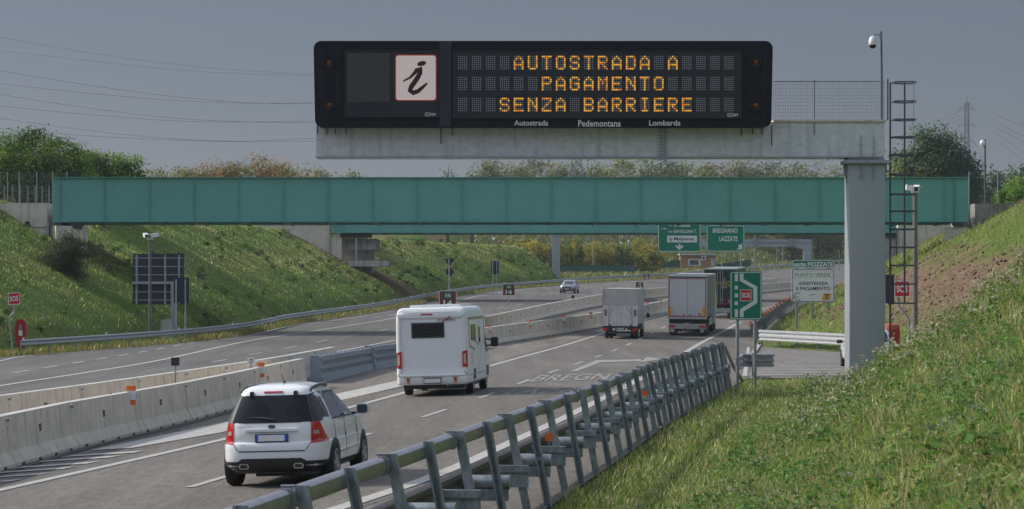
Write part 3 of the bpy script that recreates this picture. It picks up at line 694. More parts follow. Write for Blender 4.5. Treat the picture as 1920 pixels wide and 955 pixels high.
abut('bridge_abutment', 'stained concrete wing wall at the right end of the front bridge', [
    ('wing_wall', fx(1829, 175), 52, 175.2, 177, 4, W(0, 382, 175).z, 0, STAINC), ('back_wall', fx(1818, 176.5), fx(1828, 176.5), 177.5, 184, 4, 8.8, 0, CONCD),
    ('drain_pipe', fx(1821, 175), fx(1825.5, 175), 174.9, 175.06, 6.2, 7.9, 0, GALV)])
abut('bridge_pier', 'slim concrete pier carrying the right end of the front bridge', [
    ('pier', fx(1779, 175), fx(1822, 175), 175.1, 177.2, 4, W(0, 426, 175).z, -14, CONC), ('bearing', fx(1788, 175), fx(1806, 175), 174.8, 175.6, W(0, 423.5, 175).z, zb1-.003, 0, BEAR)], 'pier')
abut('bridge_abutment', 'broad pale concrete wall at the right end of the rear bridge behind the ladder', [
    ('wing_wall', fx(1685, 270), fx(1900, 270), 270.3, 272, 3, W(0, 419, 270).z, 0, CONC), ('coping', fx(1684, 270), fx(1900, 270), 270.15, 272.1, W(0, 419, 270).z+.002, W(0, 416.5, 270).z, 0, CONC),
    ('pier', fx(1655, 270), fx(1681, 270), 270.5, 272, 3, W(0, 445, 270).z, 0, CONCD), ('drain_pipe', fx(1682, 270), fx(1684.5, 270), 270.0, 270.14, 5, 9, 0, GALV),
    ('bearing', fx(1662, 270), fx(1681, 270), 270.1, 270.9, W(0, 445, 270).z+.003, zb2-.003, 0, BEAR)])
# ------------------------------------------------------------------ gantry with the message sign
GY = 82.0
def gantry():
    x0, x1 = fx(1592, GY), fx(1660, GY); xm = (x0+x1)/2; gz = float(terrain(xm, GY+.5, False)); zbm = W(0, 297, GY).z; ztm = W(0, 229, GY).z
    t = thing('gantry', 'grey galvanised steel gantry arm on one thick column over the motorway', 'gantry', (xm, GY, gz))
    L = lambda x, y, z: Vector((x-xm, y-GY, z-gz))
    zf = W(0, 303, GY).z; h = (x1-x0)/2
    b = MB(); b.prism(rrect(-h, h, 0, 1.15, .05, 2), 'z', -.8, zf-.28-gz); b.build('column', COLM, t, smooth=30)
    b = MB()                                              # flared head and bolted flanges
    hw_ = .22; b.add([(-h, 0, zf-.75-gz), (h, 0, zf-.75-gz), (h, 1.15, zf-.75-gz), (-h, 1.15, zf-.75-gz), (-h, 0, zf-.282-gz), (h, 0, zf-.282-gz), (h, 1.15, zf-.282-gz), (-h, 1.15, zf-.282-gz)], [])
    for sx in (-1, 1):
        b.prism([(sx*h, zf-.70-gz), (sx*(h+.11), zf-.25-gz), (sx*(h+.11), zf-.06-gz), (sx*h, zf-.06-gz)], 'y', .45, .60)
    b.box(-h, h, .004, 1.146, zf-.28-gz, zf-.06-gz); b.build('column_head', COLM, t)
    b = MB(); b.box(-h-.14, h+.14, -.14, 1.29, zf-.058-gz, zf-.012-gz); b.box(-h-.14, h+.14, -.14, 1.29, zf-.008-gz, zf+.035-gz); b.box(-h-.02, h-.04, .02, 1.08, zf+.035-gz, zbm+.06-gz); fl = b.build('flange_plate', GALVP, t)
    b = MB(); b.lathe([(.022, -.035), (.022, .035)], 'z', 6); bo = b.build('bolt', STEELP, fl); n = 0
    for k in range(9):
        c = bo if k == 0 else bo.copy()
        if k: COL.objects.link(c)
        c.location = (-h+.02+k*(2*h-.04)/8, -.09, zf-.075-gz)
    g = MB(); g.box(-.008, .008, -.1, -.001, -.55, -.06); gs = g.build('gusset', GALVP, t)
    g = MB(); g.prism([(-.1, .04), (-.002, .04), (-.002, .8), (-.03, .8)], 'x', -.01, .01); gu = g.build('gusset', GALVP, t)
    for k, xx in enumerate((-.2, .2)):
        for s_ in (gs, gu):
            c = s_ if k == 0 else s_.copy()
            if k: COL.objects.link(c)
            c.location = (xx, 0, zf-gz)
    xl = fx(593, GY); b = MB()
    b.box(xl-xm, h-.02, 0, 1.1, zbm+.06-gz, ztm-gz); bm = b.build('cross_beam', BEAMM, t)
    b = MB(); b.box(xl-xm-.02, h-.16, -.05, 1.15, zbm+.02-gz, zbm+.058-gz); b.build('lower_lip', GALVP, bm)
    b = MB(); b.box(fx(1450, GY)-xm, h+.02, -.06, 1.16, ztm+.002-gz, ztm+.06-gz); b.build('walkway_edge', CONC, bm)
    b = MB()
    for x in (1238, 1246): b.box(fx(x, GY)-xm, fx(x, GY)-xm+.03, -.03, -.001, zbm+.062-gz, ztm-.05-gz)
    for k in range(10): b.box(fx(1238, GY)-xm-.05, fx(1246, GY)-xm+.07, -.045, -.031, zbm+.1+k*.1-gz, zbm+.12+k*.1-gz)
    b.box(fx(1238, GY)-xm-.05, fx(1246, GY)-xm+.07, -.03, .2, zbm-.05-gz, zbm+.018-gz); b.build('splice_plate', GALV, bm)
    # dark rust water runs below the sign, modelled as narrow strips
    b = MB()
    for px, a in ((595, 10), (613, 12), (629, 12), (649, 12), (827, 30), (848, 14), (1390, 14), (1411, 12), (1429, 12), (1447, 34)):
        b.box(fx(px, GY)-xm-.014, fx(px, GY)-xm+.014, -.025, -.002, W(0, 240+a, GY).z-gz, W(0, 236, GY).z-gz)
    b.build('rust_run', mat('rust_run_dark', (.06, .06, .065), .7), bm)
    # mesh parapet on the walkway
    px0, px1 = fx(1450, GY)-xm, fx(1657, GY)-xm; z0, z1 = ztm+.08-gz, W(0, 153, GY).z-gz
    rl = MB(); rl.bar((px0, .02, z1), (px1, .02, z1), .03); pr = rl.build('parapet', STEELP, t)
    b = MB()
    for k in range(46):
        x = px0+(px1-px0)*k/45; b.bar((x, .02, z0), (x, .02, z1-.016), .007)
    for k in range(11):
        z = z0+(z1-z0)*k/11; b.bar((px0, .028, z), (px1, .028, z), .006)
    tag(b.build('wire_mesh', STEELP, pr), kind=None)
    b = MB(); b.bar((0, 0, -.45), (0, 0, 1.25), .035); po = b.build('parapet_post', STEELP, pr); po.location = (fx(1527, GY)-xm, -.02, z0-.02)
    b = MB(); b.bar((0, 0, 0), (0, 0, 1.25), .03); po = b.build('parapet_post', STEELP, pr); po.location = (fx(1655, GY)-xm, -.0, z0-.02)
    # caged ladder
    lx0, lx1 = fx(1672, GY)-xm, fx(1699, GY)-xm; zt_ = W(0, 153, GY).z-gz; zb_ = W(0, 680, GY).z-gz
    rl = MB(); rl.box(lx0-.025, lx0+.025, .3, .36, zb_, zt_); ld = rl.build('ladder_rail', DARKST, t)
    rl = MB(); rl.box(lx1-.025, lx1+.025, .3, .36, W(0, 570, GY).z-gz, zt_); rl.build('ladder_rail', DARKST, t)
    rl = MB(); rl.box(fx(1668, GY)-xm-.02, fx(1668, GY)-xm+.02, .38, .42, W(0, 224, GY).z-gz, W(0, 146, GY).z-gz); rl.build('grab_rail', DARKST, t)
    b = MB(); xe = fx(1719, GY)-xm
    pts = [(lx0, .33, 0), (lx0+.1, -.05, 0), (xe-.12, -.12, 0), (xe, .1, 0), (xe, .6, 0), (lx1, .75, 0), (lx0, .4, 0)]
    for p, q in zip(pts[:-1], pts[1:]): b.bar(p, q, .012, .045)
    hp = b.build('cage_hoop', DARKST, t)
    for k, py in enumerate((154, 190, 224, 257, 290, 327, 364, 396, 430, 464, 498, 533, 569)):
        c = hp if k == 0 else hp.copy()
        if k: COL.objects.link(c)
        c.location = (0, 0, W(0, py, GY).z-gz)
    b = MB(); b.bar((xe, .6, W(0, 300, GY).z-gz), (xe, .6, zt_), .012); b.build('cage_strap', DARKST, t)
    return t
gantry()
def dome_camera():
    x = fx(1654, GY); z0 = W(0, 228, GY).z+.065
    t = thing('surveillance_camera', 'white dome camera hanging from a thin dark mast on the gantry', 'camera', (x, GY+.1, z0))
    H = W(0, 61, GY).z-z0; b = MB(); b.tube([(0, 0, 0), (0, 0, H*.5), (-.01, 0, H)], [.04, .035, .028], 8); b.build('mast', DARKST, t, smooth=40)
    ax = fx(1637, GY)-x; az = W(0, 66, GY).z-z0
    b = MB(); b.tube([(0, 0, az), (-.08, 0, az+.02), (ax+.05, 0, az+.03), (ax, 0, az-.03)], .018, 6); b.box(-.07, .01, -.03, .03, az-.12, az+.12); b.build('bracket', STEELP, t, smooth=40)
    b = MB(); b.lathe([(.02, .0), (.06, -.02), (.10, -.07), (.12, -.15), (.125, -.26), (.115, -.28)], 'z', 20, (ax, 0, az-.02)); b.build('housing', SIGNW, t, smooth=40)
    b = MB(); b.lathe([(.108, -.281), (.10, -.33), (.07, -.375), (.0, -.39)], 'z', 20, (ax, 0, az-.02)); b.build('dome', GLASSD, t, smooth=60)
dome_camera()

FONT57 = {'A': '00100 01010 10001 10001 11111 10001 10001', 'U': '10001 10001 10001 10001 10001 10001 01110', 'T': '11111 00100 00100 00100 00100 00100 00100',
 'O': '01110 10001 10001 10001 10001 10001 01110', 'S': '01110 10001 10000 01110 00001 10001 01110', 'R': '11110 10001 10001 11110 10100 10010 10001',
 'D': '11110 10001 10001 10001 10001 10001 11110', 'P': '11110 10001 10001 11110 10000 10000 10000', 'G': '01110 10001 10000 10111 10001 10001 01110',
 'M': '10001 11011 10101 10101 10001 10001 10001', 'E': '11111 10000 10000 11110 10000 10000 11111', 'N': '10001 11001 10101 10101 10011 10001 10001',
 'Z': '11111 00001 00010 00100 01000 10000 11111', 'B': '11110 10001 10001 11110 10001 10001 11110', 'I': '01110 00100 00100 00100 00100 00100 01110'}
def message_sign():
    Y = 81.3; x0, x1 = fx(588, Y), fx(1449, Y); z0, z1 = W(0, 238.5, Y).z, W(0, 77, Y).z
    t = thing('message_sign', 'wide black electronic message board with amber lettering above the lanes', 'message sign', ((x0+x1)/2, Y, z0))
    ox, oz = (x0+x1)/2, z0; lx = lambda px: fx(px, Y)-ox; lz = lambda py: W(0, py, Y).z-oz
    H = z1-z0; hw_ = (x1-x0)/2
    pol = rrect(-hw_, hw_, .0, H, .23, 5); pol = [(a, max(bb, 0)) for a, bb in pol]
    pol = [(a*(1 if bb > .35 else .994), bb) for a, bb in pol]
    b = MB(); b.prism(pol, 'y', .0, .62); b.build('housing', HOUSE, t)
    rimm = mat('housing_frame', (.010, .011, .018), .5)
    def recess(px0, px1, py0, py1, nm, m, d=.05, y=-.012):
        b = MB(); e = .03; X0, X1, Z0, Z1 = lx(px0), lx(px1), lz(py1), lz(py0)
        for q in ((X0, X1, Z1, Z1+e), (X0, X1, Z0-e, Z0), (X0-e, X0, Z0-e, Z1+e), (X1, X1+e, Z0-e, Z1+e)): b.box(q[0], q[1], -d, -.001, q[2], q[3])
        f = b.build('panel_frame', rimm, t)
        b = MB(); b.box(X0, X1, y, -.001, Z0, Z1); o = b.build(nm, m, t); return o
    PAN = mat('panel_face', (.010, .012, .018), .35, spec=.6)
    recess(648, 822, 96, 219, 'symbol_panel', PAN); mp = recess(850, 1389, 97, 221, 'message_panel', PAN)
    b = MB(); b.box(lx(824), lx(846), -.03, -.001, .02, H-.02); b.build('centre_strip', mat('strip_navy', (.018, .018, .032), .5), t)
    # unlit matrix and the lit information pictogram
    b = MB(); b.box(lx(652), lx(730), -.030, -.013, lz(191), lz(101)); dk = b.build('dark_matrix', mat('unlit_matrix', (.125, .112, .095), .6, var=.35, vscale=14), t)
    b = MB()
    for k in range(1, 26): b.box(lx(652)+k*(lx(730)-lx(652))/26-.006, lx(652)+k*(lx(730)-lx(652))/26+.006, -.034, -.0305, lz(191), lz(101))
    for k in range(1, 30): b.box(lx(652), lx(730), -.0385, -.0345, lz(191)+k*(lz(101)-lz(191))/30-.005, lz(191)+k*(lz(101)-lz(191))/30+.005)
    b.build('matrix_grid', PAN, dk)
    pol = rrect(lx(743), lx(816.5), lz(187.5), lz(105), .07, 4); b = MB(); b.prism(pol, 'y', -.034, -.013)
    wt = b.build('lit_panel', mat('lit_white_matrix', (.5, .45, .44), .5, emit=((.95, .76, .72), .17)), t)
    pol2 = rrect(lx(741), lx(818.5), lz(189.5), lz(103), .09, 4); b = MB(); b.prism(pol2, 'y', -.020, -.0125); b.build('red_fringe', mat('lit_red_edge', (.3, .05, .03), .5, emit=((.8, .13, .06), .10)), t)
    b = MB()
    for k in range(1, 24): xx = lx(743)+k*(lx(816.5)-lx(743))/24; b.box(xx-.004, xx+.004, -.037, -.0345, lz(185), lz(107))
    b.build('matrix_grid', mat('matrix_lines', (.25, .21, .21), .6, emit=((.7, .55, .5), .09)), wt)
    dkm = mat('letter_dark_brown', (.035, .012, .01), .6)
    def sweep2(pts, w, nm):
        b = MB(); n = len(pts)
        L, Rr = [], []
        for i, (p, q) in enumerate(pts):
            a = pts[max(i-1, 0)]; c = pts[min(i+1, n-1)]; d = np.array([c[0]-a[0], c[1]-a[1]], float); d /= np.hypot(*d); nn = np.array([-d[1], d[0]])*w[i]
            L.append((p+nn[0], q+nn[1])); Rr.append((p-nn[0], q-nn[1]))
        vs = [(lx(a), -.041, lz(bb)) for a, bb in L]+[(lx(a), -.041, lz(bb)) for a, bb in Rr]
        b.add(vs, [(i, i+1, n+i+1, n+i) for i in range(n-1)]); b.build(nm, dkm, wt, fix=False)
    z = 3.82; cv = lambda a, c: (580+a/z, 60+c/z)
    sweep2([cv(*p) for p in ((672, 355), (690, 345), (720, 330), (750, 300), (770, 275), (800, 265), (795, 290), (778, 325), (755, 360), (730, 395), (722, 420), (745, 438), (780, 425), (815, 395), (845, 368))],
           [1.2, 1.6, 2, 3, 4.2, 4.2, 4.4, 4.6, 4.6, 4.6, 5.0, 4.6, 4, 3, 1.6], 'letter_stroke')
    b = MB(); b.add([(lx(580+(805+32*math.cos(a))/z), -.041, lz(60+(228+18*math.sin(a)-5*math.cos(a))/z)) for a in np.linspace(0, 2*math.pi, 18)[:-1]], [tuple(range(17))]); b.build('letter_dot', dkm, wt, fix=False)
    # LED text: 20 cells by 3 rows, 5 x 7 points each
    rows = ((106.5, '    AUTOSTRADA A    '), (145.7, '      PAGAMENTO     '), (185.2, '   SENZA BARRIERE   '))
    dotp = 3.78; off = MB()
    LIT = mat('lit_amber_diode', (.4, .2, .02), .4, emit=((1., .47, .06), .38)); GLOW = mat('lit_amber_diode_warm', (.35, .12, .02), .4, emit=((.95, .30, .03), .30))
    OFFM = mat('unlit_diode', (.30, .30, .31), .4)
    for ry, txt in rows:
        for c in range(20):
            b = MB(); ch = txt[c]; gly = FONT57.get(ch, '00000 00000 00000 00000 00000 00000 00000').split()
            for r in range(7):
                for k in range(5):
                    px, py = 859.8+c*26.27+k*dotp, ry+r*dotp; X, Z = lx(px), lz(py); on = gly[r][k] == '1'
                    s = .0305 if on else .0165
                    n8 = [(X+s*math.cos(a), -.018, Z+s*math.sin(a)) for a in np.arange(6)*math.pi/3]
                    if on: b.add(n8, [(5, 4, 3, 2, 1, 0)], 0 if random.random() < .7 else 1)
                    else: off.add([(X-s, -.016, Z-s), (X+s, -.016, Z-s), (X+s, -.016, Z+s), (X-s, -.016, Z+s)], [(0, 1, 2, 3)])
            if b.f: b.build('lit_letter', [LIT, GLOW], mp, fix=False)
    off.build('unlit_diodes', OFFM, mp, fix=False)
    # flasher lamps
    for px, py in ((617, 118), (617, 197), (1417, 117), (1417, 198)):
        X, Z = lx(px), lz(py); b = MB(); b.lathe([(.155, -.002), (.155, -.12), (.135, -.12), (.125, -.03), (.0, -.025)], 'y', 20, (X, 0, Z)); f = b.build('flasher_lamp', BLACKP, t, smooth=40)
        b = MB(); b.lathe([(.115, -.026), (.085, -.06), (.0, -.08)], 'y', 16, (X, 0, Z)); b.build('lens', mat('amber_lens', (.16, .055, .02), .25), f, smooth=60)
    for s_ in (-1, 1):
        X = (lx(604) if s_ < 0 else lx(1434)); b = MB()
        xa, xb = (lx(603), lx(632)) if s_ < 0 else (lx(1404), lx(1434))
        for q in ((xa, xb, lz(95), lz(94)), (xa, xb, lz(220), lz(219)), (xa, xa+.02, lz(220), lz(94)), (xb-.02, xb, lz(220), lz(94))): b.box(q[0], q[1], -.012, -.001, q[2], q[3])
        b.build('lamp_panel_edge', rimm, t)
    # writing
    WL = mat('white_lettering', (.62, .62, .62), .5)
    for tx, a, c in (('Autostrada', 964, 1028), ('Pedemontana', 1084, 1164), ('Lombarda', 1217, 1276)): lettering(tx, WL, t, lx(a), lx(c), lz(238 if 'P' in tx[0] else 236), lz(225.5), -.0225, .018)
    for a in (797, 1364):
        yy = 214 if a < 900 else 215; b = MB(); b.box(lx(a), lx(a+10), -.024, -.0135, lz(yy+4), lz(yy-2.5)); lg = b.build('maker_plate', WL, t)
        lettering('ae', HOUSE, lg, lx(a+1), lx(a+9.5), lz(yy+3), lz(yy-2), -.0265, .02); lettering('sys', WL, lg, lx(a+10.5), lx(a+20), lz(yy+4.5), lz(yy-1.5), -.0245, .02)
message_sign()

# ------------------------------------------------------------------ road signs
def ground_z(x, y): return float(terrain(x, y, False))
def panel(mb_or_none, x0, x1, z0, z1, r, th, name, m, parent, y=0):
    b = MB(); b.prism(rrect(x0, x1, z0, z1, r, 4), 'y', y, y+th); return b.build(name, m, parent)
def border(x0, x1, z0, z1, r, w_, y, m, parent, name='border'):
    o = rrect(x0, x1, z0, z1, r, 4); i = rrect(x0+w_, x1-w_, z0+w_, z1-w_, max(r-w_, .005), 4); n = len(o); b = MB()
    b.add([(a, y, c) for a, c in o]+[(a, y, c) for a, c in i], [(k, (k+1) % n, n+(k+1) % n, n+k) for k in range(n)]); return b.build(name, m, parent, fix=False)
def strokes(quads, m, parent, name, y):
    for q in quads:
        b = MB(); b.add([(a, y, c) for a, c in q], [tuple(range(len(q)))]); b.build(name, m, parent, fix=False)

def layby_sign():                                          # green lay-by / SOS sign
    Y = 84.; x = fx(1398.5, Y); gz = ground_z(x, Y); t = thing('lay_by_sign', 'green lay-by sign with red SOS square on two steel posts', 'road sign', (x, Y, gz))
    lx = lambda px: fx(px, Y)-x; lz = lambda py: W(0, py, Y).z-gz
    p = panel(None, lx(1369), lx(1428.5), lz(600), lz(509), .06, .05, 'sign_panel', SIGNG, t)
    border(lx(1370.2), lx(1427.3), lz(598.6), lz(510.4), .07, .022, -.004, SIGNW, p)
    Z = 3.1825; cv = lambda a, c: (lx(1340+a/Z), lz(440+c/Z))
    q = lambda a0, a1, c0, c1: [cv(a0, c1), cv(a1, c1), cv(a1, c0), cv(a0, c0)]
    strokes([q(120, 139, 233, 280), q(120, 139, 305, 328), q(120, 139, 351, 375), q(120, 139, 398, 421), q(120, 139, 446, 493)], SIGNW, p, 'lane_dash', -.005)
    strokes([[cv(150, 233), cv(172, 233), cv(172, 266), cv(150, 277)], [cv(150, 277), cv(172, 266), cv(254, 311), cv(230, 322)], [cv(230, 322), cv(254, 311), cv(254, 409), cv(230, 397)], [cv(230, 397), cv(254, 409), cv(173, 459), cv(151, 446)], [cv(151, 446), cv(173, 459), cv(173, 493), cv(151, 493)]], SIGNW, p, 'bay_outline', -.005)
    x0, x1 = cv(151, 0)[0], cv(219, 0)[0]; z1, z0 = cv(0, 328)[1], cv(0, 398)[1]
    b = MB(); b.box(x0, x1, -.006, -.001, z0, z1); s = b.build('sos_square', REDB, p); border(x0, x1, z0, z1, .01, .018, -.007, SIGNW, s)
    lettering('SOS', SIGNW, s, cv(160, 0)[0], cv(211, 0)[0], cv(0, 378)[1], cv(0, 346)[1], -.008, .03)
    b = MB(); b.tube([(lx(1383), .09, -.4), (lx(1383), .09, lz(512))], .055, 10); b.build('post', STEELP, t, smooth=40)
    b = MB(); b.tube([(lx(1416), .09, -.4), (lx(1416), .09, lz(512))], .055, 10); b.build('post', STEELP, t, smooth=40)
layby_sign()
def punto_sign():
    Y = 158.; x = fx(1524, Y); gz = ground_z(x, Y); t = thing('exit_sign', 'white service sign under a green exit strip on three posts behind the lay-by', 'road sign', (x, Y, gz))
    lx = lambda px: fx(px, Y)-x; lz = lambda py: W(0, py, Y).z-gz; Z = 3.1825; cx = lambda a: lx(1340+a/Z); cz = lambda c: lz(440+c/Z)
    p = panel(None, cx(461), cx(716), cz(199), cz(151), .08, .06, 'exit_strip', SIGNG, t); border(cx(464), cx(713), cz(197), cz(153), .07, .035, -.004, SIGNW, p)
    lettering('uscita MOZZATE', SIGNW, p, cx(471), cx(705), cz(190), cz(164), -.005, .03)
    p = panel(None, cx(460), cx(715), cz(404), cz(204), .1, .06, 'sign_panel', SIGNW, t); border(cx(462), cx(713), cz(402), cz(206), .1, .04, -.004, mat('sign_grey_border', (.08, .08, .09), .5), p)
    G1 = mat('sign_green_letter', (.12, .30, .10), .5); K = mat('sign_black_letter', (.03, .03, .035), .5)
    border(cx(471), cx(704), cz(259), cz(218), .01, .012, -.005, G1, p, 'text_frame'); lettering('PUNTO VERDE', G1, p, cx(481), cx(692), cz(252), cz(230), -.005, .014)
    lettering('ASSISTENZA', K, p, cx(498), cx(677), cz(301), cz(282), -.005, .02); lettering('E PAGAMENTO', K, p, cx(487), cx(688), cz(333), cz(311), -.005, .02)
    b = MB(); n = 14; pts = [(cx(498)+.0, cz(371))]
    ang = np.linspace(R(55), R(305), n); ro, ri = .235, .20; xc_, zc_ = cx(497), cz(371)
    b.add([(xc_+ro*math.cos(a)*1.1, -.006, zc_+ro*math.sin(a)) for a in ang]+[(xc_+ri*math.cos(a)*1.1, -.006, zc_+ri*math.sin(a)) for a in ang], [(i, i+1, n+i+1, n+i) for i in range(n-1)])
    b.box(cx(475), cx(503), -.006, -.0055, cz(369), cz(367)); b.box(cx(475), cx(501), -.006, -.0055, cz(376), cz(374)); b.build('euro_symbol', K, p, fix=False)
    strokes([[(cx(565), cz(364)), (cx(598), cz(358)), (cx(600), cz(355)), (cx(566), cz(360))], [(cx(570), cz(381)), (cx(585), cz(376)), (cx(586), cz(374)), (cx(571), cz(379))]], K, p, 'card_symbol', -.006)
    b = MB(); b.prism([(cx(641), cz(391)), (cx(688), cz(391)), (cx(695), cz(351)), (cx(650), cz(351))], 'y', -.008, -.001); s = b.build('toll_badge', mat('sign_amber', (.65, .30, .02), .5), p)
    lettering('T', K, s, cx(655), cx(682), cz(387), cz(356), -.0095, .02)
    for px in (1494.5, 1524, 1553.5):
        b = MB(); b.box(lx(px)-.07, lx(px)+.07, .065, .2, -1.2, lz(498 if px == 1524 else 502)); b.build('post', STEELP, t)
punto_sign()

# overhead direction signs on their gantry beyond the bridge
def overhead():
    Y = 285.; z_ = float(zroad(30, Y)); x = fx(1522, Y+110)
    Yg = 395.; xg = fx(1505, Yg); gz = float(terrain(xg, Yg, False))
    t = thing('gantry', 'distant grey cantilever gantry behind the white service sign', 'gantry', (xg, Yg, gz)); lx = lambda px: fx(px, Yg)-xg; lz = lambda py: W(0, py, Yg).z-gz
    b = MB(); b.box(lx(1507), lx(1522), 0, 1., -2, lz(468)); b.build('column', GALVP, t)
    b = MB(); b.prism([(lx(1240), lz(463)), (lx(1490), lz(463)), (lx(1507), lz(467.6)), (lx(1522), lz(467.6)), (lx(1522), lz(449)), (lx(1240), lz(449))], 'y', 0, 1.); bm = b.build('cross_beam', GALVP, t)
    b = MB(); b.box(lx(1392), lx(1520), -.1, -.01, lz(456), lz(454.5)); b.build('beam_rib', STEELP, bm)
    for px in (1419, 1484):
        b = MB(); b.box(lx(px-3), lx(px+3), -.25, -.02, lz(463.5), lz(448)); b.box(lx(px-6), lx(px+6), -.2, -.02, lz(452), lz(450)); b.box(lx(px-6), lx(px+6), -.2, -.02, lz(462), lz(460)); b.build('splice_plate', STEELP, bm)
    return t
overhead()
def direction_signs():
    Y = 205.; Wt = SIGNW
    x = fx(1273, Y); t = thing('direction_sign', 'green overhead sign with three destinations and a down arrow', 'road sign', (x, Y, W(0, 473, Y).z)); oz = W(0, 473, Y).z
    Z = 3.4114; lx = lambda px: fx(px, Y)-x; cx = lambda a: lx(1000+a/Z); cz = lambda c: W(0, 400+c/Z, Y).z-oz
    p = panel(None, cx(797), cx(1071), 0, W(0, 404, Y).z-oz, .14, .1, 'sign_panel', SIGNG, t); border(cx(799), cx(1069), .03, W(0, 404.5, Y).z-oz, .14, .05, -.004, Wt, p)
    lettering('VARESE', Wt, p, cx(894), cx(1005), cz(87), cz(66), -.005, .03); lettering('GRAVELLONA T.', Wt, p, cx(894), cx(1044), cz(126), cz(106), -.005, .02)
    lettering('A8', Wt, p, cx(865), cx(884), cz(83), cz(70), -.005, .02); lettering('A26', Wt, p, cx(862), cx(886), cz(124), cz(111), -.005, .02); lettering('E 62', Wt, p, cx(822), cx(852), cz(104), cz(93), -.005, .02)
    b = MB(); b.box(cx(856), cx(1047), -.006, -.001, cz(187), cz(144)); s = b.build('airport_plate', Wt, p); K = mat('sign_black_letter', (.03, .03, .035), .5)
    lettering('Malpensa', K, s, cx(900), cx(1028), cz(181), cz(153), -.0075, .02)
    strokes([[(cx(866), cz(168)), (cx(892), cz(168)), (cx(892), cz(164)), (cx(866), cz(164))], [(cx(877), cz(181)), (cx(881), cz(181)), (cx(881), cz(151)), (cx(877), cz(151))], [(cx(872), cz(180)), (cx(886), cz(180)), (cx(886), cz(177)), (cx(872), cz(177))]], K, s, 'aircraft_symbol', -.0075)
    strokes([[(cx(929), cz(216)), (cx(941), cz(216)), (cx(941), cz(197)), (cx(929), cz(197))], [(cx(935), cz(236)), (cx(962), cz(212)), (cx(955), cz(205)), (cx(935), cz(219)), (cx(915), cz(205)), (cx(908), cz(212))]], Wt, p, 'arrow', -.005)
    b = MB(); b.tube([(cx(870), .12, 0), (cx(870), .12, 3.)], .06, 8); b.tube([(cx(1000), .12, 0), (cx(1000), .12, 3.)], .06, 8); 
    for xx in (cx(870), cx(1000)): b = MB(); b.box(xx-.05, xx+.05, .101, .2, .1, 4.2); b.build('hanger', STEELP, t)
    x = fx(1360, Y); oz = W(0, 472.5, Y).z; t = thing('direction_sign', 'green overhead exit sign with two place names and a slanted arrow', 'road sign', (x, Y, oz)); cx = lambda a: fx(1000+a/Z, Y)-x; cz = lambda c: W(0, 400+c/Z, Y).z-oz
    p = panel(None, cx(1108), cx(1351), 0, cz(76), .16, .1, 'sign_panel', SIGNG, t); border(cx(1110), cx(1349), .03, cz(79), .16, .05, -.004, Wt, p)
    lettering('BREGNANO', Wt, p, cx(1148), cx(1307), cz(126), cz(97), -.005, .025); lettering('LAZZATE', Wt, p, cx(1190), cx(1307), cz(179), cz(148), -.005, .025)
    strokes([[(cx(1300), cz(232)), (cx(1336), cz(232)), (cx(1336), cz(193)), (cx(1326), cz(204)), (cx(1318), cz(198)), (cx(1309), cz(210)), (cx(1317), cz(218))]], Wt, p, 'arrow', -.005)
    for xx in (cx(1160), cx(1300)): b = MB(); b.box(xx-.05, xx+.05, .101, .2, .1, 3.2); b.build('hanger', STEELP, t)
    # the beam that carries both, hidden behind the first bridge
    Yb = Y+.25; xb = fx(1440, Yb); xg = fx(1628, Yb); gz = float(terrain(xg, Yb, False)); t = thing('sign_gantry', 'grey beam carrying the two green overhead signs behind the front bridge', 'gantry', (xg, Yb, gz))
    b = MB(); b.box(fx(1235, Yb)-xg, .3, 0, .5, W(0, 412, Yb).z-gz, W(0, 398, Yb).z-gz); b.build('cross_beam', GALVP, t)
    b = MB(); b.box(-.3, .3, .02, .48, -1, W(0, 398.5, Yb).z-gz); b.build('column', GALVP, t)
direction_signs()

def sos_sign(px0, px1, py0, py1, Y, pole, label, rot=0, backing=False):
    x = fx((px0+px1)/2, Y); gz = ground_z(x, Y); t = thing('sos_sign', label, 'road sign', (x, Y, gz)); lx = lambda px: fx(px, Y)-x; lz = lambda py: W(0, py, Y).z-gz
    hw_, h0, h1 = (px1-px0)/2*Y/FPX, lz(py1), lz(py0); cz = (h0+h1)/2
    b = MB(); b.prism(rrect(-hw_, hw_, h0, h1, .04, 3), 'y', -.03, 0); p = b.build('sign_panel', REDB, t); border(-hw_, hw_, h0, h1, .04, .03, -.034, SIGNW, p)
    lettering('SOS', SIGNW, p, -hw_*.72, hw_*.72, cz-(h1-h0)*.22, cz+(h1-h0)*.22, -.036, .03)
    p.rotation_euler = (0, R(rot), 0); 
    if rot: p.location = (-math.sin(R(rot))*cz, 0, cz*(1-math.cos(R(rot))))
    b = MB(); b.tube([(lx(a), .05, lz(c)) for a, c in pole], .045, 8); b.build('pole', STEELP, t, smooth=60)
    if backing: b = MB(); b.box(lx(1660.5), lx(1676.8), .02, .1, lz(569), lz(515)); b.build('back_panel', NAVY, t)
    return t
sos_sign(15.5, 37.5, 549, 571.5, 133., ((27.5, 572), (27.5, 582), (25, 588), (19, 593), (18, 602), (21.5, 640), (24.5, 664)), 'small tilted red SOS sign on a crooked grey pole at the far left', -4)
sos_sign(1676.8, 1706, 527, 557, 109., ((1684, 557), (1687, 577), (1700, 590), (1705, 600), (1705, 648), (1706, 690)), 'red SOS sign behind the ladder above the lay-by phone', 0, True)
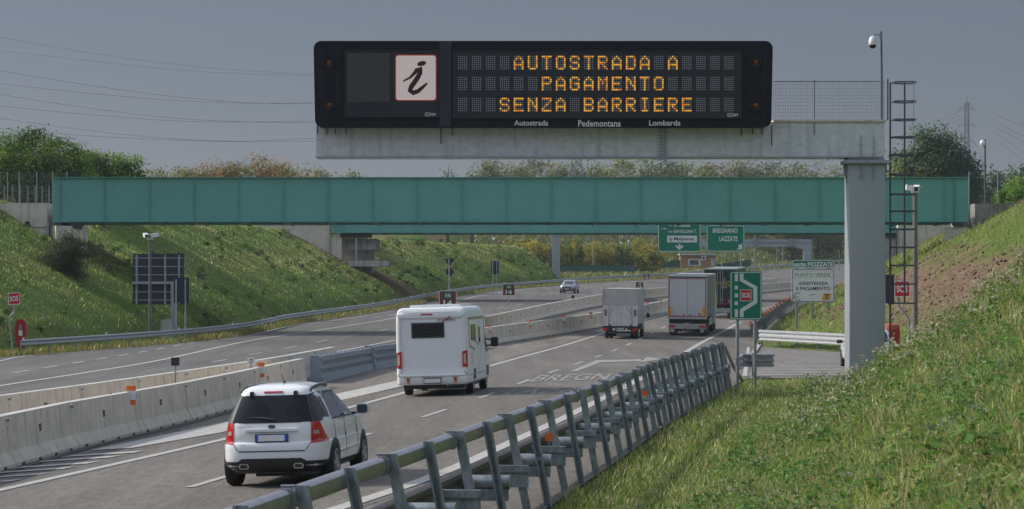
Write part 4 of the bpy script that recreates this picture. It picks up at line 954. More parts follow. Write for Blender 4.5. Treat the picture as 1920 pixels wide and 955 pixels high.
def sos_phone(px, Y, wpx, top, label, face):
    x = fx(px, Y); gz = float(zroad(x, Y))-.03; t = thing('emergency_phone', label, 'emergency phone', (x, Y, gz)); h = W(0, top, Y).z-gz; r = wpx/2*Y/FPX
    RED = mat('phone_red', (.34, .012, .012), .4); OR_ = mat('phone_orange', (.36, .075, .03), .45)
    b = MB()
    if face:
        pol = [(r*.55, .35), (r*.9, .75), (r, 1.1), (r*.97, h-.35), (r*.8, h-.12), (r*.45, h), (-r*.45, h), (-r*.8, h-.12), (-r*.97, h-.35), (-r, 1.1), (-r*.9, .75), (-r*.55, .35)]
        b.prism(pol, 'y', -.16, .16); b.build('shell', OR_, t)
        pol2 = [(a*.80, c*.96+.03) for a, c in pol]; b = MB(); b.prism(pol2, 'y', -.175, -.161); f = b.build('front_panel', RED, t)
        b = MB(); b.box(-r*.28, r*.32, -.185, -.176, .98, 1.25); b.build('notice', SIGNW, f)
        b = MB(); b.box(-r*.25, r*.25, -.184, -.176, 1.28, 1.55); b.build('speaker_grille', mat('grille_grey', (.2, .19, .19), .5), f)
        b = MB(); b.box(-r*.28, r*.28, -.12, .12, -.05, .36); b.build('pedestal', RED, t)
    else:
        b.lathe([(r*.75, -.05), (r*.8, .3), (r, .7), (r*1.02, 1.1), (r*.95, h-.22)], 'z', 20); b.build('shell', RED, t, smooth=40)
        b = MB(); b.lathe([(r*.95, h-.219), (r*.88, h-.06), (r*.6, h), (0, h+.01)], 'z', 20); b.build('cap', OR_, t, smooth=50)
    return t
sos_phone(39.5, 134.5, 23, 598.5, 'red emergency phone pillar with a white notice at the end of the left rail', True)
sos_phone(1671, 111., 34, 607, 'red emergency phone pillar with orange cap half hidden by the grey column', False)

def pole_camera(px, Y, top, base_z, label, wide, hood, twin):
    x = fx(px, Y); gz = ground_z(x, Y); t = thing('surveillance_camera', label, 'camera', (x, Y, gz)); lz = lambda py: W(0, py, Y).z-gz; s = Y/FPX
    b = MB(); b.tube([(0, 0, -.5), (0, 0, lz(top+9))], [wide*s/2*1.15, wide*s/2], 12); b.build('pole', mat('pole_brown_grey', (.16, .145, .14), .5, .3), t, smooth=40)
    zc_ = lz(top+4)
    b = MB(); b.box(-6*s, 6*s, -.1, .1, lz(top+12), lz(top+8.5)); b.build('bracket', SIGNW, t)
    for i, (dx, rz, pw) in enumerate(twin):
        M = Matrix.Translation((dx*s, -.05, zc_))@Matrix.Rotation(R(rz), 4, 'Z')@Matrix.Rotation(R(8), 4, 'X')
        b = MB(); b.box(-.10, .10, -.3, .25, -.09, .10, M=M); b.box(-.12, .12, -.38, .27, .10, .125, M=M); c = b.build('camera_housing', SIGNW, t)
        b = MB(); b.box(-.075, .075, -.308, -.301, -.07, .08, M=M); b.build('camera_lens', BLACKP, c)
    return t
pole_camera(281, 158., 438, 0, 'brown camera pole with two white cameras in front of the large sign back', 5, 1, ((-8, 20, 1), (9, -55, 1)))
pole_camera(1716, 108., 350, 0, 'brown camera pole with white camera heads right of the ladder', 9, 1, ((-7, 100, 1), (2, -10, 1)))

# sign backs on the left verge
def sign_backs():
    Y = 163.; x = fx(327, Y); gz = ground_z(x, Y); t = thing('large_sign', 'large square sign seen from its dark back on an arm from a single post', 'road sign', (x, Y, gz)); lx = lambda px: fx(px, Y)-x; lz = lambda py: W(0, py, Y).z-gz
    b = MB(); b.box(lx(248), lx(344), .2, .26, lz(571.5), lz(476)); p = b.build('sign_panel', NAVY, t)
    v = MB(); v.box(-.06, .06, .13, .199, lz(571), lz(478.5)); vb = v.build('vertical_stay', GALV, p)
    for k, px in enumerate((255.5, 309, 335)):
        c = vb if k == 0 else vb.copy()
        if k: COL.objects.link(c)
        c.location = (lx(px), 0, 0)
    h = MB(); h.box(lx(250), lx(342), .16, .199, -.025, .025); hb = h.build('horizontal_stay', GALV, p)
    for k, py in enumerate((484, 500, 515.5, 547.5, 563)):
        c = hb if k == 0 else hb.copy()
        if k: COL.objects.link(c)
        c.location = (0, -.005, lz(py))
    b = MB(); b.box(lx(248), lx(325), -.1, .12, lz(533), lz(528)); b.build('arm', GALV, t)
    b = MB(); b.box(lx(320.5), lx(328), -.12, .12, -.5, lz(528)); b.build('post', GALV, t)
    Y2 = 161.; x = fx(300, Y2); 
    b = MB(); b.prism([(fx(299.5, Y2), ground_z(x, Y2)-.5), (fx(321, Y2), ground_z(x, Y2)-.5), (fx(321, Y2), W(0, 612, Y2).z), (fx(319, Y2), W(0, 598, Y2).z), (fx(306, Y2), W(0, 599, Y2).z), (fx(300, Y2), W(0, 602, Y2).z)], 'y', Y2, Y2+.8)
    tag(b.build('concrete_plinth', CONCD), 'grey concrete plinth beside the post of the large sign back', 'plinth')
    Y = 160.; x = fx(340, Y); gz = ground_z(x, Y); t = thing('small_sign', 'small dark sign back on two thin posts right of the large sign back', 'road sign', (x, Y, gz)); lx = lambda px: fx(px, Y)-x; lz = lambda py: W(0, py, Y).z-gz
    b = MB(); b.box(lx(325.5), lx(354), .06, .1, lz(568), lz(521)); b.build('sign_panel', NAVY, t)
    for px in (330.5, 347.5): b = MB(); b.tube([(lx(px), 0, -.4), (lx(px), 0, lz(524))], .045, 8); b.build('post', GALV, t, smooth=40)
    Y = 232.; x = fx(843, Y); gz = ground_z(x, Y); t = thing('warning_sign', 'inverted triangle above a round sign, both seen from behind on one post', 'road sign', (x, Y, gz)); lx = lambda px: fx(px, Y)-x; lz = lambda py: W(0, py, Y).z-gz
    b = MB(); b.prism([(lx(833), lz(485)), (lx(852.5), lz(485)), (lx(843), lz(502))], 'y', .05, .08); b.build('triangle_panel', NAVY, t)
    b = MB(); b.lathe([(.36, .05), (.36, .08)], 'y', 24, (0, 0, lz(510))); b.build('round_panel', NAVY, t)
    b = MB(); b.tube([(lx(842), 0, -.8), (lx(842), 0, lz(486))], .05, 8); b.build('post', GALV, t, smooth=40)
    Y = 300.; x = fx(929, Y); gz = ground_z(x, Y); t = thing('small_sign', 'narrow dark sign back on two posts before the far slope', 'road sign', (x, Y, gz)); lx = lambda px: fx(px, Y)-x; lz = lambda py: W(0, py, Y).z-gz
    b = MB(); b.box(lx(921), lx(935.5), .06, .1, lz(514.5), lz(489.5)); b.build('sign_panel', NAVY, t)
    for px in (924, 931.5): b = MB(); b.tube([(lx(px), 0, -.8), (lx(px), 0, lz(490))], .045, 8); b.build('post', GALV, t, smooth=40)
sign_backs()

def km_sign(px0, px1, py0, py1, Y, num, post, label, f, half=False):
    x = fx((px0+px1)/2, Y); xb = float(f(Y)); zb = float(zroad(xb, Y))+1.006; t = thing('kilometre_sign', label, 'road sign', (x, Y, zb)); lx = lambda px: fx(px, Y)-x; lz = lambda py: W(0, py, Y).z-zb
    h0, h1 = lz(py1), lz(py0); w_ = (px1-px0)/2*Y/FPX
    p = panel(None, -w_, w_, h0, h1, .06, .10, 'sign_panel', BROWN, t, -.1); border(-w_, w_, h0, h1, .06, .028, -.104, SIGNW, p)
    H = h1-h0; g = panel(None, -w_*.38, w_*.38, h0+H*.56, h1-H*.1, .04, .006, 'route_shield', SIGNG, p, -.107); lettering('A36', SIGNW, g, -w_*.32, w_*.32, h0+H*.64, h1-H*.17, -.109, .02)
    lettering(num, SIGNW, p, -w_*.5, w_*.5, h0+H*.12, h0+H*.47, -.106, .03)
    b = MB(); b.tube([(lx(a), .02, lz(c)) for a, c in post]+[(xb-x, .02, 0)] if post else [(0, .02, h0), (0, .02, 0)], .03, 6); b.build('post', STEELP, t, smooth=50)
km_sign(823.5, 856, 545, 579, 140., '14', None, 'brown kilometre sign rising just behind the motorhome roof', BFAR)
km_sign(942.5, 965.5, 532.5, 554.5, 196., '14', ((954, 555), (954, 567), (946, 574), (942, 582)), 'brown kilometre sign with the number 14 on a bent post above the median', BFAR)
km_sign(1205, 1218.5, 512.5, 525, 315., '13', ((1212, 525), (1212, 530)), 'small brown kilometre sign with the number 13 above the far median', BFAR)
km_sign(1191.5, 1207, 528.5, 544.5, 262., '13', None, 'brown kilometre sign touching the top corner of the small box truck', BNEAR)

def small_plate(px0, px1, py0, py1, Y, label, rows, dark, posts, f):
    x = fx((px0+px1)/2, Y); xb = float(f(Y)); zb = float(zroad(xb, Y))+.6; t = thing('marker_plate', label, 'marker', (x, Y, zb)); lz = lambda py: W(0, py, Y).z-zb; w_ = (px1-px0)/2*Y/FPX
    p = panel(None, -w_, w_, lz(py1), lz(py0), .015, .02, 'plate', NAVY if dark else SIGNW, t, -.02); H = lz(py0)-lz(py1); K = mat('sign_black_letter', (.03, .03, .035), .5)
    for tx, a, c, u in rows: lettering(tx, K, p, -w_*u, w_*u, lz(py1)+H*a, lz(py1)+H*c, -.024, .03)
    if rows: b = MB(); b.box(-w_*.9, w_*.9, -.023, -.0205, lz(py1)+H*.52, lz(py1)+H*.535); b.build('divider', K, p)
    b = MB(); b.tube([(0, .02, 0), (0, .02, lz(py0)-.03)], .025, 6); b.build('post', STEELP, t, smooth=50)
small_plate(463.5, 478, 670.5, 684.5, 84., 'small white number plate on a stem above the barriers', (('VIII', .58, .84, .42), ('19', .12, .42, .36)), False, 1, BFAR)
small_plate(321, 336.5, 670.5, 686, 78., 'small dark plate seen from behind on the rear barrier at left', (), True, 1, BFAR)
small_plate(1071.5, 1077, 554, 560, 226., 'tiny dark marker plate on the far barrier below the oncoming car', (), True, 1, BFAR)

def delineator(px, py0, py1, label, group=None, w_=.115, f=BNEAR, side=.14):
    # fixed to the carriageway face of the barrier
    best = min(np.arange(44, 330, .25), key=lambda y: abs((float(f(y))+side)*FPX/y+CX-px)); Y = float(best); x = float(f(Y))+side; z0 = float(zroad(x, Y)); t = thing('delineator', label, 'delineator', (x, Y-.05, z0), 0, group)
    h0, h1 = .72, 1.16
    b = MB(); b.box(-w_, w_, 0, .012, h0+.1, h1-.12); p = b.build('white_band', SIGNW, t)
    b = MB(); b.box(-w_, w_, -.002, .014, h1-.118, h1); b.build('orange_band', ORANGE, t)
    b = MB(); b.box(-w_, w_, -.002, .014, h0-.02, h0+.098); b.build('orange_band', ORANGE, t)
    b = MB(); b.box(-.02, .02, .015, .05, h0-.02, h1-.1); b.build('bracket', STEELP, t)
delineator(245, 726, 757, 'orange and white delineator on the front barrier left of the white SUV')
delineator(490, 685, 712, 'orange and white delineator on the front barrier above the roof of the white SUV')
delineator(917, 610, 626, 'orange delineator on the barrier just right of the motorhome')
delineator(994, 600, 613, 'orange delineator on the barrier below the brown number 14 sign')
delineator(1056, 592, 604, 'orange delineator on the barrier under the oncoming car')
delineator(1108, 588, 598, 'orange delineator on the barrier just left of the small box truck')
delineator(1214, 568, 577, 'orange delineator on the barrier between the two trucks, nearer one')
delineator(1240, 563, 570, 'orange delineator on the barrier between the two trucks, farther one')
def rail_flag(px, py, dz, label):
    X, Y, z = G(px, py, dz); t = thing('rail_reflector', label, 'reflector', (X, Y, z+dz-.06)); b = MB(); b.box(-.055, .055, -.01, 0, 0, .12); b.build('orange_plate', ORANGE, t)
    b = MB(); b.box(-.01, .01, .002, .02, -.1, .1); b.build('stem', STEELP, t)
rail_flag(1029, 820, .92, 'square orange reflector behind the posts of the near guard rail')
rail_flag(1209, 738, .92, 'small orange reflector further along behind the near guard rail')
# ------------------------------------------------------------------ vehicles
class Hull:
    """body as a stack of rounded plan outlines: z -> half width, rear y, front y, corner exponent"""
    def __init__(s, tab, n=7.):
        s.z = np.array([r[0] for r in tab]); s.t = np.array([r[1:4] for r in tab]); s.n = n; s.tab = tab
    def at(s, z): return [np.interp(z, s.z, s.t[:, k]) for k in range(3)]
    def body(s, N=72, sub=1, skip_floor=False):
        zs = []
        for a, b_ in zip(s.z[:-1], s.z[1:]): zs += [a+(b_-a)*k/sub for k in range(sub)]
        zs.append(s.z[-1]); b = MB(); L = []
        th = np.linspace(0, 2*np.pi, N, endpoint=False)
        c, q = np.cos(th), np.sin(th); e = 2/s.n
        # even out the spacing along the outline
        X0 = np.sign(c)*np.abs(c)**e; Y0 = np.sign(q)*np.abs(q)**e
        for z in zs:
            hw, yr, yf = s.at(z); L += [(hw*x, (yr+yf)/2+(yf-yr)/2*y, z) for x, y in zip(X0, Y0)]
        m = len(zs); f = [(i*N+k, i*N+(k+1) % N, (i+1)*N+(k+1) % N, (i+1)*N+k) for i in range(m-1) for k in range(N)]
        f += [tuple(range(N-1, -1, -1)), tuple(range((m-1)*N, m*N))]
        b.add(L, f); return b
    def X(s, y, z, off=0.):
        hw, yr, yf = s.at(z); u = np.clip(abs((y-(yr+yf)/2)/((yf-yr)/2)), 0, .9999); return hw*(1-u**s.n)**(1/s.n)+off
    def Yr(s, x, z, off=0., front=False):
        hw, yr, yf = s.at(z); u = np.clip(abs(x/hw), 0, .9999); d = (yf-yr)/2*(1-u**s.n)**(1/s.n); c = (yr+yf)/2
        return c+d+off if front else c-d-off
    def patch(s, kind, quad, off=.006, nu=8, nv=8, th=.012, sgn=1):
        """quad: 4 corners (a,z) counter-clockwise from lower left, a = x on the rear/front, y on the side"""
        A, B_, C, D = [np.array(q, float) for q in quad]; P = []; I = []
        for j in range(nv+1):
            for i in range(nu+1):
                u, v = i/nu, j/nv; a, z = (A*(1-u)+B_*u)*(1-v)+(D*(1-u)+C*u)*v
                for lst, o in ((P, off), (I, -th)):
                    lst.append((a, s.Yr(a, z, o), z) if kind == 'rear' else ((a, s.Yr(a, z, o, True), z) if kind == 'front' else (sgn*s.X(a, z, o), a, z)))
        W_ = nu+1; f = [(j*W_+i, j*W_+i+1, (j+1)*W_+i+1, (j+1)*W_+i) for j in range(nv) for i in range(nu)]
        ring = [i for i in range(W_)]+[j*W_+nu for j in range(1, nv+1)]+[nv*W_+i for i in range(nu-1, -1, -1)]+[j*W_ for j in range(nv-1, 0, -1)]
        n = len(P); f += [(ring[k], ring[(k+1) % len(ring)], n+ring[(k+1) % len(ring)], n+ring[k]) for k in range(len(ring))]
        b = MB(); b.add(P+I, f); return b
    def poly(s, kind, pts, off=.006, sgn=1, th=.012):
        """convex outline as a fan of points placed on the surface"""
        c = np.mean(np.array(pts), 0); dense = []
        for p, q in zip(pts, pts[1:]+pts[:1]):
            for k in range(4): dense.append(np.array(p)+(np.array(q)-np.array(p))*k/4)
        def pt(a, z, o): return (a, s.Yr(a, z, o), z) if kind == 'rear' else ((a, s.Yr(a, z, o, True), z) if kind == 'front' else (sgn*s.X(a, z, o), a, z))
        n = len(dense); R_ = 4; vs = [pt(c[0], c[1], off)]
        for r in range(1, R_+1): vs += [pt(*(c+(d-c)*r/R_), off) for d in dense]
        vs += [pt(*d, -th) for d in dense]
        f = [(0, 1+k, 1+(k+1) % n) for k in range(n)]
        for r in range(R_): f += [(1+r*n+k, 1+(r+1)*n+k, 1+(r+1)*n+(k+1) % n, 1+r*n+(k+1) % n) for k in range(n)]
        b = MB(); b.add(vs, f); return b

def make_wheel(parent, x, y, r, wd, sgn, rim=ALLOY, spokes=5):
    b = MB(); b.lathe([(r*.62, -wd/2), (r*.93, -wd/2), (r, -wd*.36), (r, wd*.36), (r*.93, wd/2), (r*.66, wd/2), (r*.62, wd*.42)], 'x', 28)
    w_ = b.build('wheel', RUBBER, parent, smooth=40); w_.location = (x, y, r)
    o = sgn*wd/2; b = MB(); b.lathe([(r*.62, o-sgn*.06), (r*.655, o+sgn*.002), (r*.60, o+sgn*.004), (r*.57, o-sgn*.045), (.01, o-sgn*.05)], 'x', 24)
    for k in range(spokes):
        a = 2*math.pi*k/spokes+.3; M = Matrix.Rotation(a, 4, 'X'); b.box(o-sgn*.045, o-sgn*.004, -.035, .035, .03, r*.6, M=M)
    b.lathe([(.07, o-sgn*.05), (.06, o+sgn*.004), (.01, o+sgn*.006)], 'x', 12); b.build('rim', rim, w_, smooth=35)
    return w_
def hub_place(t, Y, px, yaw_deg, roll=True):
    x = fx(px, Y); z = float(zroad(x, Y)); x2 = x+math.sin(R(yaw_deg))*4; z2 = float(zroad(x2, Y+4))
    e = float(ee(Y)); t.location = (x, Y, z+.004)
    t.rotation_euler = (math.atan2(z2-z, 4), -math.atan(e)*1.0, -R(yaw_deg))

def suv():
    t = thing('white_suv', 'white compact SUV with black bumper and red tail lights driving away at the front', 'car')
    H = Hull([(.24, .76, .16, 4.18), (.30, .84, .07, 4.24), (.36, .89, .02, 4.30), (.48, .915, -.005, 4.34), (.70, .918, .0, 4.35), (.735, .915, .015, 4.35), (.76, .90, .06, 4.34), (.86, .892, .055, 4.32), (1.0, .878, .075, 4.22),
              (1.06, .862, .09, 3.75), (1.09, .845, .105, 3.25), (1.2, .795, .15, 3.02), (1.35, .727, .225, 2.72), (1.5, .655, .315, 2.42), (1.57, .615, .355, 2.26), (1.615, .57, .40, 2.12), (1.655, .49, .50, 1.96), (1.682, .36, .66, 1.8), (1.693, .20, .85, 1.6)], 6.5)
    H.body(96, 3).build('body', WHITE, t, smooth=35)
    P = lambda k, q, m, nm, off=.006, par=t, sg=1, nu=10, nv=8: H.patch(k, q, off, nu, nv, .02, sg).build(nm, m, par, smooth=40)
    gl = P('rear', [(-.675, 1.075), (.675, 1.075), (.545, 1.515), (-.545, 1.515)], GLASSD, 'rear_window', .010)
    # what shows through: seat backs and a lighter sliver
    for xx in (-.18, .34): H.poly('rear', [(xx-.12, 1.2), (xx+.12, 1.2), (xx+.10, 1.36), (xx-.10, 1.36)], .012).build('headrest_shape', mat('glass_dark_shape', (.007, .008, .010), .10, spec=.3), gl)
    for s_ in (-1, 1):
        q = [(.68, 1.075), (.852, 1.075), (.632, 1.55), (.55, 1.515)]; q = q if s_ > 0 else [(-.852, 1.075), (-.68, 1.075), (-.55, 1.515), (-.632, 1.55)]
        P('rear', q, BLACKP, 'pillar_trim', .008)
        b = MB(); pts = [(s_*(H.X(y, 1.60)-.002), y, 1.60+.05*math.sin(math.pi*(k+.6)/10.2)) for k, y in enumerate(np.linspace(.62, 2.05, 10))]
        b.tube([(s_*(H.X(.50, 1.565)), .50, 1.565)]+pts, .024, 8); rr = b.build('roof_rail', BLACKP, t, smooth=50)
        b = MB(); b.tube([(p[0], p[1], p[2]+.012) for p in pts[2:9]], .018, 8); b.build('rail_bar', ALLOY, rr, smooth=50)
    # tail lights wrap the corners
    for s_ in (-1, 1):
        q = [(.655, .725), (.880, .735), (.775, 1.072), (.655, 1.073)]; q = q if s_ > 0 else [(-.880, .735), (-.655, .725), (-.655, 1.073), (-.775, 1.072)]
        l_ = P('rear', q, REDL, 'tail_light', .014)
        H.patch('side', [(.15, .74), (.34, .75), (.30, .96), (.16, 1.06)], .012, 6, 6, .02, s_).build('light_wrap', REDL, l_, smooth=40)
        q = [(.69, .875), (.79, .87), (.79, .93), (.69, .935)]; q = q if s_ > 0 else [(-.79, .87), (-.69, .875), (-.69, .935), (-.79, .93)]
        P('rear', q, mat('clear_lens', (.36, .30, .28), .2, coat=.4), 'reversing_lens', .018, l_)
    # bumper lower half, exhausts, plate, garnish, lock line
    lb_ = H.poly('rear', [(-.86, .31), (.86, .31), (.895, .44), (.60, .455), (.52, .475), (-.52, .475), (-.60, .455), (-.895, .44)], .010)
    H.patch('rear', [(-.82, .245), (.82, .245), (.905, .435), (-.905, .435)], .008, 28, 4, .03).build('lower_bumper', BLACKP, t, smooth=40)
    for s_ in (-1, 1): H.patch('side', [(.20, .25), (.50, .25), (.50, .43), (.10, .435)], .008, 8, 4, .02, s_).build('bumper_corner', BLACKP, t, smooth=40)
    H.patch('rear', [(-.60, .425), (.60, .425), (.50, .485), (-.50, .485)], .011, 10, 2, .02).build('bumper_insert', BLACKP, t, smooth=40)
    H.patch('rear', [(-.56, .595), (.56, .595), (.56, .612), (-.56, .612)], .008, 10, 2, .02).build('tailgate_gap', mat('panel_gap', (.03, .03, .032), .8), t)
    for q in ([(-.585, .62), (-.577, .62), (-.645, .735), (-.653, .735)], [(.577, .62), (.585, .62), (.653, .735), (.645, .735)], [(-.66, 1.066), (.66, 1.066), (.66, 1.074), (-.66, 1.074)]):
        H.patch('rear', q, .009, 6, 4, .01).build('tailgate_gap', MATS['panel_gap'], t)
    for s_ in (-1, 1):
        c = (s_*.46, -.03, .365); b = MB(); b.prism(rrect(c[0]-.085, c[0]+.085, .315, .405, .04), 'y', -.055, .06); e = b.build('exhaust_tip', CHROME, t, smooth=40)
        b = MB(); b.prism(rrect(c[0]-.066, c[0]+.066, .33, .39, .028), 'y', -.0575, -.0552); b.build('pipe_bore', BLACKP, e)
    py_ = H.Yr(0, .83)-.03; b = MB(); b.box(-.275, .275, py_-.004, py_+.03, .755, .885); pl = b.build('number_plate', BLACKP, t)
    b = MB(); b.box(-.262, .262, py_-.008, py_-.005, .765, .875); b.build('plate_face', PLATEB, pl)
    b = MB(); b.box(-.222, .222, py_-.011, py_-.009, .77, .87); b.build('plate_field', PLATEW, pl)
    b = MB(); b.prism([(-.44, .925), (.44, .925), (.43, .965), (-.43, .965)], 'y', H.Yr(0, .94)-.045, H.Yr(0, .94)+.05); b.build('tailgate_garnish', WHITE, t)
    yb = H.Yr(0, 1.0)-.014; b = MB(); b.lathe([(1, 0), (1, .008)], 'y', 20); ov = MB(); ov.add([(x*.062, yb+y, 1.005+z*.031) for x, y, z in b.v], b.f); em = ov.build('badge', BLACKP, t)
    lettering('KIA', CHROME, em, -.042, .042, .989, 1.021, yb-.003, .02)
    b = MB(); yb = H.Yr(-.5, 1.01)-.012
    lettering('SPORTAGE', mat('badge_grey', (.5, .5, .5), .3, .7), t, -.60, -.34, 1.0, 1.018, yb, .01); lettering('CRDi', BLACKP, t, -.53, -.43, .70, .716, H.Yr(-.5, .70)-.012, .01)
    H.patch('rear', [(-.17, 1.555), (.15, 1.555), (.145, 1.582), (-.165, 1.582)], .014, 8, 2, .03).build('brake_light', REDL, t, smooth=40)
    for xx in (-.37, .37):
        b = MB(); y = H.Yr(xx, 1.52); b.prism(rrect(xx-.03, xx+.03, 1.475, 1.585, .028), 'y', y-.05, y+.04); b.build('hinge_cover', BLACKP, t, smooth=40)
    y = H.Yr(0, 1.15); b = MB(); b.tube([(.06, H.Yr(.06, 1.12)-.03, 1.115), (-.1, H.Yr(-.1, 1.15)-.03, 1.14), (-.40, H.Yr(-.4, 1.16)-.02, 1.16)], [.022, .022, .012], 6); b.build('wiper', BLACKP, t, smooth=50)
    b = MB(); b.tube([(.05, .95, 1.69), (.05, .85, 1.78), (.05, .78, 1.84)], [.012, .009, .008], 6); b.lathe([(.035, 0), (.015, .05)], 'z', 8, (.05, .95, 1.685)); b.build('aerial', BLACKP, t, smooth=50)
    # sides
    for s_ in (-1, 1):
        sd = lambda pts, m, nm, off=.007, par=t: H.poly('side', pts, off, s_).build(nm, m, par, smooth=40)
        sd([(.55, 1.14), (.80, 1.12), (.84, 1.3), (.80, 1.46), (.66, 1.47), (.56, 1.36)], GLASSD, 'quarter_window')
        wn = sd([(.98, 1.11), (1.83, 1.09), (1.80, 1.50), (1.22, 1.50), (1.04, 1.42)], GLASSM, 'side_window'); wf = sd([(1.88, 1.09), (2.86, 1.10), (2.62, 1.34), (2.25, 1.49), (1.85, 1.50)], GLASSM, 'side_window')
        sd([(.94, 1.075), (2.98, 1.065), (2.98, 1.085), (.94, 1.10)], BLACKP, 'window_trim', .009); sd([(.96, 1.42), (1.2, 1.52), (2.25, 1.515), (2.9, 1.10), (2.96, 1.10), (2.28, 1.545), (1.15, 1.55)][:4]+[(2.28, 1.54), (1.16, 1.545)], BLACKP, 'window_trim', .004)
        for y in (1.845, 2.93): sd([(y, .42), (y+.012, .42), (y+.012, 1.06), (y, 1.06)], MATS['panel_gap'], 'door_gap', .005)
        sd([(.98, .72), (.992, .72), (1.0, 1.06), (.988, 1.06)], MATS['panel_gap'], 'door_gap', .005)
        for y in (1.25, 2.15): sd([(y, .90), (y+.2, .91), (y+.2, .945), (y, .94)], WHITE, 'door_handle', .035)
        sd([(1.3, .30), (3.0, .30), (3.02, .37), (1.28, .37)], BLACKP, 'sill', .006); sd([(1.3, .50), (2.95, .52), (2.95, .545), (1.3, .525)], mat('grey_side_strip', (.40, .41, .42), .4), 'side_strip', .012)  # black sill and a light grey strip along the doors
        for yc in (.86, 3.50):
            pts = [(yc+.43*math.cos(a), max(.305, .36+.41*math.sin(a))) for a in np.linspace(0, math.pi, 13)]; sd([(yc-.43, .305)]+pts[::-1][0:0]+[(yc+.43, .305)]+pts, BLACKP, 'wheel_arch', .006)
            make_wheel(t, s_*.815, yc, .352, .225, s_)
        y = 2.80; b = MB(); b.prism(rrect(s_*1.04-.11, s_*1.04+.11, 1.07, 1.25, .05), 'y', y-.05, y+.09); mr = b.build('door_mirror', WHITE, t, smooth=50)
        b = MB(); b.prism(rrect(s_*1.04-.092, s_*1.04+.092, 1.085, 1.235, .045), 'y', y-.056, y-.0505); b.build('mirror_glass', GLASSM, mr); b = MB(); b.box(min(s_*.84, s_*.95), max(s_*.84, s_*.95), y-.02, y+.05, 1.07, 1.11); b.build('mirror_stalk', BLACKP, mr)
    b = MB(); b.box(-.72, .72, .3, 4., .22, .34); b.box(-.35, .3, .35, .9, .17, .26); b.lathe([(.08, -.6), (.08, .6)], 'x', 10, (0, .86, .3)); b.build('underbody', BLACKP, t)
    hub_place(t, 44.0, 511, 7.0); return t
suv()

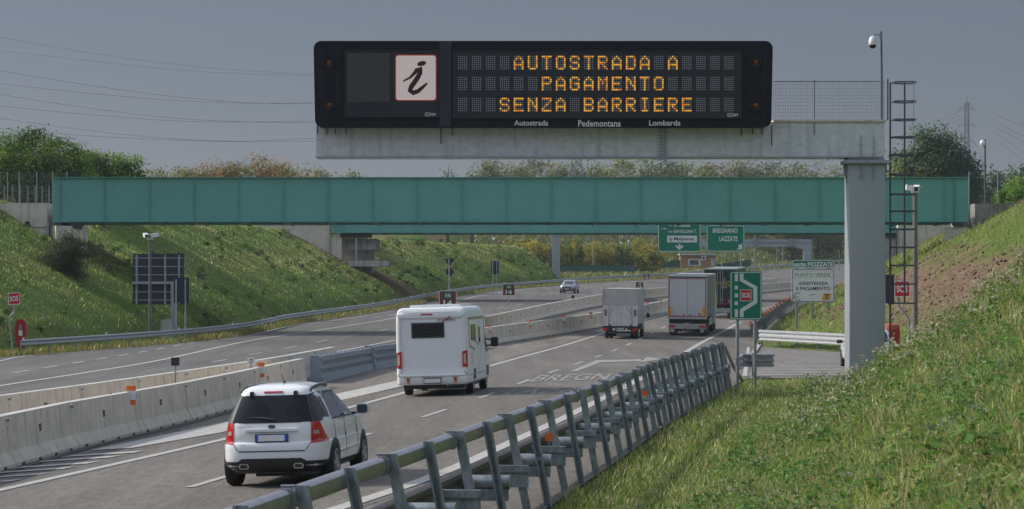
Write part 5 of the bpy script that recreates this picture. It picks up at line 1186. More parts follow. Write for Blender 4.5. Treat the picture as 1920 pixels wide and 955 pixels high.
def motorhome():
    t = thing('motorhome', 'tall white motorhome with a small dark rear window seen from behind', 'motorhome')
    H = Hull([(.36, 1.10, .06, 6.9), (.42, 1.14, .02, 6.98), (.62, 1.15, .0, 7.0), (.72, 1.15, .04, 7.0), (1.1, 1.15, .05, 6.95), (1.35, 1.15, .05, 6.1), (1.9, 1.145, .05, 5.5), (2.0, 1.14, .05, 5.4), (2.1, 1.14, .05, 5.75), (2.3, 1.135, .05, 5.7), (2.55, 1.12, .055, 5.4), (2.68, 1.09, .075, 5.1), (2.75, 1.03, .13, 4.9), (2.78, .95, .25, 4.7)], 26.)
    H.body(120, 2).build('body', WHITEV, t, smooth=30)
    P = lambda k, q, m, nm, off=.006, par=t, nu=8, nv=6, sg=1, th=.02: H.patch(k, q, off, nu, nv, th, sg).build(nm, m, par, smooth=40)
    # raised moulding round the rear wall
    for q in ([(-1.13, .66), (-.985, .76), (-.985, 2.45), (-1.11, 2.62)], [(.985, .76), (1.13, .66), (1.11, 2.62), (.985, 2.45)], [(-.985, 2.46), (.985, 2.46), (1.09, 2.64), (-1.09, 2.64)], [(-1.10, .64), (1.10, .64), (.98, .75), (-.98, .75)]):
        P('rear', q, WHITEV, 'rear_moulding', .05, t, 10, 10, 1, .03)
    wz0, wz1 = 1.835, 2.30; q = lambda e: [(-.62-e, wz0-e), (.40+e, wz0-e), (.40+e, wz1+e), (-.62-e, wz1+e)]
    f = P('rear', q(.01), mat('window_frame_grey', (.05, .052, .056), .45), 'rear_window', .02); P('rear', q(-.035), GLASSD, 'window_pane', .024, f)
    b = MB()
    for k in range(9): zz = wz0+.06+k*.045; b.box(-.57, .35, .05-.031, .05-.0295, zz, zz+.012)
    b.build('blind_slats', mat('blind_grey', (.05, .05, .05), .4), f)
    P('rear', [(-.32, 2.545), (.06, 2.545), (.05, 2.59), (-.31, 2.59)], REDL, 'brake_light', .065)
    for s_ in (-1, 1):
        x0, x1 = (.96, 1.12) if s_ > 0 else (-1.12, -.96)
        l_ = P('rear', [(x0, .90), (x1, .88), (x1, 1.42), (x0, 1.38)], REDL, 'tail_light', .062, t, 6, 6); a, c = (x0+.045, x1-.055)
        P('rear', [(a, 1.0), (c, .99), (c, 1.31), (a, 1.30)], mat('lamp_white', (.62, .56, .50), .25), 'clear_strip', .067, l_)
        for k in range(3): P('rear', [(a+.01, 1.04+k*.09), (c-.01, 1.04+k*.09), (c-.01, 1.075+k*.09), (a+.01, 1.075+k*.09)], mat('lamp_amber', (.6, .40, .25), .3), 'lamp_cell', .071, l_, 2, 2)
    for xx in (-.77, .72):
        b = MB(); b.lathe([(.052, -.03), (.052, .04)], 'y', 18, (xx, .0, .53)); b.build('fog_light', REDL, t, smooth=40); b = MB(); b.box(xx-.035, xx+.035, -.012, .01, .415, .45); b.build('reflector', REDL, t)
        b = MB(); b.add([(xx-.14, -.008, .605), (xx+.14, -.008, .605), (xx+.06, -.008, .58), (xx-.08, -.008, .58)], [(0, 1, 2, 3)]); b.build('recess_line', mat('recess_grey', (.32, .33, .34), .6), t, fix=False)
    b = MB(); b.box(-.275, .265, -.03, .01, .405, .56); pl = b.build('number_plate', BLACKP, t); b = MB(); b.box(-.258, .248, -.034, -.0305, .425, .545); b.build('plate_field', PLATEW, pl)
    b = MB(); b.add([(-.40, -.006, .60), (.40, -.006, .60), (.28, -.006, .565), (-.28, -.006, .565)], [(0, 1, 2, 3)]); b.build('recess_line', MATS['recess_grey'], t, fix=False)
    lettering('malibu', mat('decal_dark', (.05, .045, .045), .4), t, .20, .76, 2.355, 2.435, -.0, .008)
    b = MB(); b.add([(.34, -.004, 2.31), (.40, -.004, 2.325), (.60, -.004, 2.45), (.52, -.004, 2.445)], [(0, 1, 2, 3)]); b.add([(.48, -.006, 2.41), (.64, -.006, 2.47), (.60, -.006, 2.49), (.50, -.006, 2.44)], [(0, 1, 2, 3)]); b.build('red_slash', mat('decal_red', (.40, .02, .03), .4), t, fix=False)
    # sides: frame lines in gold, door, windows, flap
    GOLD = mat('decal_gold', (.30, .235, .11), .4); 
    for s_ in (-1, 1):
        sd = lambda q, m, nm, off=.006, par=t: H.patch('side', q, off, 10, 4, .015, s_).build(nm, m, par, smooth=40)
        for q in ([(.35, 2.36), (4.9, 2.36), (4.9, 2.44), (.35, 2.44)], [(.45, 1.55), (.6, 1.55), (.5, 2.36), (.35, 2.36)], [(.5, 1.50), (2.0, 1.35), (2.0, 1.42), (.5, 1.58)], [(1.2, 1.75), (3.2, 1.5), (3.2, 1.56), (1.2, 1.82)], [(4.9, 1.5), (5.05, 1.5), (5.05, 2.44), (4.9, 2.44)]): sd(q, GOLD, 'gold_line')
        wi = sd([(1.0, 1.70), (2.3, 1.70), (2.3, 2.2), (1.0, 2.2)], GLASSD, 'side_window', .02); sd([(3.1, .55), (3.12, .55), (3.12, 2.3), (3.1, 2.3)], MATS['recess_grey'], 'door_gap'); sd([(3.75, .55), (3.77, .55), (3.77, 2.3), (3.75, 2.3)], MATS['recess_grey'], 'door_gap')
        sd([(3.25, 1.6), (3.6, 1.6), (3.6, 2.1), (3.25, 2.1)], GLASSD, 'door_window', .012); sd([(5.2, 1.25), (6.0, 1.25), (5.7, 1.85), (5.2, 1.85)], GLASSD, 'cab_window', .01); sd([(5.05, .5), (5.07, .5), (5.07, 1.9), (5.05, 1.9)], MATS['recess_grey'], 'door_gap')
        sd([(.7, .95), (1.5, .95), (1.5, 1.35), (.7, 1.35)], mat('flap_grey', (.62, .63, .64), .4), 'storage_flap', .008); sd([(.4, .62), (5., .62), (5., .645), (.4, .645)], MATS['recess_grey'], 'side_rail', .01)
        for yc in (1.75, 5.75):
            sd([(yc-.42, .37), (yc+.42, .37), (yc+.33, .80), (yc-.33, .80)], BLACKP, 'wheel_arch', .004); make_wheel(t, s_*.985, yc, .34, .23, s_, mat('steel_rim', (.35, .36, .37), .45, .5))
        b = MB(); b.prism(rrect(s_*1.42-.12, s_*1.42+.12, 1.40, 1.72, .06), 'y', 5.55, 5.72); mr = b.build('door_mirror', BLACKP, t, smooth=50); b = MB(); b.bar((s_*1.1, 5.7, 1.66), (s_*1.38, 5.64, 1.64), .05); b.bar((s_*1.1, 5.7, 1.44), (s_*1.38, 5.64, 1.46), .05); b.build('mirror_arm', BLACKP, mr)
    b = MB(); b.box(-.95, .95, .25, 6.5, .22, .40); b.box(.55, .9, .1, .3, .30, .40); b.build('underbody', BLACKP, t); b = MB(); b.lathe([(.025, -.06), (.025, 0)], 'y', 8, (.45, .22, .33)); b.lathe([(.025, -.06), (.025, 0)], 'y', 8, (.55, .22, .32)); b.build('exhaust', CHROME, t)
    b = MB(); b.box(-.8, .8, 1.2, 4.4, 2.779, 2.86); b.build('roof_box', WHITEV, t); b = MB(); b.box(-.4, .4, .5, 1.0, 2.779, 2.84); b.build('roof_vent', WHITEV, t)
    hub_place(t, 83.5, 812, 5.3); return t
motorhome()

def wheelset(t, xs, y, r, wd, sg_rim=True):
    for x in xs: make_wheel(t, x, y, r, wd, 1 if x > 0 else -1, mat('steel_rim', (.35, .36, .37), .45, .5))
def rear_rect(t, x0, x1, z0, z1, m, nm, y=-.006, par=None, th=.005):
    b = MB(); b.box(x0, x1, y, y+th, z0, z1); return b.build(nm, m, par or t)
GREYTARP = mat('grey_tarpaulin', (.42, .41, .39), .7, var=.14, vscale=2.2, bump=.25, bscale=4)
GATE = mat('white_tail_lift', (.58, .57, .55), .5, var=.10, vscale=3, streak=.4, dirt=(.25, .23, .2))
def box_truck():
    t = thing('box_truck', 'small white truck with grey canvas top and folded tail lift', 'truck')
    b = MB(); b.box(-1.10, 1.10, .03, 4.6, .92, 3.06); b.build('cargo_box', mat('box_side_bluegrey', (.50, .51, .53), .55, var=.08, vscale=2), t)
    rear_rect(t, -1.10, 1.10, 2.11, 3.04, GREYTARP, 'canvas_back', -.0, th=.03)
    b = MB(); b.box(-1.13, -1.08, -.02, .05, .9, 3.08); b.build('corner_post', GALV, t); b = MB(); b.box(1.08, 1.13, -.02, .05, .9, 3.08); b.build('corner_post', GALV, t)
    b = MB(); b.prism([(-1.1, 3.04), (1.1, 3.04), (1.0, 3.12), (-1.0, 3.12)], 'y', .02, 4.6); b.build('roof_canvas', GREYTARP, t)
    g = rear_rect(t, -1.09, 1.09, .80, 2.09, GATE, 'tail_lift', -.05, th=.045)
    for k in range(5): rear_rect(t, -.66, .66, .98+k*.2, .985+k*.2, mat('seam_grey', (.26, .26, .26), .6), 'seam', -.0535, g, .003)
    for s_ in (-1, 1):
        rear_rect(t, s_*.92-.09, s_*.92+.09, 1.42, 1.82, mat('lamp_board', (.16, .15, .13), .5, streak=.4, dirt=(.3, .28, .25)), 'lamp_board', -.06, g, .01)
        b = MB(); b.bar((s_*.72, -.055, .82), (s_*.70, -.055, 2.05), .06, .02); b.build('lift_arm', GALV, g); b = MB(); b.tube([(s_*.72, -.06, 1.42), (s_*.35, -.06, 2.06)], .012, 6); b.build('chain', STEELP, g)
        b = MB(); b.box(s_*.66-.05, s_*.66+.05, -.12, .0, .70, .90); b.build('hinge', BLACKP, t)
        rear_rect(t, s_*.92-.16, s_*.92+.13, .50, .66, REDL, 'tail_light', -.03, th=.03)
    b = MB(); b.box(-1.08, 1.08, -.02, .06, .62, .78); b.box(-1.0, 1.0, .0, 4.5, .55, .90); b.build('chassis', BLACKP, t)
    b = MB(); b.box(-.85, .85, -.0, .1, .33, .47); b.build('under_run_bar', BLACKP, t); p = rear_rect(t, -.30, .22, .57, .68, mat('plate_dirty', (.5, .5, .48), .5), 'number_plate', -.04)
    lettering('EK 731', BLACKP, p, -.25, .18, .59, .66, -.042, .02); rear_rect(t, .32, .42, .52, .64, SIGNW, 'reversing_lamp', -.03); rear_rect(t, -.48, -.36, .52, .64, SIGNW, 'reversing_lamp', -.03)
    H = Hull([(.5, .98, 4.7, 6.6), (1.1, 1.0, 4.7, 6.6), (1.3, .98, 4.7, 6.3), (2.0, .86, 4.7, 5.6), (2.1, .8, 4.8, 5.5)], 9.); H.body(48, 2).build('cab', WHITE, t, smooth=35)
    for s_ in (-1, 1):
        H.patch('side', [(4.95, 1.35), (6.0, 1.35), (5.55, 1.95), (4.95, 1.95)], .006, 6, 6, .01, s_).build('cab_window', GLASSD, t); make_wheel(t, s_*.88, 5.7, .34, .22, s_)
        make_wheel(t, s_*.93, 1.1, .34, .20, s_, MATS['steel_rim']); make_wheel(t, s_*.67, 1.1, .34, .20, s_, MATS['steel_rim'])
        b = MB(); b.prism(rrect(s_*1.30-.10, s_*1.30+.10, 1.20, 1.52, .05), 'y', 5.2, 5.32); mr = b.build('door_mirror', BLACKP, t); b = MB(); b.bar((s_*.95, 5.3, 1.36), (s_*1.25, 5.26, 1.36), .05); b.build('mirror_arm', BLACKP, mr)
    hub_place(t, 166., 1163, 7.5); return t
box_truck()

TRWHITE = mat('trailer_door_white', (.50, .51, .51), .45, var=.05, vscale=1.5, streak=.15, dirt=(.33, .32, .3)); TRRED = mat('trailer_red_tape', (.36, .035, .05), .5)
def trailer(name, label, door, frame, curtain):
    t = thing(name, label, 'truck'); hw_ = 1.275
    b = MB(); b.box(-hw_+.02, hw_-.02, .06, 13.4, 1.22, 3.86); b.build('curtain_side', curtain, t)
    b = MB(); b.prism([(-hw_, 3.86), (hw_, 3.86), (hw_-.03, 3.98), (-hw_+.03, 3.98)], 'y', .0, 13.45); b.build('roof', mat('trailer_roof', (.60, .62, .61), .5, var=.06) if 'white' in label else mat('trailer_roof_grey', (.22, .24, .24), .5), t)
    b = MB(); b.box(-hw_-.02, hw_+.02, -.03, .08, 3.80, 3.865); b.build('roof_edge', BLACKP, t)
    b = MB(); b.box(-hw_, -hw_+.07, -.02, .06, 1.241, 3.80); b.build('rear_frame', frame, t); b = MB(); b.box(hw_-.07, hw_, -.02, .06, 1.241, 3.80); b.build('rear_frame', frame, t)
    for s_ in (-1, 1):
        b = MB(); b.box(.012 if s_ > 0 else -hw_+.072, hw_-.072 if s_ > 0 else -.012, -.015, .05, 1.25, 3.78); b.build('rear_door', door, t)
    b = MB(); b.box(-hw_, hw_, -.04, .06, 1.10, 1.24); b.build('sill', frame, t)
    b = MB(); b.box(-.45, .45, .2, 13.2, .86, 1.21); b.build('chassis', BLACKP, t); b = MB(); b.box(-1.2, 1.2, .3, .5, .84, 1.09); b.build('rear_crossmember', BLACKP, t)
    b = MB(); b.box(-1.22, 1.22, -.0, .12, .46, .80); bu = b.build('rear_bumper', mat('bumper_grey', (.36, .36, .35), .5, var=.15), t)
    for s_ in (-1, 1):
        b = MB(); b.box(min(s_*.80, s_*1.18), max(s_*.80, s_*1.18), -.02, -.001, .55, .70); b.build('tail_light', REDL, bu)
        b = MB(); b.box(min(s_*.62, s_*1.2), max(s_*.62, s_*1.2), .6, .63, .12, .5); b.build('mudflap', BLACKP, t)
        for y in (1.6, 2.9, 4.2): make_wheel(t, s_*1.02, y, .49, .38, s_, MATS['steel_rim'], 8)
        for y in (11.2, 14.6): make_wheel(t, s_*1.02, y, .50, .38, s_, MATS['steel_rim'], 8)
        b = MB(); b.box(min(s_*1.18, s_*1.22), max(s_*1.18, s_*1.22), 5.2, 10.2, .55, 1.05); b.build('side_guard', SIGNW, t)
    H = Hull([(.45, 1.2, 13.7, 16.2), (1.2, 1.24, 13.7, 16.25), (2.0, 1.24, 13.7, 16.1), (3.1, 1.2, 13.7, 15.7), (3.7, 1.1, 13.9, 15.2)], 14.); H.body(48, 1).build('tractor_cab', WHITE, t, smooth=35)
    b = MB(); b.box(-.4, .4, 10.4, 15.5, .5, .95); b.build('tractor_frame', BLACKP, t)
    return t
def semi():
    t = trailer('articulated_truck', 'white articulated truck with red-edged rear doors in the right lane', TRWHITE, mat('trailer_frame', (.42, .40, .40), .5), mat('curtain_grey', (.36, .375, .39), .6, var=.08))
    for q in ((-1.20, 1.20, 3.70, 3.755), (-1.20, 1.20, 1.255, 1.31), (-1.20, -1.155, 1.31, 3.70), (1.155, 1.20, 1.31, 3.70)): rear_rect(t, *q, TRRED, 'red_tape', -.024)
    for s_ in (-1, 1): rear_rect(t, s_*1.06-.085, s_*1.06+.085, 1.33, 1.88, mat('reflective_orange', (.75, .33, .02), .45), 'orange_board', -.030)
    rear_rect(t, -.015, .015, 1.3, 3.76, mat('door_seam', (.25, .25, .25), .6), 'door_seam', -.019)
    for xx, zz, r in ((-.84, 1.46, .10), (.80, 1.42, .09), (-.84, 1.64, .04)):
        b = MB(); b.lathe([(r, -.022), (r, -.016)], 'y', 18, (xx, 0, zz)); o = b.build('speed_disc', mat('disc_grey', (.13, .12, .12), .5), t); b = MB(); b.lathe([(r*.8, -.0245), (r*.8, -.0225)], 'y', 18, (xx, 0, zz)); b.build('disc_face', SIGNW if xx < 0 else mat('disc_face_pink', (.35, .2, .2), .5), o)
        if xx < 0 and r > .05: b = MB(); b.box(xx-.07, xx+.07, -.027, -.025, zz-.012, zz+.012); b.build('disc_bar', BLACKP, o)
    for xx in (-.22, .2): rear_rect(t, xx-.04, xx+.04, 1.33, 1.42, BLACKP, 'lock_handle', -.03)
    rear_rect(t, -.55, .75, .26, .42, BLACKP, 'flap_strip', .58); lettering('TRANSPORT', SIGNW, t, -.42, .42, .26, .40, .572, .03)
    for xx in (-1.0, .95): rear_rect(t, xx-.13, xx+.13, .22, .42, SIGNW, 'flap_mark', .575)
    rear_rect(t, -.15, .45, .56, .70, mat('plate_worn', (.4, .36, .36), .5, var=.3, vscale=14), 'number_plate', -.012)
    hub_place(t, 173.5, 1288, 6.8)
semi()
def green_truck():
    DG = mat('truck_dark_green', (.008, .035, .035), .4, var=.1)
    t = trailer('articulated_truck', 'dark green articulated truck with yellow lettering beside the lay-by sign', DG, mat('truck_red_frame', (.22, .02, .035), .45), mat('curtain_dark_green', (.02, .06, .055), .6))
    YEL = mat('lettering_yellow', (.40, .32, .02), .6)
    lettering('SERVICE', YEL, t, -1.15, 1.15, 2.62, 2.98, -.022, .03)
    def blob(x, z, rx, rz, m, nm, n=14, rag=.35, y=-.0225):
        b = MB(); b.add([(x+rx*math.cos(a)*(1-rag*random.random()), y, z+rz*math.sin(a)*(1-rag*random.random())) for a in np.linspace(0, 2*math.pi, n, endpoint=False)], [tuple(range(n))]); b.build(nm, m, t, fix=False)
    Wh = mat('graphic_white', (.25, .26, .25), .5); Rd = mat('graphic_red', (.45, .03, .05), .5); Ye = mat('graphic_yellow', (.6, .4, .1), .5)
    blob(-.85, 2.15, .14, .22, Wh, 'graphic'); blob(.32, 2.5, .35, .12, Wh, 'graphic', y=-.0195); blob(.35, 3.1, .1, .2, Wh, 'graphic'); blob(-.7, 1.55, .25, .1, Wh, 'graphic'); blob(.15, 1.5, .22, .08, Wh, 'graphic'); blob(.78, 1.42, .25, .18, Rd, 'graphic'); blob(.82, 1.34, .15, .1, Ye, 'graphic', y=-.0245)
    for xx in (-.22, .02, .2): b = MB(); b.tube([(xx, -.04, 1.2), (xx, -.04, 3.8)], .03, 8); b.build('lock_rod', GALV, t)
    rear_rect(t, -.95, .55, .24, .38, SIGNW, 'white_bar', -.03)
    hub_place(t, 214., 1350, 8.5)
green_truck()

def oncoming():
    t = thing('grey_car', 'silver grey car coming towards us on the left carriageway', 'car'); SIL = mat('silver_paint', (.34, .35, .37), .3, .5, coat=.5)
    H = Hull([(.24, .80, .1, 4.1), (.34, .87, .03, 4.18), (.55, .895, .0, 4.2), (.75, .895, .03, 4.18), (.90, .88, .12, 4.0), (.98, .86, 1.0, 4.05), (1.02, .82, 1.2, 4.0), (1.25, .74, 1.55, 3.85), (1.42, .64, 1.85, 3.6), (1.48, .54, 2.0, 3.4), (1.51, .35, 2.2, 3.1)], 6.)
    H.body(64, 2).build('body', SIL, t, smooth=35); P = lambda q, m, nm, off=.008, k='rear': H.patch(k, q, off, 8, 6, .02).build(nm, m, t, smooth=40)
    P([(-.72, 1.03), (.72, 1.03), (.58, 1.42), (-.58, 1.42)], GLASSM, 'windscreen'); P([(-.42, .42), (.42, .42), (.45, .74), (-.45, .74)], BLACKP, 'grille'); P([(-.26, .46), (.26, .46), (.26, .56), (-.26, .56)], PLATEW, 'number_plate', .014); P([(-.85, .24), (.85, .24), (.8, .38), (-.8, .38)], BLACKP, 'lower_bumper')
    for s_ in (-1, 1):
        q = [(.52, .66), (.84, .68), (.82, .80), (.54, .78)]; P(q if s_ > 0 else [(-.84, .68), (-.52, .66), (-.54, .78), (-.82, .80)], mat('headlight_clear', (.55, .57, .6), .15, coat=.5), 'headlight', .012)
        q = [(.55, .36), (.82, .38), (.8, .54), (.58, .52)]; P(q if s_ > 0 else [(-.82, .38), (-.55, .36), (-.58, .52), (-.8, .54)], BLACKP, 'air_intake')
        H.poly('side', [(1.6, 1.03), (3.6, 1.03), (3.3, 1.38), (2.0, 1.4)], .006, s_).build('side_window', GLASSD, t)
        for yc in (.8, 3.4): H.patch('side', [(yc-.4, .25), (yc+.4, .25), (yc+.3, .70), (yc-.3, .70)], .005, 6, 6, .01, s_).build('wheel_arch', BLACKP, t); make_wheel(t, s_*.80, yc, .335, .21, s_)
        b = MB(); b.box(min(s_*.88, s_*1.06), max(s_*.88, s_*1.06), 1.25, 1.4, .98, 1.12); b.build('door_mirror', SIL, t)
    hub_place(t, 308., 1063, 9.5)
    return t
oncoming()
def layby_car():
    t = thing('parked_car', 'white estate car with black mirrors parked in the lay-by mostly behind the column', 'car')
    H = Hull([(.28, .82, .1, 4.5), (.4, .90, .0, 4.6), (.7, .92, .0, 4.6), (.9, .915, .05, 4.4), (1.0, .90, .08, 3.4), (1.2, .84, .14, 3.0), (1.5, .70, .35, 2.5), (1.56, .6, .5, 2.3), (1.6, .4, .7, 2.0)], 6.); H.body(64, 2).build('body', WHITE, t, smooth=35)
    H.patch('rear', [(-.66, 1.05), (.66, 1.05), (.56, 1.45), (-.56, 1.45)], .01, 8, 6, .02).build('rear_window', GLASSD, t); H.patch('rear', [(-.8, .29), (.8, .29), (.85, .45), (-.85, .45)], .01, 10, 3, .02).build('lower_bumper', BLACKP, t); H.patch('rear', [(-.26, .66), (.26, .66), (.26, .78), (-.26, .78)], .014, 4, 2, .02).build('number_plate', PLATEW, t)
    for s_ in (-1, 1):
        q = [(.70, .80), (.86, .80), (.74, 1.38), (.66, 1.38)]; q = q if s_ > 0 else [(-.86, .80), (-.70, .80), (-.66, 1.38), (-.74, 1.38)]; H.patch('rear', q, .014, 5, 8, .02).build('tail_light', REDL, t, smooth=40)
        H.poly('side', [(.5, 1.05), (2.6, 1.05), (2.3, 1.4), (.8, 1.45)], .006, s_).build('side_window', GLASSD, t)
        for yc in (.9, 3.6): H.patch('side', [(yc-.4, .29), (yc+.4, .29), (yc+.3, .72), (yc-.3, .72)], .005, 6, 6, .01, s_).build('wheel_arch', BLACKP, t); make_wheel(t, s_*.82, yc, .34, .22, s_)
        b = MB(); b.prism(rrect(s_*1.06-.12, s_*1.06+.12, .98, 1.13, .05), 'y', 2.6, 2.72); b.build('door_mirror', BLACKP, t, smooth=50)
    hub_place(t, 107., 1638, 1.)
layby_car()
ORD = ['first', 'second', 'third', 'fourth', 'fifth', 'sixth', 'seventh', 'eighth', 'ninth', 'tenth', 'eleventh', 'twelfth', 'thirteenth', 'fourteenth', 'fifteenth', 'sixteenth']
# ------------------------------------------------------------------ grass and weeds (nobody could count them)
def blades(name, base, h, wd, lean, cols, mat_=GRASS, tipcol=None):
    n = len(base); az = rng.uniform(0, 2*np.pi, n); la = rng.uniform(0, 2*np.pi, n)
    sx, sy = np.cos(az)*wd/2, np.sin(az)*wd/2; lx, ly = np.cos(la)*lean*h, np.sin(la)*lean*h
    co = np.zeros((n, 6, 3))
    for k, (t, wf, bend) in enumerate(((0, 1, 0), (.55, .8, .35), (1, .12, 1))):
        cx_, cy_ = base[:, 0]+lx*bend, base[:, 1]+ly*bend; cz = base[:, 2]+h*t*np.sqrt(np.maximum(1-(lean*bend)**2*.5, .2))
        co[:, 2*k] = np.c_[cx_-sx*wf, cy_-sy*wf, cz]; co[:, 2*k+1] = np.c_[cx_+sx*wf, cy_+sy*wf, cz]
    o = (np.arange(n)*6)[:, None]; idx = np.concatenate([o+np.array([0, 1, 3, 2]), o+np.array([2, 3, 5, 4])], 1).ravel()
    c = np.repeat((cols*np.array([1.72, 1.6, 1.7]))[:, None, :], 6, 1)
    ob = fast_mesh(name, co.reshape(-1, 3), 4, idx, [mat_], c.reshape(-1, 3)); tag(ob, kind='stuff'); return ob
def palette(n, cols, wts):
    k = rng.choice(len(cols), n, p=np.array(wts)/sum(wts)); c = np.array(cols)[k]; return c*rng.uniform(.7, 1.3, (n, 1))
GRN = [(.066, .112, .016), (.108, .155, .028), (.185, .205, .07), (.29, .255, .13), (.046, .084, .020)]
def leaves_mesh(name, P, N, size, cols, m=LEAF, parent=None, ratio=.55, gain=1.95):
    n = len(P); N = N/np.linalg.norm(N, axis=1, keepdims=True); a = rng.normal(size=(n, 3)); a -= N*(a*N).sum(1, keepdims=True); a /= np.linalg.norm(a, axis=1, keepdims=True); b = np.cross(N, a)
    s = size[:, None]; co = np.stack([P-a*s, P-b*s*ratio, P+a*s, P+b*s*ratio], 1).reshape(-1, 3)
    ob = fast_mesh(name, co, 4, np.arange(4*n), [m], np.repeat(cols*gain, 4, 0))
    if parent: ob.parent = parent
    return ob

def foreground_grass():
    n = 470000; Y = np.exp(rng.uniform(np.log(6.5), np.log(104), n)); 
    xl = NRAIL(np.minimum(Y, 96))+.42; xr = .28*Y+3.0; xr = np.minimum(xr, 30); ok = xr > xl; Y, xl, xr = Y[ok], xl[ok], xr[ok]; X = rng.uniform(xl, xr)
    # the lay-by stays bare
    dn = X-NRAIL(np.minimum(Y, 96))
    keep = (Y < 92+np.clip((X-8)*.25, 0, 3)+rng.normal(0, .6, len(Y)))
    soilm = fbm(X*.9, Y*.9); dens = np.clip(1.15-np.clip((soilm-.53)*7, 0, .9)*(dn > 3.2), .1, 1)*np.interp(dn, [.42, .9], [.35, 1]); keep &= rng.random(len(X)) < dens
    X, Y, dn = X[keep], Y[keep], dn[keep]; Z = terrain(X, Y); n = len(X)
    f = fbm(X*.35+5, Y*.35); f2 = fbm(X*1.3, Y*1.3+4)
    h = (.07+.20*rng.random(n)**1.8)*(.35+1.3*f)*np.interp(dn, [.4, 1.4, 3, 5], [1.0, .62, .62, 1.15]); wd = (.0055+.00024*Y)*rng.uniform(.7, 1.4, n)
    tall = rng.random(n) < .012; h[tall] *= 2.2; wd[tall] *= .6
    c = palette(n, GRN, [5, 5, 3.6, 1.3, 2.6])*(.55+1.15*fbm(X*.8+13, Y*.45))[:, None]*1.12; dry = np.clip((f2-.50)*3.5, 0, .8)[:, None]; c = c*(1-.45*dry)+np.array([.24, .21, .10])*.45*dry
    c[tall] = np.array([.34, .29, .17])*rng.uniform(.7, 1.2, (tall.sum(), 1))
    blades('verge_grass', np.c_[X, Y, Z-.02], h, wd, rng.uniform(.15, .9, n), c)
def foreground_weeds():
    P, N, S_, C_ = [], [], [], []; FP, FC, FS = [], [], []; ST = []
    m = 3400; Y = np.exp(rng.uniform(np.log(7), np.log(92), m)); xl = NRAIL(np.minimum(Y, 96))+2.4; xr = np.minimum(.26*Y+2.2, 26); X = xl+(xr-xl)*rng.random(m); ok = xr > xl; X, Y = X[ok], Y[ok]
    f = fbm(X*.5+20, Y*.5); keep = rng.random(len(X)) < np.clip((f-.36)*4, .05, 1); X, Y = X[keep], Y[keep]; Z = terrain(X, Y)
    for x, y, z in zip(X, Y, Z):
        H = random.uniform(.15, .55)*np.interp(y, [7, 30, 55, 80], [.7, .9, .9, .75]); k = int(60*random.uniform(.5, 1.2)); r = H*.55
        p = np.c_[rng.normal(0, r*.6, k), rng.normal(0, r*.6, k), rng.uniform(.05, 1, k)**.8*H]+np.array([x, y, z]); P.append(p)
        nn = rng.normal(size=(k, 3))*.7+np.array([0, 0, .8]); N.append(nn); S_.append(rng.uniform(.018, .045, k)*np.interp(y, [7, 40, 90], [.8, 1.1, 1.7]))
        base = np.array(random.choice([(.045, .105, .020), (.07, .14, .03), (.10, .15, .035), (.06, .10, .035)])); C_.append(base*rng.uniform(.65, 1.35, (k, 1)))
        if random.random() < .34:
            q = int(random.uniform(3, 11)); FP.append(np.c_[rng.normal(0, r*.7, q), rng.normal(0, r*.7, q), H*rng.uniform(.85, 1.3, q)]+np.array([x, y, z])); FS.append(rng.uniform(.010, .020, q)*np.interp(y, [7, 40, 90], [.9, 1.3, 2.2])); FC.append(np.tile(random.choice([(.50, .48, .42), (.46, .44, .40), (.48, .42, .30), (.55, .54, .50), (.45, .36, .08)]), (q, 1))*rng.uniform(.7, 1.1, (q, 1)))
    tag(leaves_mesh('leafy_weeds', np.vstack(P), np.vstack(N), np.concatenate(S_), np.vstack(C_), ratio=.5), kind='stuff')
    FP = np.vstack(FP); tag(leaves_mesh('pale_flower_heads', FP, rng.normal(size=FP.shape)+np.array([0, -.5, .4]), np.concatenate(FS), np.vstack(FC), ratio=.8, gain=.75), kind='stuff')
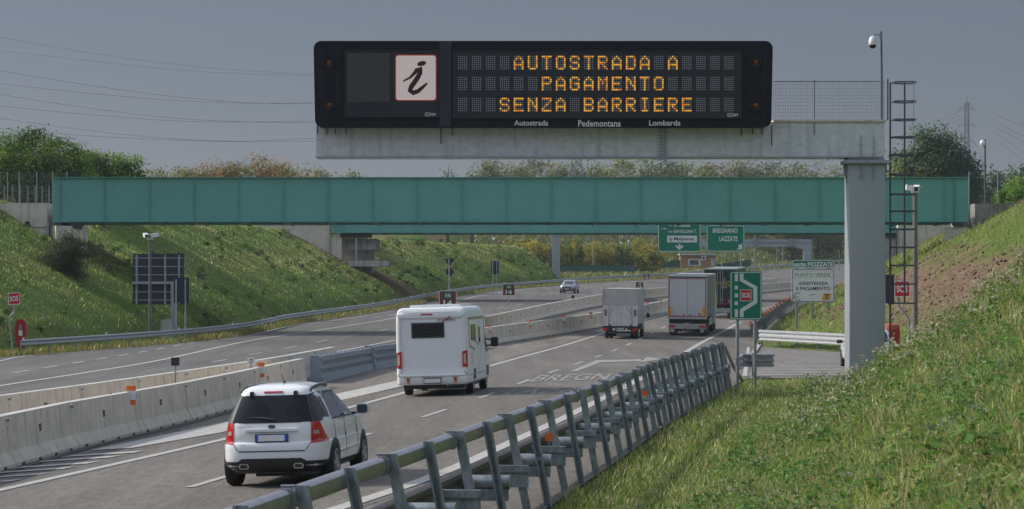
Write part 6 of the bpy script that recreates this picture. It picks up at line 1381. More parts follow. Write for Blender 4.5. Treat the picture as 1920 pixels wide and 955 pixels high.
def slope_grass():
    # left embankment
    n = 185000; Y = 100+(412-100)*rng.random(n)**1.15; d = rng.random(n)**.9*22-.1; X = LRAIL(Y)-.85-d
    vis = np.abs(X-0)/Y < .29; under = (np.abs(Y-275) < 6.5)
    keep = vis & (rng.random(n) < np.where(under & (X < LRAIL(Y)-2.5), .10, 1)) & (X < 6.5); X, Y = X[keep], Y[keep]; Z = terrain(X, Y); n = len(X)
    f = fbm(X*.16+2, Y*.16); f2 = fbm(X*.55, Y*.55); f3 = fbm(X*.07+9, Y*.09)
    h = (.08+.17*rng.random(n))*(.5+1.0*f2); wd = rng.uniform(.02, .06, n)*np.interp(Y, [120, 400], [.9, 2.0])
    c = palette(n, [(.042, .095, .014), (.065, .130, .018), (.10, .16, .03), (.16, .17, .07), (.035, .07, .02)], [5, 5, 2.5, .5, 3]); rel = Z-zroad(X, Y); band = np.exp(-((rel-4.5+(f-.5)*4)/1.0)**2)*(Y > 146)*.8+np.clip((rel-6.3)*.5, 0, .5)*np.clip((f2-.40)*5, 0, 1); c *= np.interp(rel, [.5, 4], [.78, 1.1])[:, None]; dry = np.clip(np.clip((f-.55)*5, 0, 1)*.5+band, 0, .8)[:, None]; c = c*(1-dry)+palette(n, [(.22, .23, .09), (.16, .18, .055), (.20, .16, .08)], [1.2, 1.2, .6])*dry
    c *= np.array([1.12, 1.10, 1.0])*(.95+.75*f3)[:, None]*(.7+.6*fbm(X*.8, Y*.4+3))[:, None]
    yel = ((rng.random(n) < .10) & (Y < 165) & (fbm(X*.6+31, Y*.4) > .56)) | (rng.random(n) < .004); c[yel > 0] = np.array([.30, .25, .03])
    blades('left_slope_grass', np.c_[X, Y, Z-.03], h, wd, rng.uniform(.2, .9, n), c)
    # strip under the far guard rail
    n = 16000; Y = 120+320*rng.random(n)**1.3; X = LRAIL(Y)+rng.uniform(-.9, .42, n); Z = zroad(X, Y)-.02; f = fbm(X*.1, Y*.25)
    c = palette(n, [(.09, .15, .025), (.15, .17, .04), (.24, .12, .05), (.20, .15, .06)], [3, 3, 1.5, 1.5]); h = rng.uniform(.1, .38, n)*np.interp(Y, [120, 300], [1, 1.0])*(X < LRAIL(Y)+.3)+.08
    blades('rail_foot_weeds', np.c_[X, Y, Z], h, rng.uniform(.02, .05, n)*np.interp(Y, [120, 400], [1, 1.8]), rng.uniform(.2, .8, n), c)
    # right embankment
    n = 80000; Y = 96+270*rng.random(n)**1.5; d = rng.random(n)*24; X = XAf(Y)+.55+d; keep = (X/Y < .28); X, Y = X[keep], Y[keep]; Z = terrain(X, Y); n = len(X)
    rel = Z-zroad(X, Y); n2 = fbm(X*.9, Y*.9); soil = np.where(Y < 162, np.clip(1.25-np.abs(rel-3.0-.02*(Y-120))/2.0+(n2-.5)*1.6, 0, 1), np.clip((fbm(X*.25+3, Y*.25)-.56)*5, 0, .5))
    keep = rng.random(n) > soil*1.02; X, Y, Z = X[keep], Y[keep], Z[keep]; n = len(X)
    c = palette(n, [(.08, .13, .02), (.13, .18, .03), (.20, .19, .06), (.26, .20, .10)], [3, 4, 3, 1.5])
    blades('right_slope_grass', np.c_[X, Y, Z-.03], rng.uniform(.12, .42, n), rng.uniform(.02, .05, n)*np.interp(Y, [96, 360], [.9, 2.0]), rng.uniform(.2, .9, n), c)
    # distant bank
    n = 46000; Y = 405+240*rng.random(n); X = LRAIL(Y)-1-rng.random(n)*64; keep = (X/Y > -.02) & (X/Y < .14); X, Y = X[keep], Y[keep]; Z = terrain(X, Y); n = len(X); f = fbm(X*.08+4, Y*.08)
    c = palette(n, [(.08, .12, .025), (.14, .16, .04), (.20, .17, .08), (.06, .09, .025)], [3, 3, 2, 2])*(.7+.6*f)[:, None]
    blades('distant_bank_grass', np.c_[X, Y, Z-.03], rng.uniform(.3, 1.0, n), rng.uniform(.10, .25, n), rng.uniform(.2, .9, n), c)
def slope_weeds():
    P, N, S_, C_ = [], [], [], []; m = 850; Y = 120+280*rng.random(m)**1.25; X = LRAIL(Y)-1.2-rng.random(m)*20; keep = (np.abs(X)/Y < .2) & (np.abs(Y-275) > 6.5) & (X < 5) & (rng.random(m) < np.clip((fbm(X*.2+40, Y*.12)-.38)*5, .04, 1)); X, Y = X[keep], Y[keep]; Z = terrain(X, Y)
    for x, y, z in zip(X, Y, Z):
        H = random.uniform(.2, .55); k = 42; r = H*random.uniform(.5, .9); P.append(np.c_[rng.normal(0, r*.6, k), rng.normal(0, r*.6, k), rng.uniform(0, 1, k)**.8*H]+np.array([x, y, z])); N.append(rng.normal(size=(k, 3))*.7+np.array([0, 0, .8])); S_.append(rng.uniform(.06, .13, k)*np.interp(y, [120, 380], [.9, 1.5]))
        C_.append(np.array(random.choice([(.030, .065, .012), (.040, .085, .015), (.06, .105, .02), (.055, .06, .022)]))*rng.uniform(.7, 1.3, (k, 1)))
    tag(leaves_mesh('slope_weeds', np.vstack(P), np.vstack(N), np.concatenate(S_), np.vstack(C_), gain=1.75), kind='stuff')
    # broad-leaved plants close to the camera at the lower right
    P, N, S_, C_ = [], [], [], []
    for i in range(420):
        y = math.exp(random.uniform(math.log(6.8), math.log(26))); x0 = float(NRAIL(y))+4.0; x1 = .2*y+.8
        if x1 <= x0: continue
        x = random.uniform(x0, x1); z = float(terrain(x, y)); k = random.randint(7, 16); H = random.uniform(.10, .30); a = rng.uniform(0, 2*np.pi, k); rr = rng.uniform(.04, .22, k); P.append(np.c_[x+np.cos(a)*rr, y+np.sin(a)*rr, z+H*rng.uniform(.4, 1, k)]); N.append(np.c_[np.cos(a)*.5, np.sin(a)*.5, np.ones(k)]+rng.normal(0, .3, (k, 3))); S_.append(rng.uniform(.05, .13, k)); C_.append(np.array(random.choice([(.07, .15, .02), (.10, .18, .03), (.05, .11, .02), (.12, .17, .05)]))*rng.uniform(.75, 1.25, (k, 1)))
    tag(leaves_mesh('broad_leaved_plants', np.vstack(P), np.vstack(N), np.concatenate(S_), np.vstack(C_), ratio=.33, gain=1.5), kind='stuff')
def tall_stalks():
    # dry stems with seed heads, and a few tall leafy stems on the upper bank
    n = 1500; Y = np.exp(rng.uniform(np.log(8), np.log(90), n)); xl = NRAIL(np.minimum(Y, 96))+.6; xr = np.minimum(.2*Y+1, 22); X = xl+(xr-xl)*rng.random(n)**.8; k = (xr > xl) & (rng.random(n) < np.clip((fbm(X*.6+60, Y*.4)-.40)*5, .05, 1)); X, Y = X[k], Y[k]; Z = terrain(X, Y); n = len(X); dn = X-NRAIL(np.minimum(Y, 96))
    h = rng.uniform(.25, .6, n)*np.interp(dn, [.5, 3, 6], [.75, .8, 1.25]); c = palette(n, [(.26, .22, .12), (.32, .27, .15), (.16, .16, .06), (.20, .12, .07)], [3, 3, 3, 1]); lean = rng.uniform(.05, .5, n)
    blades('dry_stalks', np.c_[X, Y, Z-.02], h, (.004+.00013*Y), lean, c)
    P = np.repeat(np.c_[X, Y, Z], 5, 0)+np.c_[rng.normal(0, .025, (5*n, 2)), np.repeat(h, 5)*rng.uniform(.80, 1.02, 5*n)]
    tag(leaves_mesh('seed_heads', P, rng.normal(size=P.shape)+np.array([0, -.4, .2]), rng.uniform(.010, .022, 5*n)*np.repeat(np.interp(Y, [8, 40, 90], [.8, 1.2, 1.9]), 5), np.repeat(c*1.15, 5, 0), ratio=.5, gain=1.3), kind='stuff')
    n = 700; Y = rng.uniform(48, 86, n); X = rng.uniform(0, 1, n)*9+NRAIL(Y)+3.2; k = X < .2*Y; X, Y = X[k], Y[k]; Z = terrain(X, Y); P, C_ = [], []
    for x, y, z in zip(X, Y, Z):
        H = random.uniform(.3, .75); q = 26; t_ = rng.random(q); P.append(np.c_[x+rng.normal(0, .09, q), y+rng.normal(0, .09, q), z+t_*H]); C_.append(np.where((t_ > .82)[:, None], np.array(random.choice([(.30, .29, .22), (.24, .25, .14), (.30, .27, .2)])), np.array(random.choice([(.06, .11, .02), (.085, .13, .03), (.12, .15, .035)])))*rng.uniform(.75, 1.25, (q, 1)))
    P = np.vstack(P); tag(leaves_mesh('tall_weeds', P, rng.normal(size=P.shape)+np.array([0, -.2, .5]), rng.uniform(.03, .065, len(P)), np.vstack(C_), ratio=.42, gain=1.5), kind='stuff')
foreground_grass(); foreground_weeds(); slope_grass(); slope_weeds(); tall_stalks()
# clods and stones on the scraped soil
def soil_clods():
    n = 5200; Y = 100+62*rng.random(n); X = XAf(Y)+.8+rng.random(n)*18; Z = terrain(X, Y); rel = Z-zroad(X, Y); k = (np.abs(rel-3-.02*(Y-120)) < 2.2) & (X/Y < .205); X, Y, Z = X[k], Y[k], Z[k]; n = len(X)
    s = rng.uniform(.04, .13, n); oct_ = np.array([(1, 0, 0), (0, 1, 0), (-1, 0, 0), (0, -1, 0), (0, 0, 1), (0, 0, -1)], float); co = np.c_[X, Y, Z][:, None, :]+oct_[None]*s[:, None, None]*rng.uniform(.6, 1.3, (n, 6, 1))
    tri = np.array([(0, 1, 4), (1, 2, 4), (2, 3, 4), (3, 0, 4), (1, 0, 5), (2, 1, 5), (3, 2, 5), (0, 3, 5)]); idx = ((np.arange(n)*6)[:, None, None]+tri[None]).ravel()
    tag(fast_mesh('soil_clods', co.reshape(-1, 3), 3, idx, [SOIL]), kind='stuff')
soil_clods()

# ------------------------------------------------------------------ trees and shrubs
def crown(blobs, nleaf, size, cols, wts, clump=16, spread=.34, shell=.5, sparse=0.):
    P, N = [], []; C_ = []; tot = sum(b[3]*b[4]*b[5] for b in blobs)
    for bx, by, bz, rx, ry, rz in blobs:
        k = max(20, int(nleaf*rx*ry*rz/tot)); nc = max(5, int(clump*(.6+.5*rx))); d = rng.normal(size=(nc, 3)); d /= np.linalg.norm(d, axis=1, keepdims=True); d *= rng.uniform(shell, 1.0, (nc, 1))
        w_ = rng.random(nc)**1.2+.15; ci = rng.choice(nc, k, p=w_/w_.sum()); base = palette(nc, cols, wts)
        o_ = rng.normal(size=(k, 3)); o_ /= np.maximum(np.linalg.norm(o_, axis=1, keepdims=True)/1.7, 1); q = d[ci]+o_*spread*np.array([1, 1, .8])*rng.uniform(.4, 1.1, (k, 1)); P.append(q*np.array([rx, ry, rz])+np.array([bx, by, bz])); N.append(q+rng.normal(size=(k, 3))*.8+np.array([0, 0, .35])); C_.append(base[ci]*rng.uniform(.7, 1.35, (k, 1)))
    P = np.vstack(P); return P, np.vstack(N), rng.uniform(.6, 1.3, len(P))*size, np.vstack(C_)
def tree(name, label, cat, px, Y, base_dz, H, wR, nleaf, size, cols, wts, group=None, trunk=True, blobs=None, shell=.45, spread=.34, x=None, squat=False):
    X = fx(px, Y) if x is None else x; z = float(terrain(X, Y, False))+base_dz; t = thing(name, label, cat, (X, Y, z), 0, group)
    if blobs is None:
        blobs = []; k = 5 if not squat else 6
        for i in range(k):
            a = 2*math.pi*i/k+random.random(); rr = wR*random.uniform(.32, .5); blobs.append((math.cos(a)*rr, math.sin(a)*rr, H*random.uniform(.40, .70) if not squat else H*random.uniform(.35, .6), wR*random.uniform(.5, .68), wR*random.uniform(.5, .65), H*random.uniform(.20, .28)))
        blobs.append((random.uniform(-.1, .1)*wR, 0, H*.76, wR*(.72 if squat else .55), wR*.55, H*.24))
        if squat: blobs += [(random.uniform(-.5, .5)*wR, 0, H*.2, wR*.6, wR*.5, H*.2), (random.uniform(-.5, .5)*wR, -.2*wR, H*.22, wR*.6, wR*.5, H*.22)]
    P, N, S_, C_ = crown(blobs, nleaf, size, cols, wts, 16, spread, shell); leaves_mesh('crown', P, N, S_, C_, parent=t)
    b = MB(); r0 = max(.03, H*.022)
    b.tube([(0, 0, -.4), (random.uniform(-.1, .1), 0, H*.3), (random.uniform(-.2, .2), 0, H*.62), (random.uniform(-.3, .3), 0, H*.88)], [r0*1.3, r0, r0*.6, r0*.15], 7)
    for bx, by, bz, rx, ry, rz in blobs[:7]: b.tube([(0, 0, max(H*.12, bz*.45)), (bx*.5, by*.5, bz*.75), (bx, by, bz+rz*.4)], [r0*.55, r0*.35, r0*.1], 5)
    b.build('trunk', BARK, t, smooth=60); return t
ROB = [(.040, .085, .012), (.075, .125, .018), (.12, .15, .025), (.025, .05, .012)]
for px, top, wpx, Y, lab in ((-12, 243, 60, 205, 'dense green robinia tree cut by the left edge above the wire fence'), (42, 238, 58, 203, 'tall feathery robinia tree above the wire fence at far left'), (108, 256, 46, 206, 'green robinia tree behind the left end of the front bridge'),
                             (150, 268, 30, 212, 'small open robinia tree between two denser ones above the left end of the bridge'), (212, 277, 52, 209, 'rounded yellow-green robinia tree right of the gap above the bridge')):
    z1 = W(0, top, Y).z; X = fx(px, Y); H = z1-float(terrain(X, Y, False)); tree('robinia_tree', lab, 'tree', px, Y, 0, H, wpx*Y/FPX*1.35, 19000, .115, ROB, [4, 4, 2.5, 3], 'robinia trees at left', squat=True)
RED_ = [(.10, .10, .03), (.17, .085, .035), (.13, .13, .045), (.075, .10, .03), (.19, .11, .04)]
for i, (px, top, wpx, mixr) in enumerate(((300, 317, 34, 0), (348, 306, 36, .4), (398, 300, 38, 1.3), (440, 304, 34, .8), (482, 297, 38, 1.2), (530, 303, 40, .7), (575, 311, 36, .9), (617, 316, 28, .3), (665, 327, 26, .2))):
    Y = 302+4*(i % 3); X = fx(px, Y); H = W(0, top, Y).z-float(terrain(X, Y, False))
    lab = ['low green tree at the left end of the row above the bridge', 'pale green tree with bare twigs above the bridge', 'reddest autumn tree above the bridge, left of the message board', 'mixed red and green tree above the bridge', 'tall russet tree with bare twigs on top above the bridge', 'broad olive tree above the bridge left of the message board', 'orange tinted tree just left of the message board', 'green tree at the edge of the message board above the bridge', 'lowest sparse tree showing just under the grey gantry arm'][i]
    tree('autumn_tree', lab, 'tree', px, Y, 0, H, wpx*Y/FPX*1.5, 15000, .15, RED_, [3, .5+3*mixr, 3, 2.5, .4+2*mixr], 'autumn trees behind the bridge', spread=.42, squat=True)
for px, top, w_, lab in ((838, 297, 24, 'thin open tree with feathery leaves under the gantry arm'), (885, 307, 18, 'small bare tree right of the feathery one under the gantry arm')):
    Y = 384.; X = fx(px, Y); H = W(0, top, Y).z-float(terrain(X, Y, False)); tree('sparse_tree', lab, 'tree', px, Y, 0, H, w_*Y/FPX, 420 if px < 850 else 300, .20, [(.05, .085, .035), (.075, .10, .045)] if px < 850 else [(.12, .10, .07), (.10, .085, .06)], [1, 1], None, spread=.5, shell=.3)
FAR_ = [(.075, .095, .035), (.11, .12, .04), (.15, .14, .05), (.05, .075, .03), (.16, .12, .05)]
far_l = ['olive tree', 'yellowish tree', 'dull green tree', 'dark green tree']
for i, px in enumerate(range(915, 1600, 47)):
    Y = 556+16*(i % 3); X = fx(px, Y); top = 298+random.uniform(-6, 6); H = W(0, top, Y).z-float(terrain(X, Y, False)); k = i % 4
    tree('woodland_tree', '%s in the far row above the bridge, %s from its left end' % (far_l[k], ORD[i]), 'tree', px+random.uniform(-8, 8), Y, 0, H, random.uniform(5.2, 6.6), 9000, .31, FAR_, [3+(k == 0)*3, 2, 1+(k == 1)*4, 2+(k == 3)*5, .6], 'far tree row', squat=True)
DARKT = [(.022, .048, .020), (.038, .070, .024), (.06, .09, .03), (.018, .035, .018)]
X = fx(1752, 330); H = W(0, 247, 330).z-float(terrain(X, 330, False)); tree('oak_tree', 'big dark rounded tree behind the ladder above the right end of the bridge', 'tree', 1752, 330, 0, H, 6.3, 46000, .21, DARKT, [4, 4, 2, 3], blobs=[(-3.2, 0, H*.60, 2.9, 2.8, H*.25), (3.0, 0, H*.55, 2.9, 2.8, H*.27), (-.3, 0, H*.74, 3.7, 3.2, H*.26), (-1.6, -.6, H*.40, 3.6, 3, H*.24), (1.9, -.5, H*.38, 3.4, 3, H*.24), (0, -1, H*.55, 3.2, 3, H*.25)])
X = fx(1697, 326); H = W(0, 282, 326).z-float(terrain(X, 326, False)); tree('autumn_tree', 'lighter green tree with orange leaves left of the big dark tree', 'tree', 1697, 326, 0, H, 3.8, 8000, .23, [(.07, .10, .03), (.11, .13, .04), (.24, .11, .04), (.05, .08, .03)], [3, 3, .8, 2], squat=True)
X = fx(1795, 345); H = W(0, 300, 345).z-float(terrain(X, 345, False)); tree('oak_tree', 'small dark tree in front of the pylon right of the big tree', 'tree', 1797, 345, 0, H, 2.2, 3600, .22, DARKT, [4, 3, 1, 3], squat=True)
for px, top, w_, Y, lab in ((1838, 322, 20, 420, 'bluish distant tree beside the lamp pole at right'), (1868, 310, 22, 430, 'distant tree just right of the lamp pole at right'), (1893, 308, 20, 425, 'dark distant tree near the right edge'), (1918, 303, 24, 428, 'tallest distant tree at the right edge')):
    X = fx(px, Y); H = W(0, top, Y).z-float(terrain(X, Y, False)); tree('distant_tree', lab, 'tree', px, Y, 0, H, w_*Y/FPX*1.3, 4200, .32, [(.035, .06, .03), (.055, .085, .04), (.08, .10, .045)], [2, 3, 1], 'distant trees at right', squat=True)
for px, top, w_, lab in ((1908, 326, 34, 'bright green bush on top of the right wing wall at the edge'), (1878, 352, 18, 'low yellow-green bush on top of the right wing wall')):
    Y = 186.; X = fx(px, Y); H = W(0, top, Y).z-float(terrain(X, Y, False)); tree('bush', lab, 'bush', px, Y, 0, H, w_*Y/FPX, 3200, .075, [(.08, .15, .02), (.13, .20, .03), (.06, .11, .02)], [3, 3, 2], squat=True)
# dark bush on the left slope
X = fx(121, 165.); tree('bush', 'dark brownish bush on the left slope below the bridge pier', 'bush', 121, 164., -.5, 2.9, 1.7, 16000, .055, [(.026, .034, .015), (.036, .046, .018), (.05, .055, .024), (.040, .030, .02)], [4, 3, 2, 1.5], squat=True, spread=.4)
X = fx(1760, 133.); 
YB = [(.17, .16, .025), (.24, .19, .03), (.10, .13, .025), (.25, .19, .03), (.07, .10, .022)]
yl = ['yellow bush', 'green and yellow bush', 'orange tinted bush', 'dark green bush']
for i, px in enumerate(range(938, 1240, 21)):
    Y = 446-10*(i % 2); X = fx(px, Y); k = [0, 1, 0, 2, 1, 0, 3, 1, 2, 0, 1, 3, 0, 1, 2][i % 15]; top = 452+random.uniform(-7, 7); H = W(0, top, Y).z-float(terrain(X, Y, False))
    tree('autumn_bush', '%s in the thicket beyond the far guard rail, %s from the left' % (yl[k], ORD[i]), 'bush', px+random.uniform(-4, 4), Y, 0, H, random.uniform(1.7, 2.3), 5200, .15, YB, [[5, 4, 2, 1, 1], [3, 2, 4, .5, 2], [2, 3, 1.5, 4, 1], [.5, .3, 4, .2, 5]][k], 'thicket beyond the far rail', squat=True)

# ------------------------------------------------------------------ small things far and near
def pylon(px, Y, top, label, half=2.6, arms=3):
    x = fx(px, Y); gz = float(terrain(x, Y, False)); t = thing('power_pylon', label, 'pylon', (x, Y, gz)); H = W(0, top, Y).z-gz; m = mat('pylon_steel', (.22, .25, .28), .6, .3); b = MB()
    hw = lambda z: np.interp(z, [0, H*.55, H*.97], [half, .62, .5])
    zs = [0]; 
    while zs[-1] < H*.95: zs.append(zs[-1]+max(1.4, hw(zs[-1])*1.7))
    for s1 in (-1, 1):
        for s2 in (-1, 1):
            for a, c in zip(zs[:-1], zs[1:]): b.bar((s1*hw(a), s2*hw(a), a), (s1*hw(c), s2*hw(c), c), .16)
    for a, c in zip(zs[:-1], zs[1:]):
        for s2 in (-1, 1):
            b.bar((-hw(a), s2*hw(a), a), (hw(c), s2*hw(c), c), .08); b.bar((hw(a), s2*hw(a), a), (-hw(c), s2*hw(c), c), .08); b.bar((-hw(c), s2*hw(c), c), (hw(c), s2*hw(c), c), .08)
            b.bar((s2*hw(a), -hw(a), a), (s2*hw(c), hw(c), c), .08)
    b.bar((0, 0, H*.95), (0, 0, H), .2); b.build('lattice_tower', m, t)
    tips = []
    for k in range(arms):
        z = H*.93-k*H*.105
        for s_ in (-1, 1):
            b = MB(); b.bar((s_*.45, 0, z), (s_*2.1, 0, z-.4), .12); b.bar((s_*.45, 0, z+1.6), (s_*2.1, 0, z-.4), .08); b.bar((s_*2.1, 0, z-.4), (s_*2.1, 0, z-1.2), .08); b.build('cross_arm', m, t); tips.append((x+s_*2.1, Y, gz+z-1.2))
    return t, tips
pyR, tipsR = pylon(1812.5, 700., 182, 'tall lattice power pylon rising behind the trees at right')
pyM, tipsM = pylon(1081, 470., 140, 'lattice power pylon whose legs show between the gantry arm and the bridge', 2.4)
WIRE = mat('power_cable', (.06, .065, .07), .6)
def cable(pts, Y, label, group, ext=None, r=.032):
    P = [W(a, c, Y) for a, c in pts]; 
    if ext is not None: P += ext
    P = [np.array(p) for p in P]; d = np.r_[0, np.cumsum([np.linalg.norm(b_-a) for a, b_ in zip(P[:-1], P[1:])])]
    cs = [Curve(list(zip(d, [p[k] for p in P]))) for k in range(3)]; tt = np.linspace(0, d[-1], 40); b = MB(); b.tube([(float(cs[0](u)), float(cs[1](u)), float(cs[2](u))) for u in tt], r, 5)
    tag(b.build('power_cable', WIRE, smooth=60), label, 'power line', group)
LN = [([(-160, 50), (0, 70), (153, 97), (320, 120), (467, 133), (580, 139)], 'topmost'), ([(-160, 82), (0, 96), (160, 113), (300, 129), (467, 139), (580, 142)], 'second'), ([(-160, 103), (0, 133), (167, 160), (333, 182), (467, 193), (583, 195)], 'third'), ([(-160, 137), (0, 157), (167, 175), (333, 189), (500, 194), (587, 193)], 'fourth'),
      ([(-160, 148), (0, 177), (167, 203), (333, 222), (467, 229), (587, 230)], 'fifth'), ([(-160, 182), (0, 199), (167, 215), (333, 227), (467, 229), (587, 227)], 'sixth'), ([(-160, 197), (0, 222), (167, 245), (333, 261), (433, 265), (587, 260)], 'seventh'), ([(-160, 222), (33, 244), (167, 255), (333, 263), (467, 266), (587, 265)], 'lowest')]
for i, (pts, o_) in enumerate(LN):
    tp = tipsM[min(i//2*2, 4)+(i % 2)] if i < 6 else tipsM[4+(i % 2)]
    ex = [Vector(W(840, pts[-1][1]-(6 if i > 1 else 1), 462)), Vector((tp[0], tp[1], tp[2]+(-1.5 if i > 5 else (1.5 if i < 2 else 0))))]
    cable(pts, 470., '%s of the eight thin power cables sagging across the sky at left' % o_, 'cables at left', ex, r=.018 if i < 2 else .025)
for i, (a, c, o_) in enumerate(((204, 232, 'topmost'), (216, 252, 'second'), (226, 263, 'third'), (238, 280, 'fourth'), (250, 296, 'lowest'))):
    tp = tipsR[1 if i == 0 else min(3 if i < 3 else 5, 5)]; cable([(1870, a+14), (1925, c+6), (2010, c+26)], 690., '%s power cable running right from the distant pylon' % o_, 'cables at right', None, .03)
    cable([(1690, c+8-i*8), (1760, a+22-i*5), (1806, a+2-i*3)], 700., '%s power cable running left from the distant pylon to the ladder' % o_, 'cables at right of the ladder', None, .022) if i < 3 else None

def fence(label, pts, h, low=None, wires=14, mesh_m=STEELP):
    p0 = Vector(pts[0]); t = thing('wire_fence', label, 'fence', p0); b = MB(); b.tube([(0, 0, -.3), (0, 0, h)], .04, 6); po = b.build('post', STEELP, t, smooth=50)
    for i, p in enumerate(pts):
        c = po if i == 0 else po.copy()
        if i: COL.objects.link(c)
        c.location = Vector(p)-p0
    b = MB()
    for k in range(wires):
        z = h*.97*(k+.5)/wires
        for p, q in zip(pts[:-1], pts[1:]): b.bar(Vector(p)-p0+Vector((0, 0, z)), Vector(q)-p0+Vector((0, 0, z)), .008)
    for p, q in zip(pts[:-1], pts[1:]):
        n = int((Vector(q)-Vector(p)).length/.2)
        for k in range(1, n): m = Vector(p).lerp(Vector(q), k/n)-p0; b.bar(m+Vector((0, 0, .03)), m+Vector((0, 0, h*.97)), .006)
    b.build('wire_mesh', mesh_m, t); return t
zz = W(0, 381, 176).z
fence('wire mesh fence with steel posts on the left wing wall beside the bridge', [(fx(px, 178), 178, zz+.0) for px in (-40, 14, 36, 69, 99, 126)], W(0, 322, 178).z-zz)
fence('taller wire fence with thin dark posts on the right wing wall', [(fx(px, 182), 182, W(0, 383, 182).z) for px in (1817, 1871, 1925)], W(0, 322, 182).z-W(0, 383, 182).z, wires=8, mesh_m=DARKST)
fence('low wire fence of thin posts behind the left wing wall', [(fx(px, 186), 186, W(0, 383, 186).z) for px in (8, 24, 38, 52, 66, 79, 92)], 1.3, wires=5)
def lamp_pole(px, Y, top, bot, label, camx=None, r=.07, m=DARKST):
    x = fx(px, Y); z0 = W(0, bot, Y).z; gz = min(z0, float(terrain(x, Y, False))); t = thing('slim_pole', label, 'pole', (x, Y, gz)); H = W(0, top, Y).z-gz
    b = MB(); b.tube([(0, 0, -.4), (0, 0, H)], [r*1.2, r*.85], 8); b.build('pole', m, t, smooth=50)
    if camx: cx_, cy_ = fx(camx[0], Y)-x, W(0, camx[1], Y).z-gz; b = MB(); b.bar((0, 0, cy_+.15), (cx_, 0, cy_+.15), .05); b.lathe([(.12, .1), (.2, 0), (.2, -.2), (.1, -.34)], 'z', 10, (cx_, 0, cy_)); b.build('camera_head', SIGNW, t, smooth=50)
lamp_pole(1847, 190, 262, 376, 'dark pole with a small white camera in front of the distant trees at right', (1842.5, 266))
lamp_pole(1112.5, 432., 425, 522, 'slim pale pole in front of the thicket, left of the camera pole', None, .09, STEELP)
lamp_pole(1162, 436., 425, 518, 'slim pale pole with a white camera in front of the thicket', (1164.5, 455), .09, STEELP)
lamp_pole(1177, 440., 425, 516, 'thin pole standing close beside a thicker one at the end of the thicket', None, .07, STEELP)
lamp_pole(1180.7, 440., 425, 516, 'thicker pole with white head at the right end of the thicket', (1179, 452), .13, STEELP)
lamp_pole(1225, 500., 425, 495, 'slim pole on the bank left of the first green overhead sign', None, .08, STEELP)
lamp_pole(923.5, 415., 425, 462, 'slim pole with a white camera on top of the far left slope', (926, 447), .07, STEELP)
for px, lab in ((1353.5, 'slim pole right of the orange hut below the second green sign'), (1389, 'slim pole under the right corner of the second green sign'), (1415, 'slim pole between the second green sign and the gantry beam joint')): lamp_pole(px, 452., 430 if px < 1400 else 425, 504, lab, None, .09, STEELP)
lamp_pole(1457, 520., 468, 497, 'short pole under the distant gantry beam, left of its column', None, .09, STEELP); lamp_pole(1468, 520., 455, 496, 'short pole under the distant gantry beam, nearer its column', None, .09, STEELP)
def hut():
    Y = 470.; x = fx(1308, Y); gz = W(0, 511, Y).z; t = thing('toll_hut', 'small orange-tan hut with flat roof and one window by the far road', 'hut', (x, Y, gz)); lx = lambda px: fx(px, Y)-x; lz = lambda py: W(0, py, Y).z-gz
    TAN = mat('hut_orange_tan', (.36, .185, .085), .7, var=.08); b = MB(); b.box(lx(1276), lx(1341), 0, 4, -1, lz(479)); b.build('wall', TAN, t)
    b = MB(); b.box(lx(1274), lx(1343), -.4, 4.3, lz(479)+.002, lz(476)); b.build('roof', mat('hut_roof', (.48, .47, .45), .6), t)
    b = MB(); b.box(lx(1290.5), lx(1313.5), -.05, -.001, lz(498.5), lz(486.5)); f = b.build('window', SIGNW, t); b = MB(); b.box(lx(1292.5), lx(1310), -.06, -.051, lz(497), lz(488)); b.build('pane', GLASSM, f)
    b = MB(); b.box(lx(1315), lx(1323), -.4, -.001, lz(488), lz(480.5)); a = b.build('air_conditioner', SIGNW, t); b = MB(); b.lathe([(.25, -.405), (.25, -.41)], 'y', 14, (lx(1319), 0, lz(484))); b.build('fan', BLACKP, a)
    b = MB(); b.box(lx(1333), lx(1340), -.08, -.001, 0, lz(485)); b.build('door', mat('hut_door', (.42, .38, .44), .5), t)
    b = MB(); b.box(lx(1276), lx(1345), -1.2, -1.12, -.6, .12)
    for k in range(9): xx = lx(1276)+k*(lx(1345)-lx(1276))/8; b.bar((xx, -1.16, 0), (xx, -1.16, 1.1), .05)
    b.bar((lx(1276), -1.16, 1.1), (lx(1345), -1.16, 1.1), .05); tag(b.build('railing', STEELP), 'low steel railing in front of the orange-tan hut', 'railing').location = (x, Y, gz)
hut()
def green_fence(x0, x1, t0, t1, b0, b1, Y, label):
    FG = mat('fence_green', (.012, .085, .07), .5, var=.15); P0 = W(x0, b0, Y); t = thing('panel_fence', label, 'fence', P0); n = max(3, int((fx(x1, Y)-fx(x0, Y))/.9)); 
    pr = None
    for k in range(n):
        u, v = k/n, (k+1)/n; A = W(x0+(x1-x0)*u, b0+(b1-b0)*u, Y)-P0; B_ = W(x0+(x1-x0)*v, b0+(b1-b0)*v, Y)-P0; h = (b0-t0)*Y/FPX*(1-u)+(b1-t1)*Y/FPX*u
        b = MB(); b.add([A+Vector((.03, 0, -.6)), B_+Vector((-.03, 0, -.6)), B_+Vector((-.03, 0, h)), A+Vector((.03, 0, h)), A+Vector((.03, .04, -.6)), B_+Vector((-.03, .04, -.6)), B_+Vector((-.03, .04, h)), A+Vector((.03, .04, h))], [(0, 1, 2, 3), (7, 6, 5, 4), (0, 4, 5, 1), (1, 5, 6, 2), (2, 6, 7, 3), (3, 7, 4, 0)]); b.build('panel', FG, t)
        b = MB(); b.box(A.x-.04, A.x+.03-.001, -.03, .07, -.6, h+.1); b.build('post', FG, t)
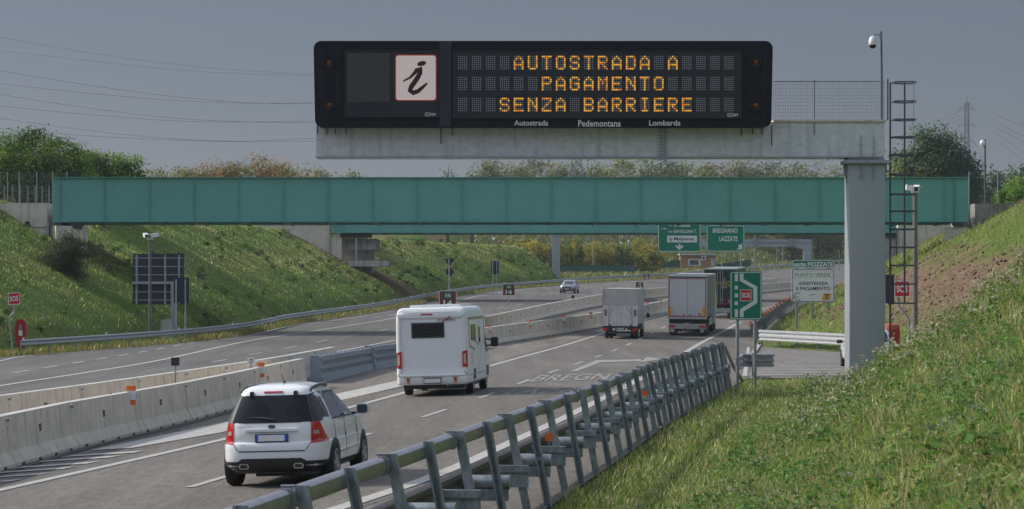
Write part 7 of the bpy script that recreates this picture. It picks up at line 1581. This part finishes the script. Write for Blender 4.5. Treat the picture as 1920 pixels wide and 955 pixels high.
green_fence(1197, 1276, 496, 487, 513, 509, 468., 'green panel fence running left from the orange-tan hut'); green_fence(1343, 1408, 496, 486, 507, 503, 474., 'green panel fence running right from the orange-tan hut')
green_fence(930, 1190, 500, 497, 524, 516, 430., 'dark green picket fence at the foot of the yellow thicket')
def no_entry():
    Y = 440.; x = fx(1190, Y); gz = float(terrain(x, Y, False)); t = thing('no_entry_sign', 'small red no-entry sign with white bar at the end of the thicket', 'road sign', (x, Y, gz)); lz = lambda py: W(0, py, Y).z-gz
    b = MB(); b.lathe([(.36, -.03), (.36, 0)], 'y', 20, (0, 0, lz(498.5))); d = b.build('disc', REDB, t); b = MB(); b.box(-.25, .25, -.04, -.031, lz(498.5)-.07, lz(498.5)+.07); b.build('bar', SIGNW, d); b = MB(); b.tube([(0, .05, -.5), (0, .05, lz(488))], .05, 6); b.build('post', STEELP, t)
no_entry()
def far_gantry():
    Y = 400.; x = fx(1042.5, Y); gz = float(terrain(x, Y, False)); t = thing('gantry', 'distant grey gantry with ladder beyond the rear bridge above the oncoming car', 'gantry', (x, Y, gz)); lx = lambda px: fx(px, Y)-x; lz = lambda py: W(0, py, Y).z-gz
    b = MB(); b.box(lx(1035.5), lx(1050), 0, 1.1, -1, lz(443)); b.build('column', GALVP, t); b = MB(); b.box(lx(1033), lx(1240), -.05, 1.15, lz(441)+.0, lz(420)); b.box(lx(1034), lx(1051), -.1, 1.2, lz(443), lz(441.2)); b.build('cross_beam', GALVP, t)
    b = MB()
    for px in (1027.5, 1031): b.box(lx(px)-.03, lx(px)+.03, .4, .46, lz(495), lz(420))
    b.build('ladder_rail', STEELP, t); b = MB(); b.box(lx(1025), lx(1033), .1, .16, -.03, .03); hp = b.build('cage_hoop', STEELP, t)
    for k, py in enumerate((495, 488, 481, 474, 467, 460, 453, 446, 439)):
        c = hp if k == 0 else hp.copy()
        if k: COL.objects.link(c)
        c.location = (0, 0, lz(py))
    b = MB(); b.box(lx(1027), lx(1038), -.8, -.05, -.6, lz(514)); tag(b.build('cabinet', SIGNW), 'white cabinet at the foot of the distant gantry', 'cabinet').location = (x, Y, gz)
far_gantry()
Y = 470.; x = fx(1573.5, Y); gz = W(0, 500, Y).z; t = thing('round_sign', 'tiny dark round sign back on a post near the grey column', 'road sign', (x, Y, gz)); b = MB(); b.lathe([(.42, -.03), (.42, 0)], 'y', 18, (0, 0, W(0, 463.5, Y).z-gz)); b.build('disc', NAVY, t); b = MB(); b.tube([(0, .05, -3), (0, .05, W(0, 461, Y).z-gz)], .06, 6); b.build('post', STEELP, t)

# ------------------------------------------------------------------ air
def haze(density):
    me = bpy.data.meshes.new('haze'); b = MB(); b.box(-1500, 1500, -60, 2600, -8, 110); o = b.build('haze', [])
    m = bpy.data.materials.new('haze_air'); m.use_nodes = True; n = m.node_tree.nodes; n.remove(n['Principled BSDF'])
    v = n.new('ShaderNodeVolumePrincipled'); v.inputs['Color'].default_value = (.80, .86, .95, 1); v.inputs['Density'].default_value = density; v.inputs['Anisotropy'].default_value = .2
    m.node_tree.links.new(v.outputs[0], n['Material Output'].inputs['Volume']); o.data.materials.append(m); tag(o, kind='stuff')
HAZE = .00013
if HAZE: haze(HAZE)
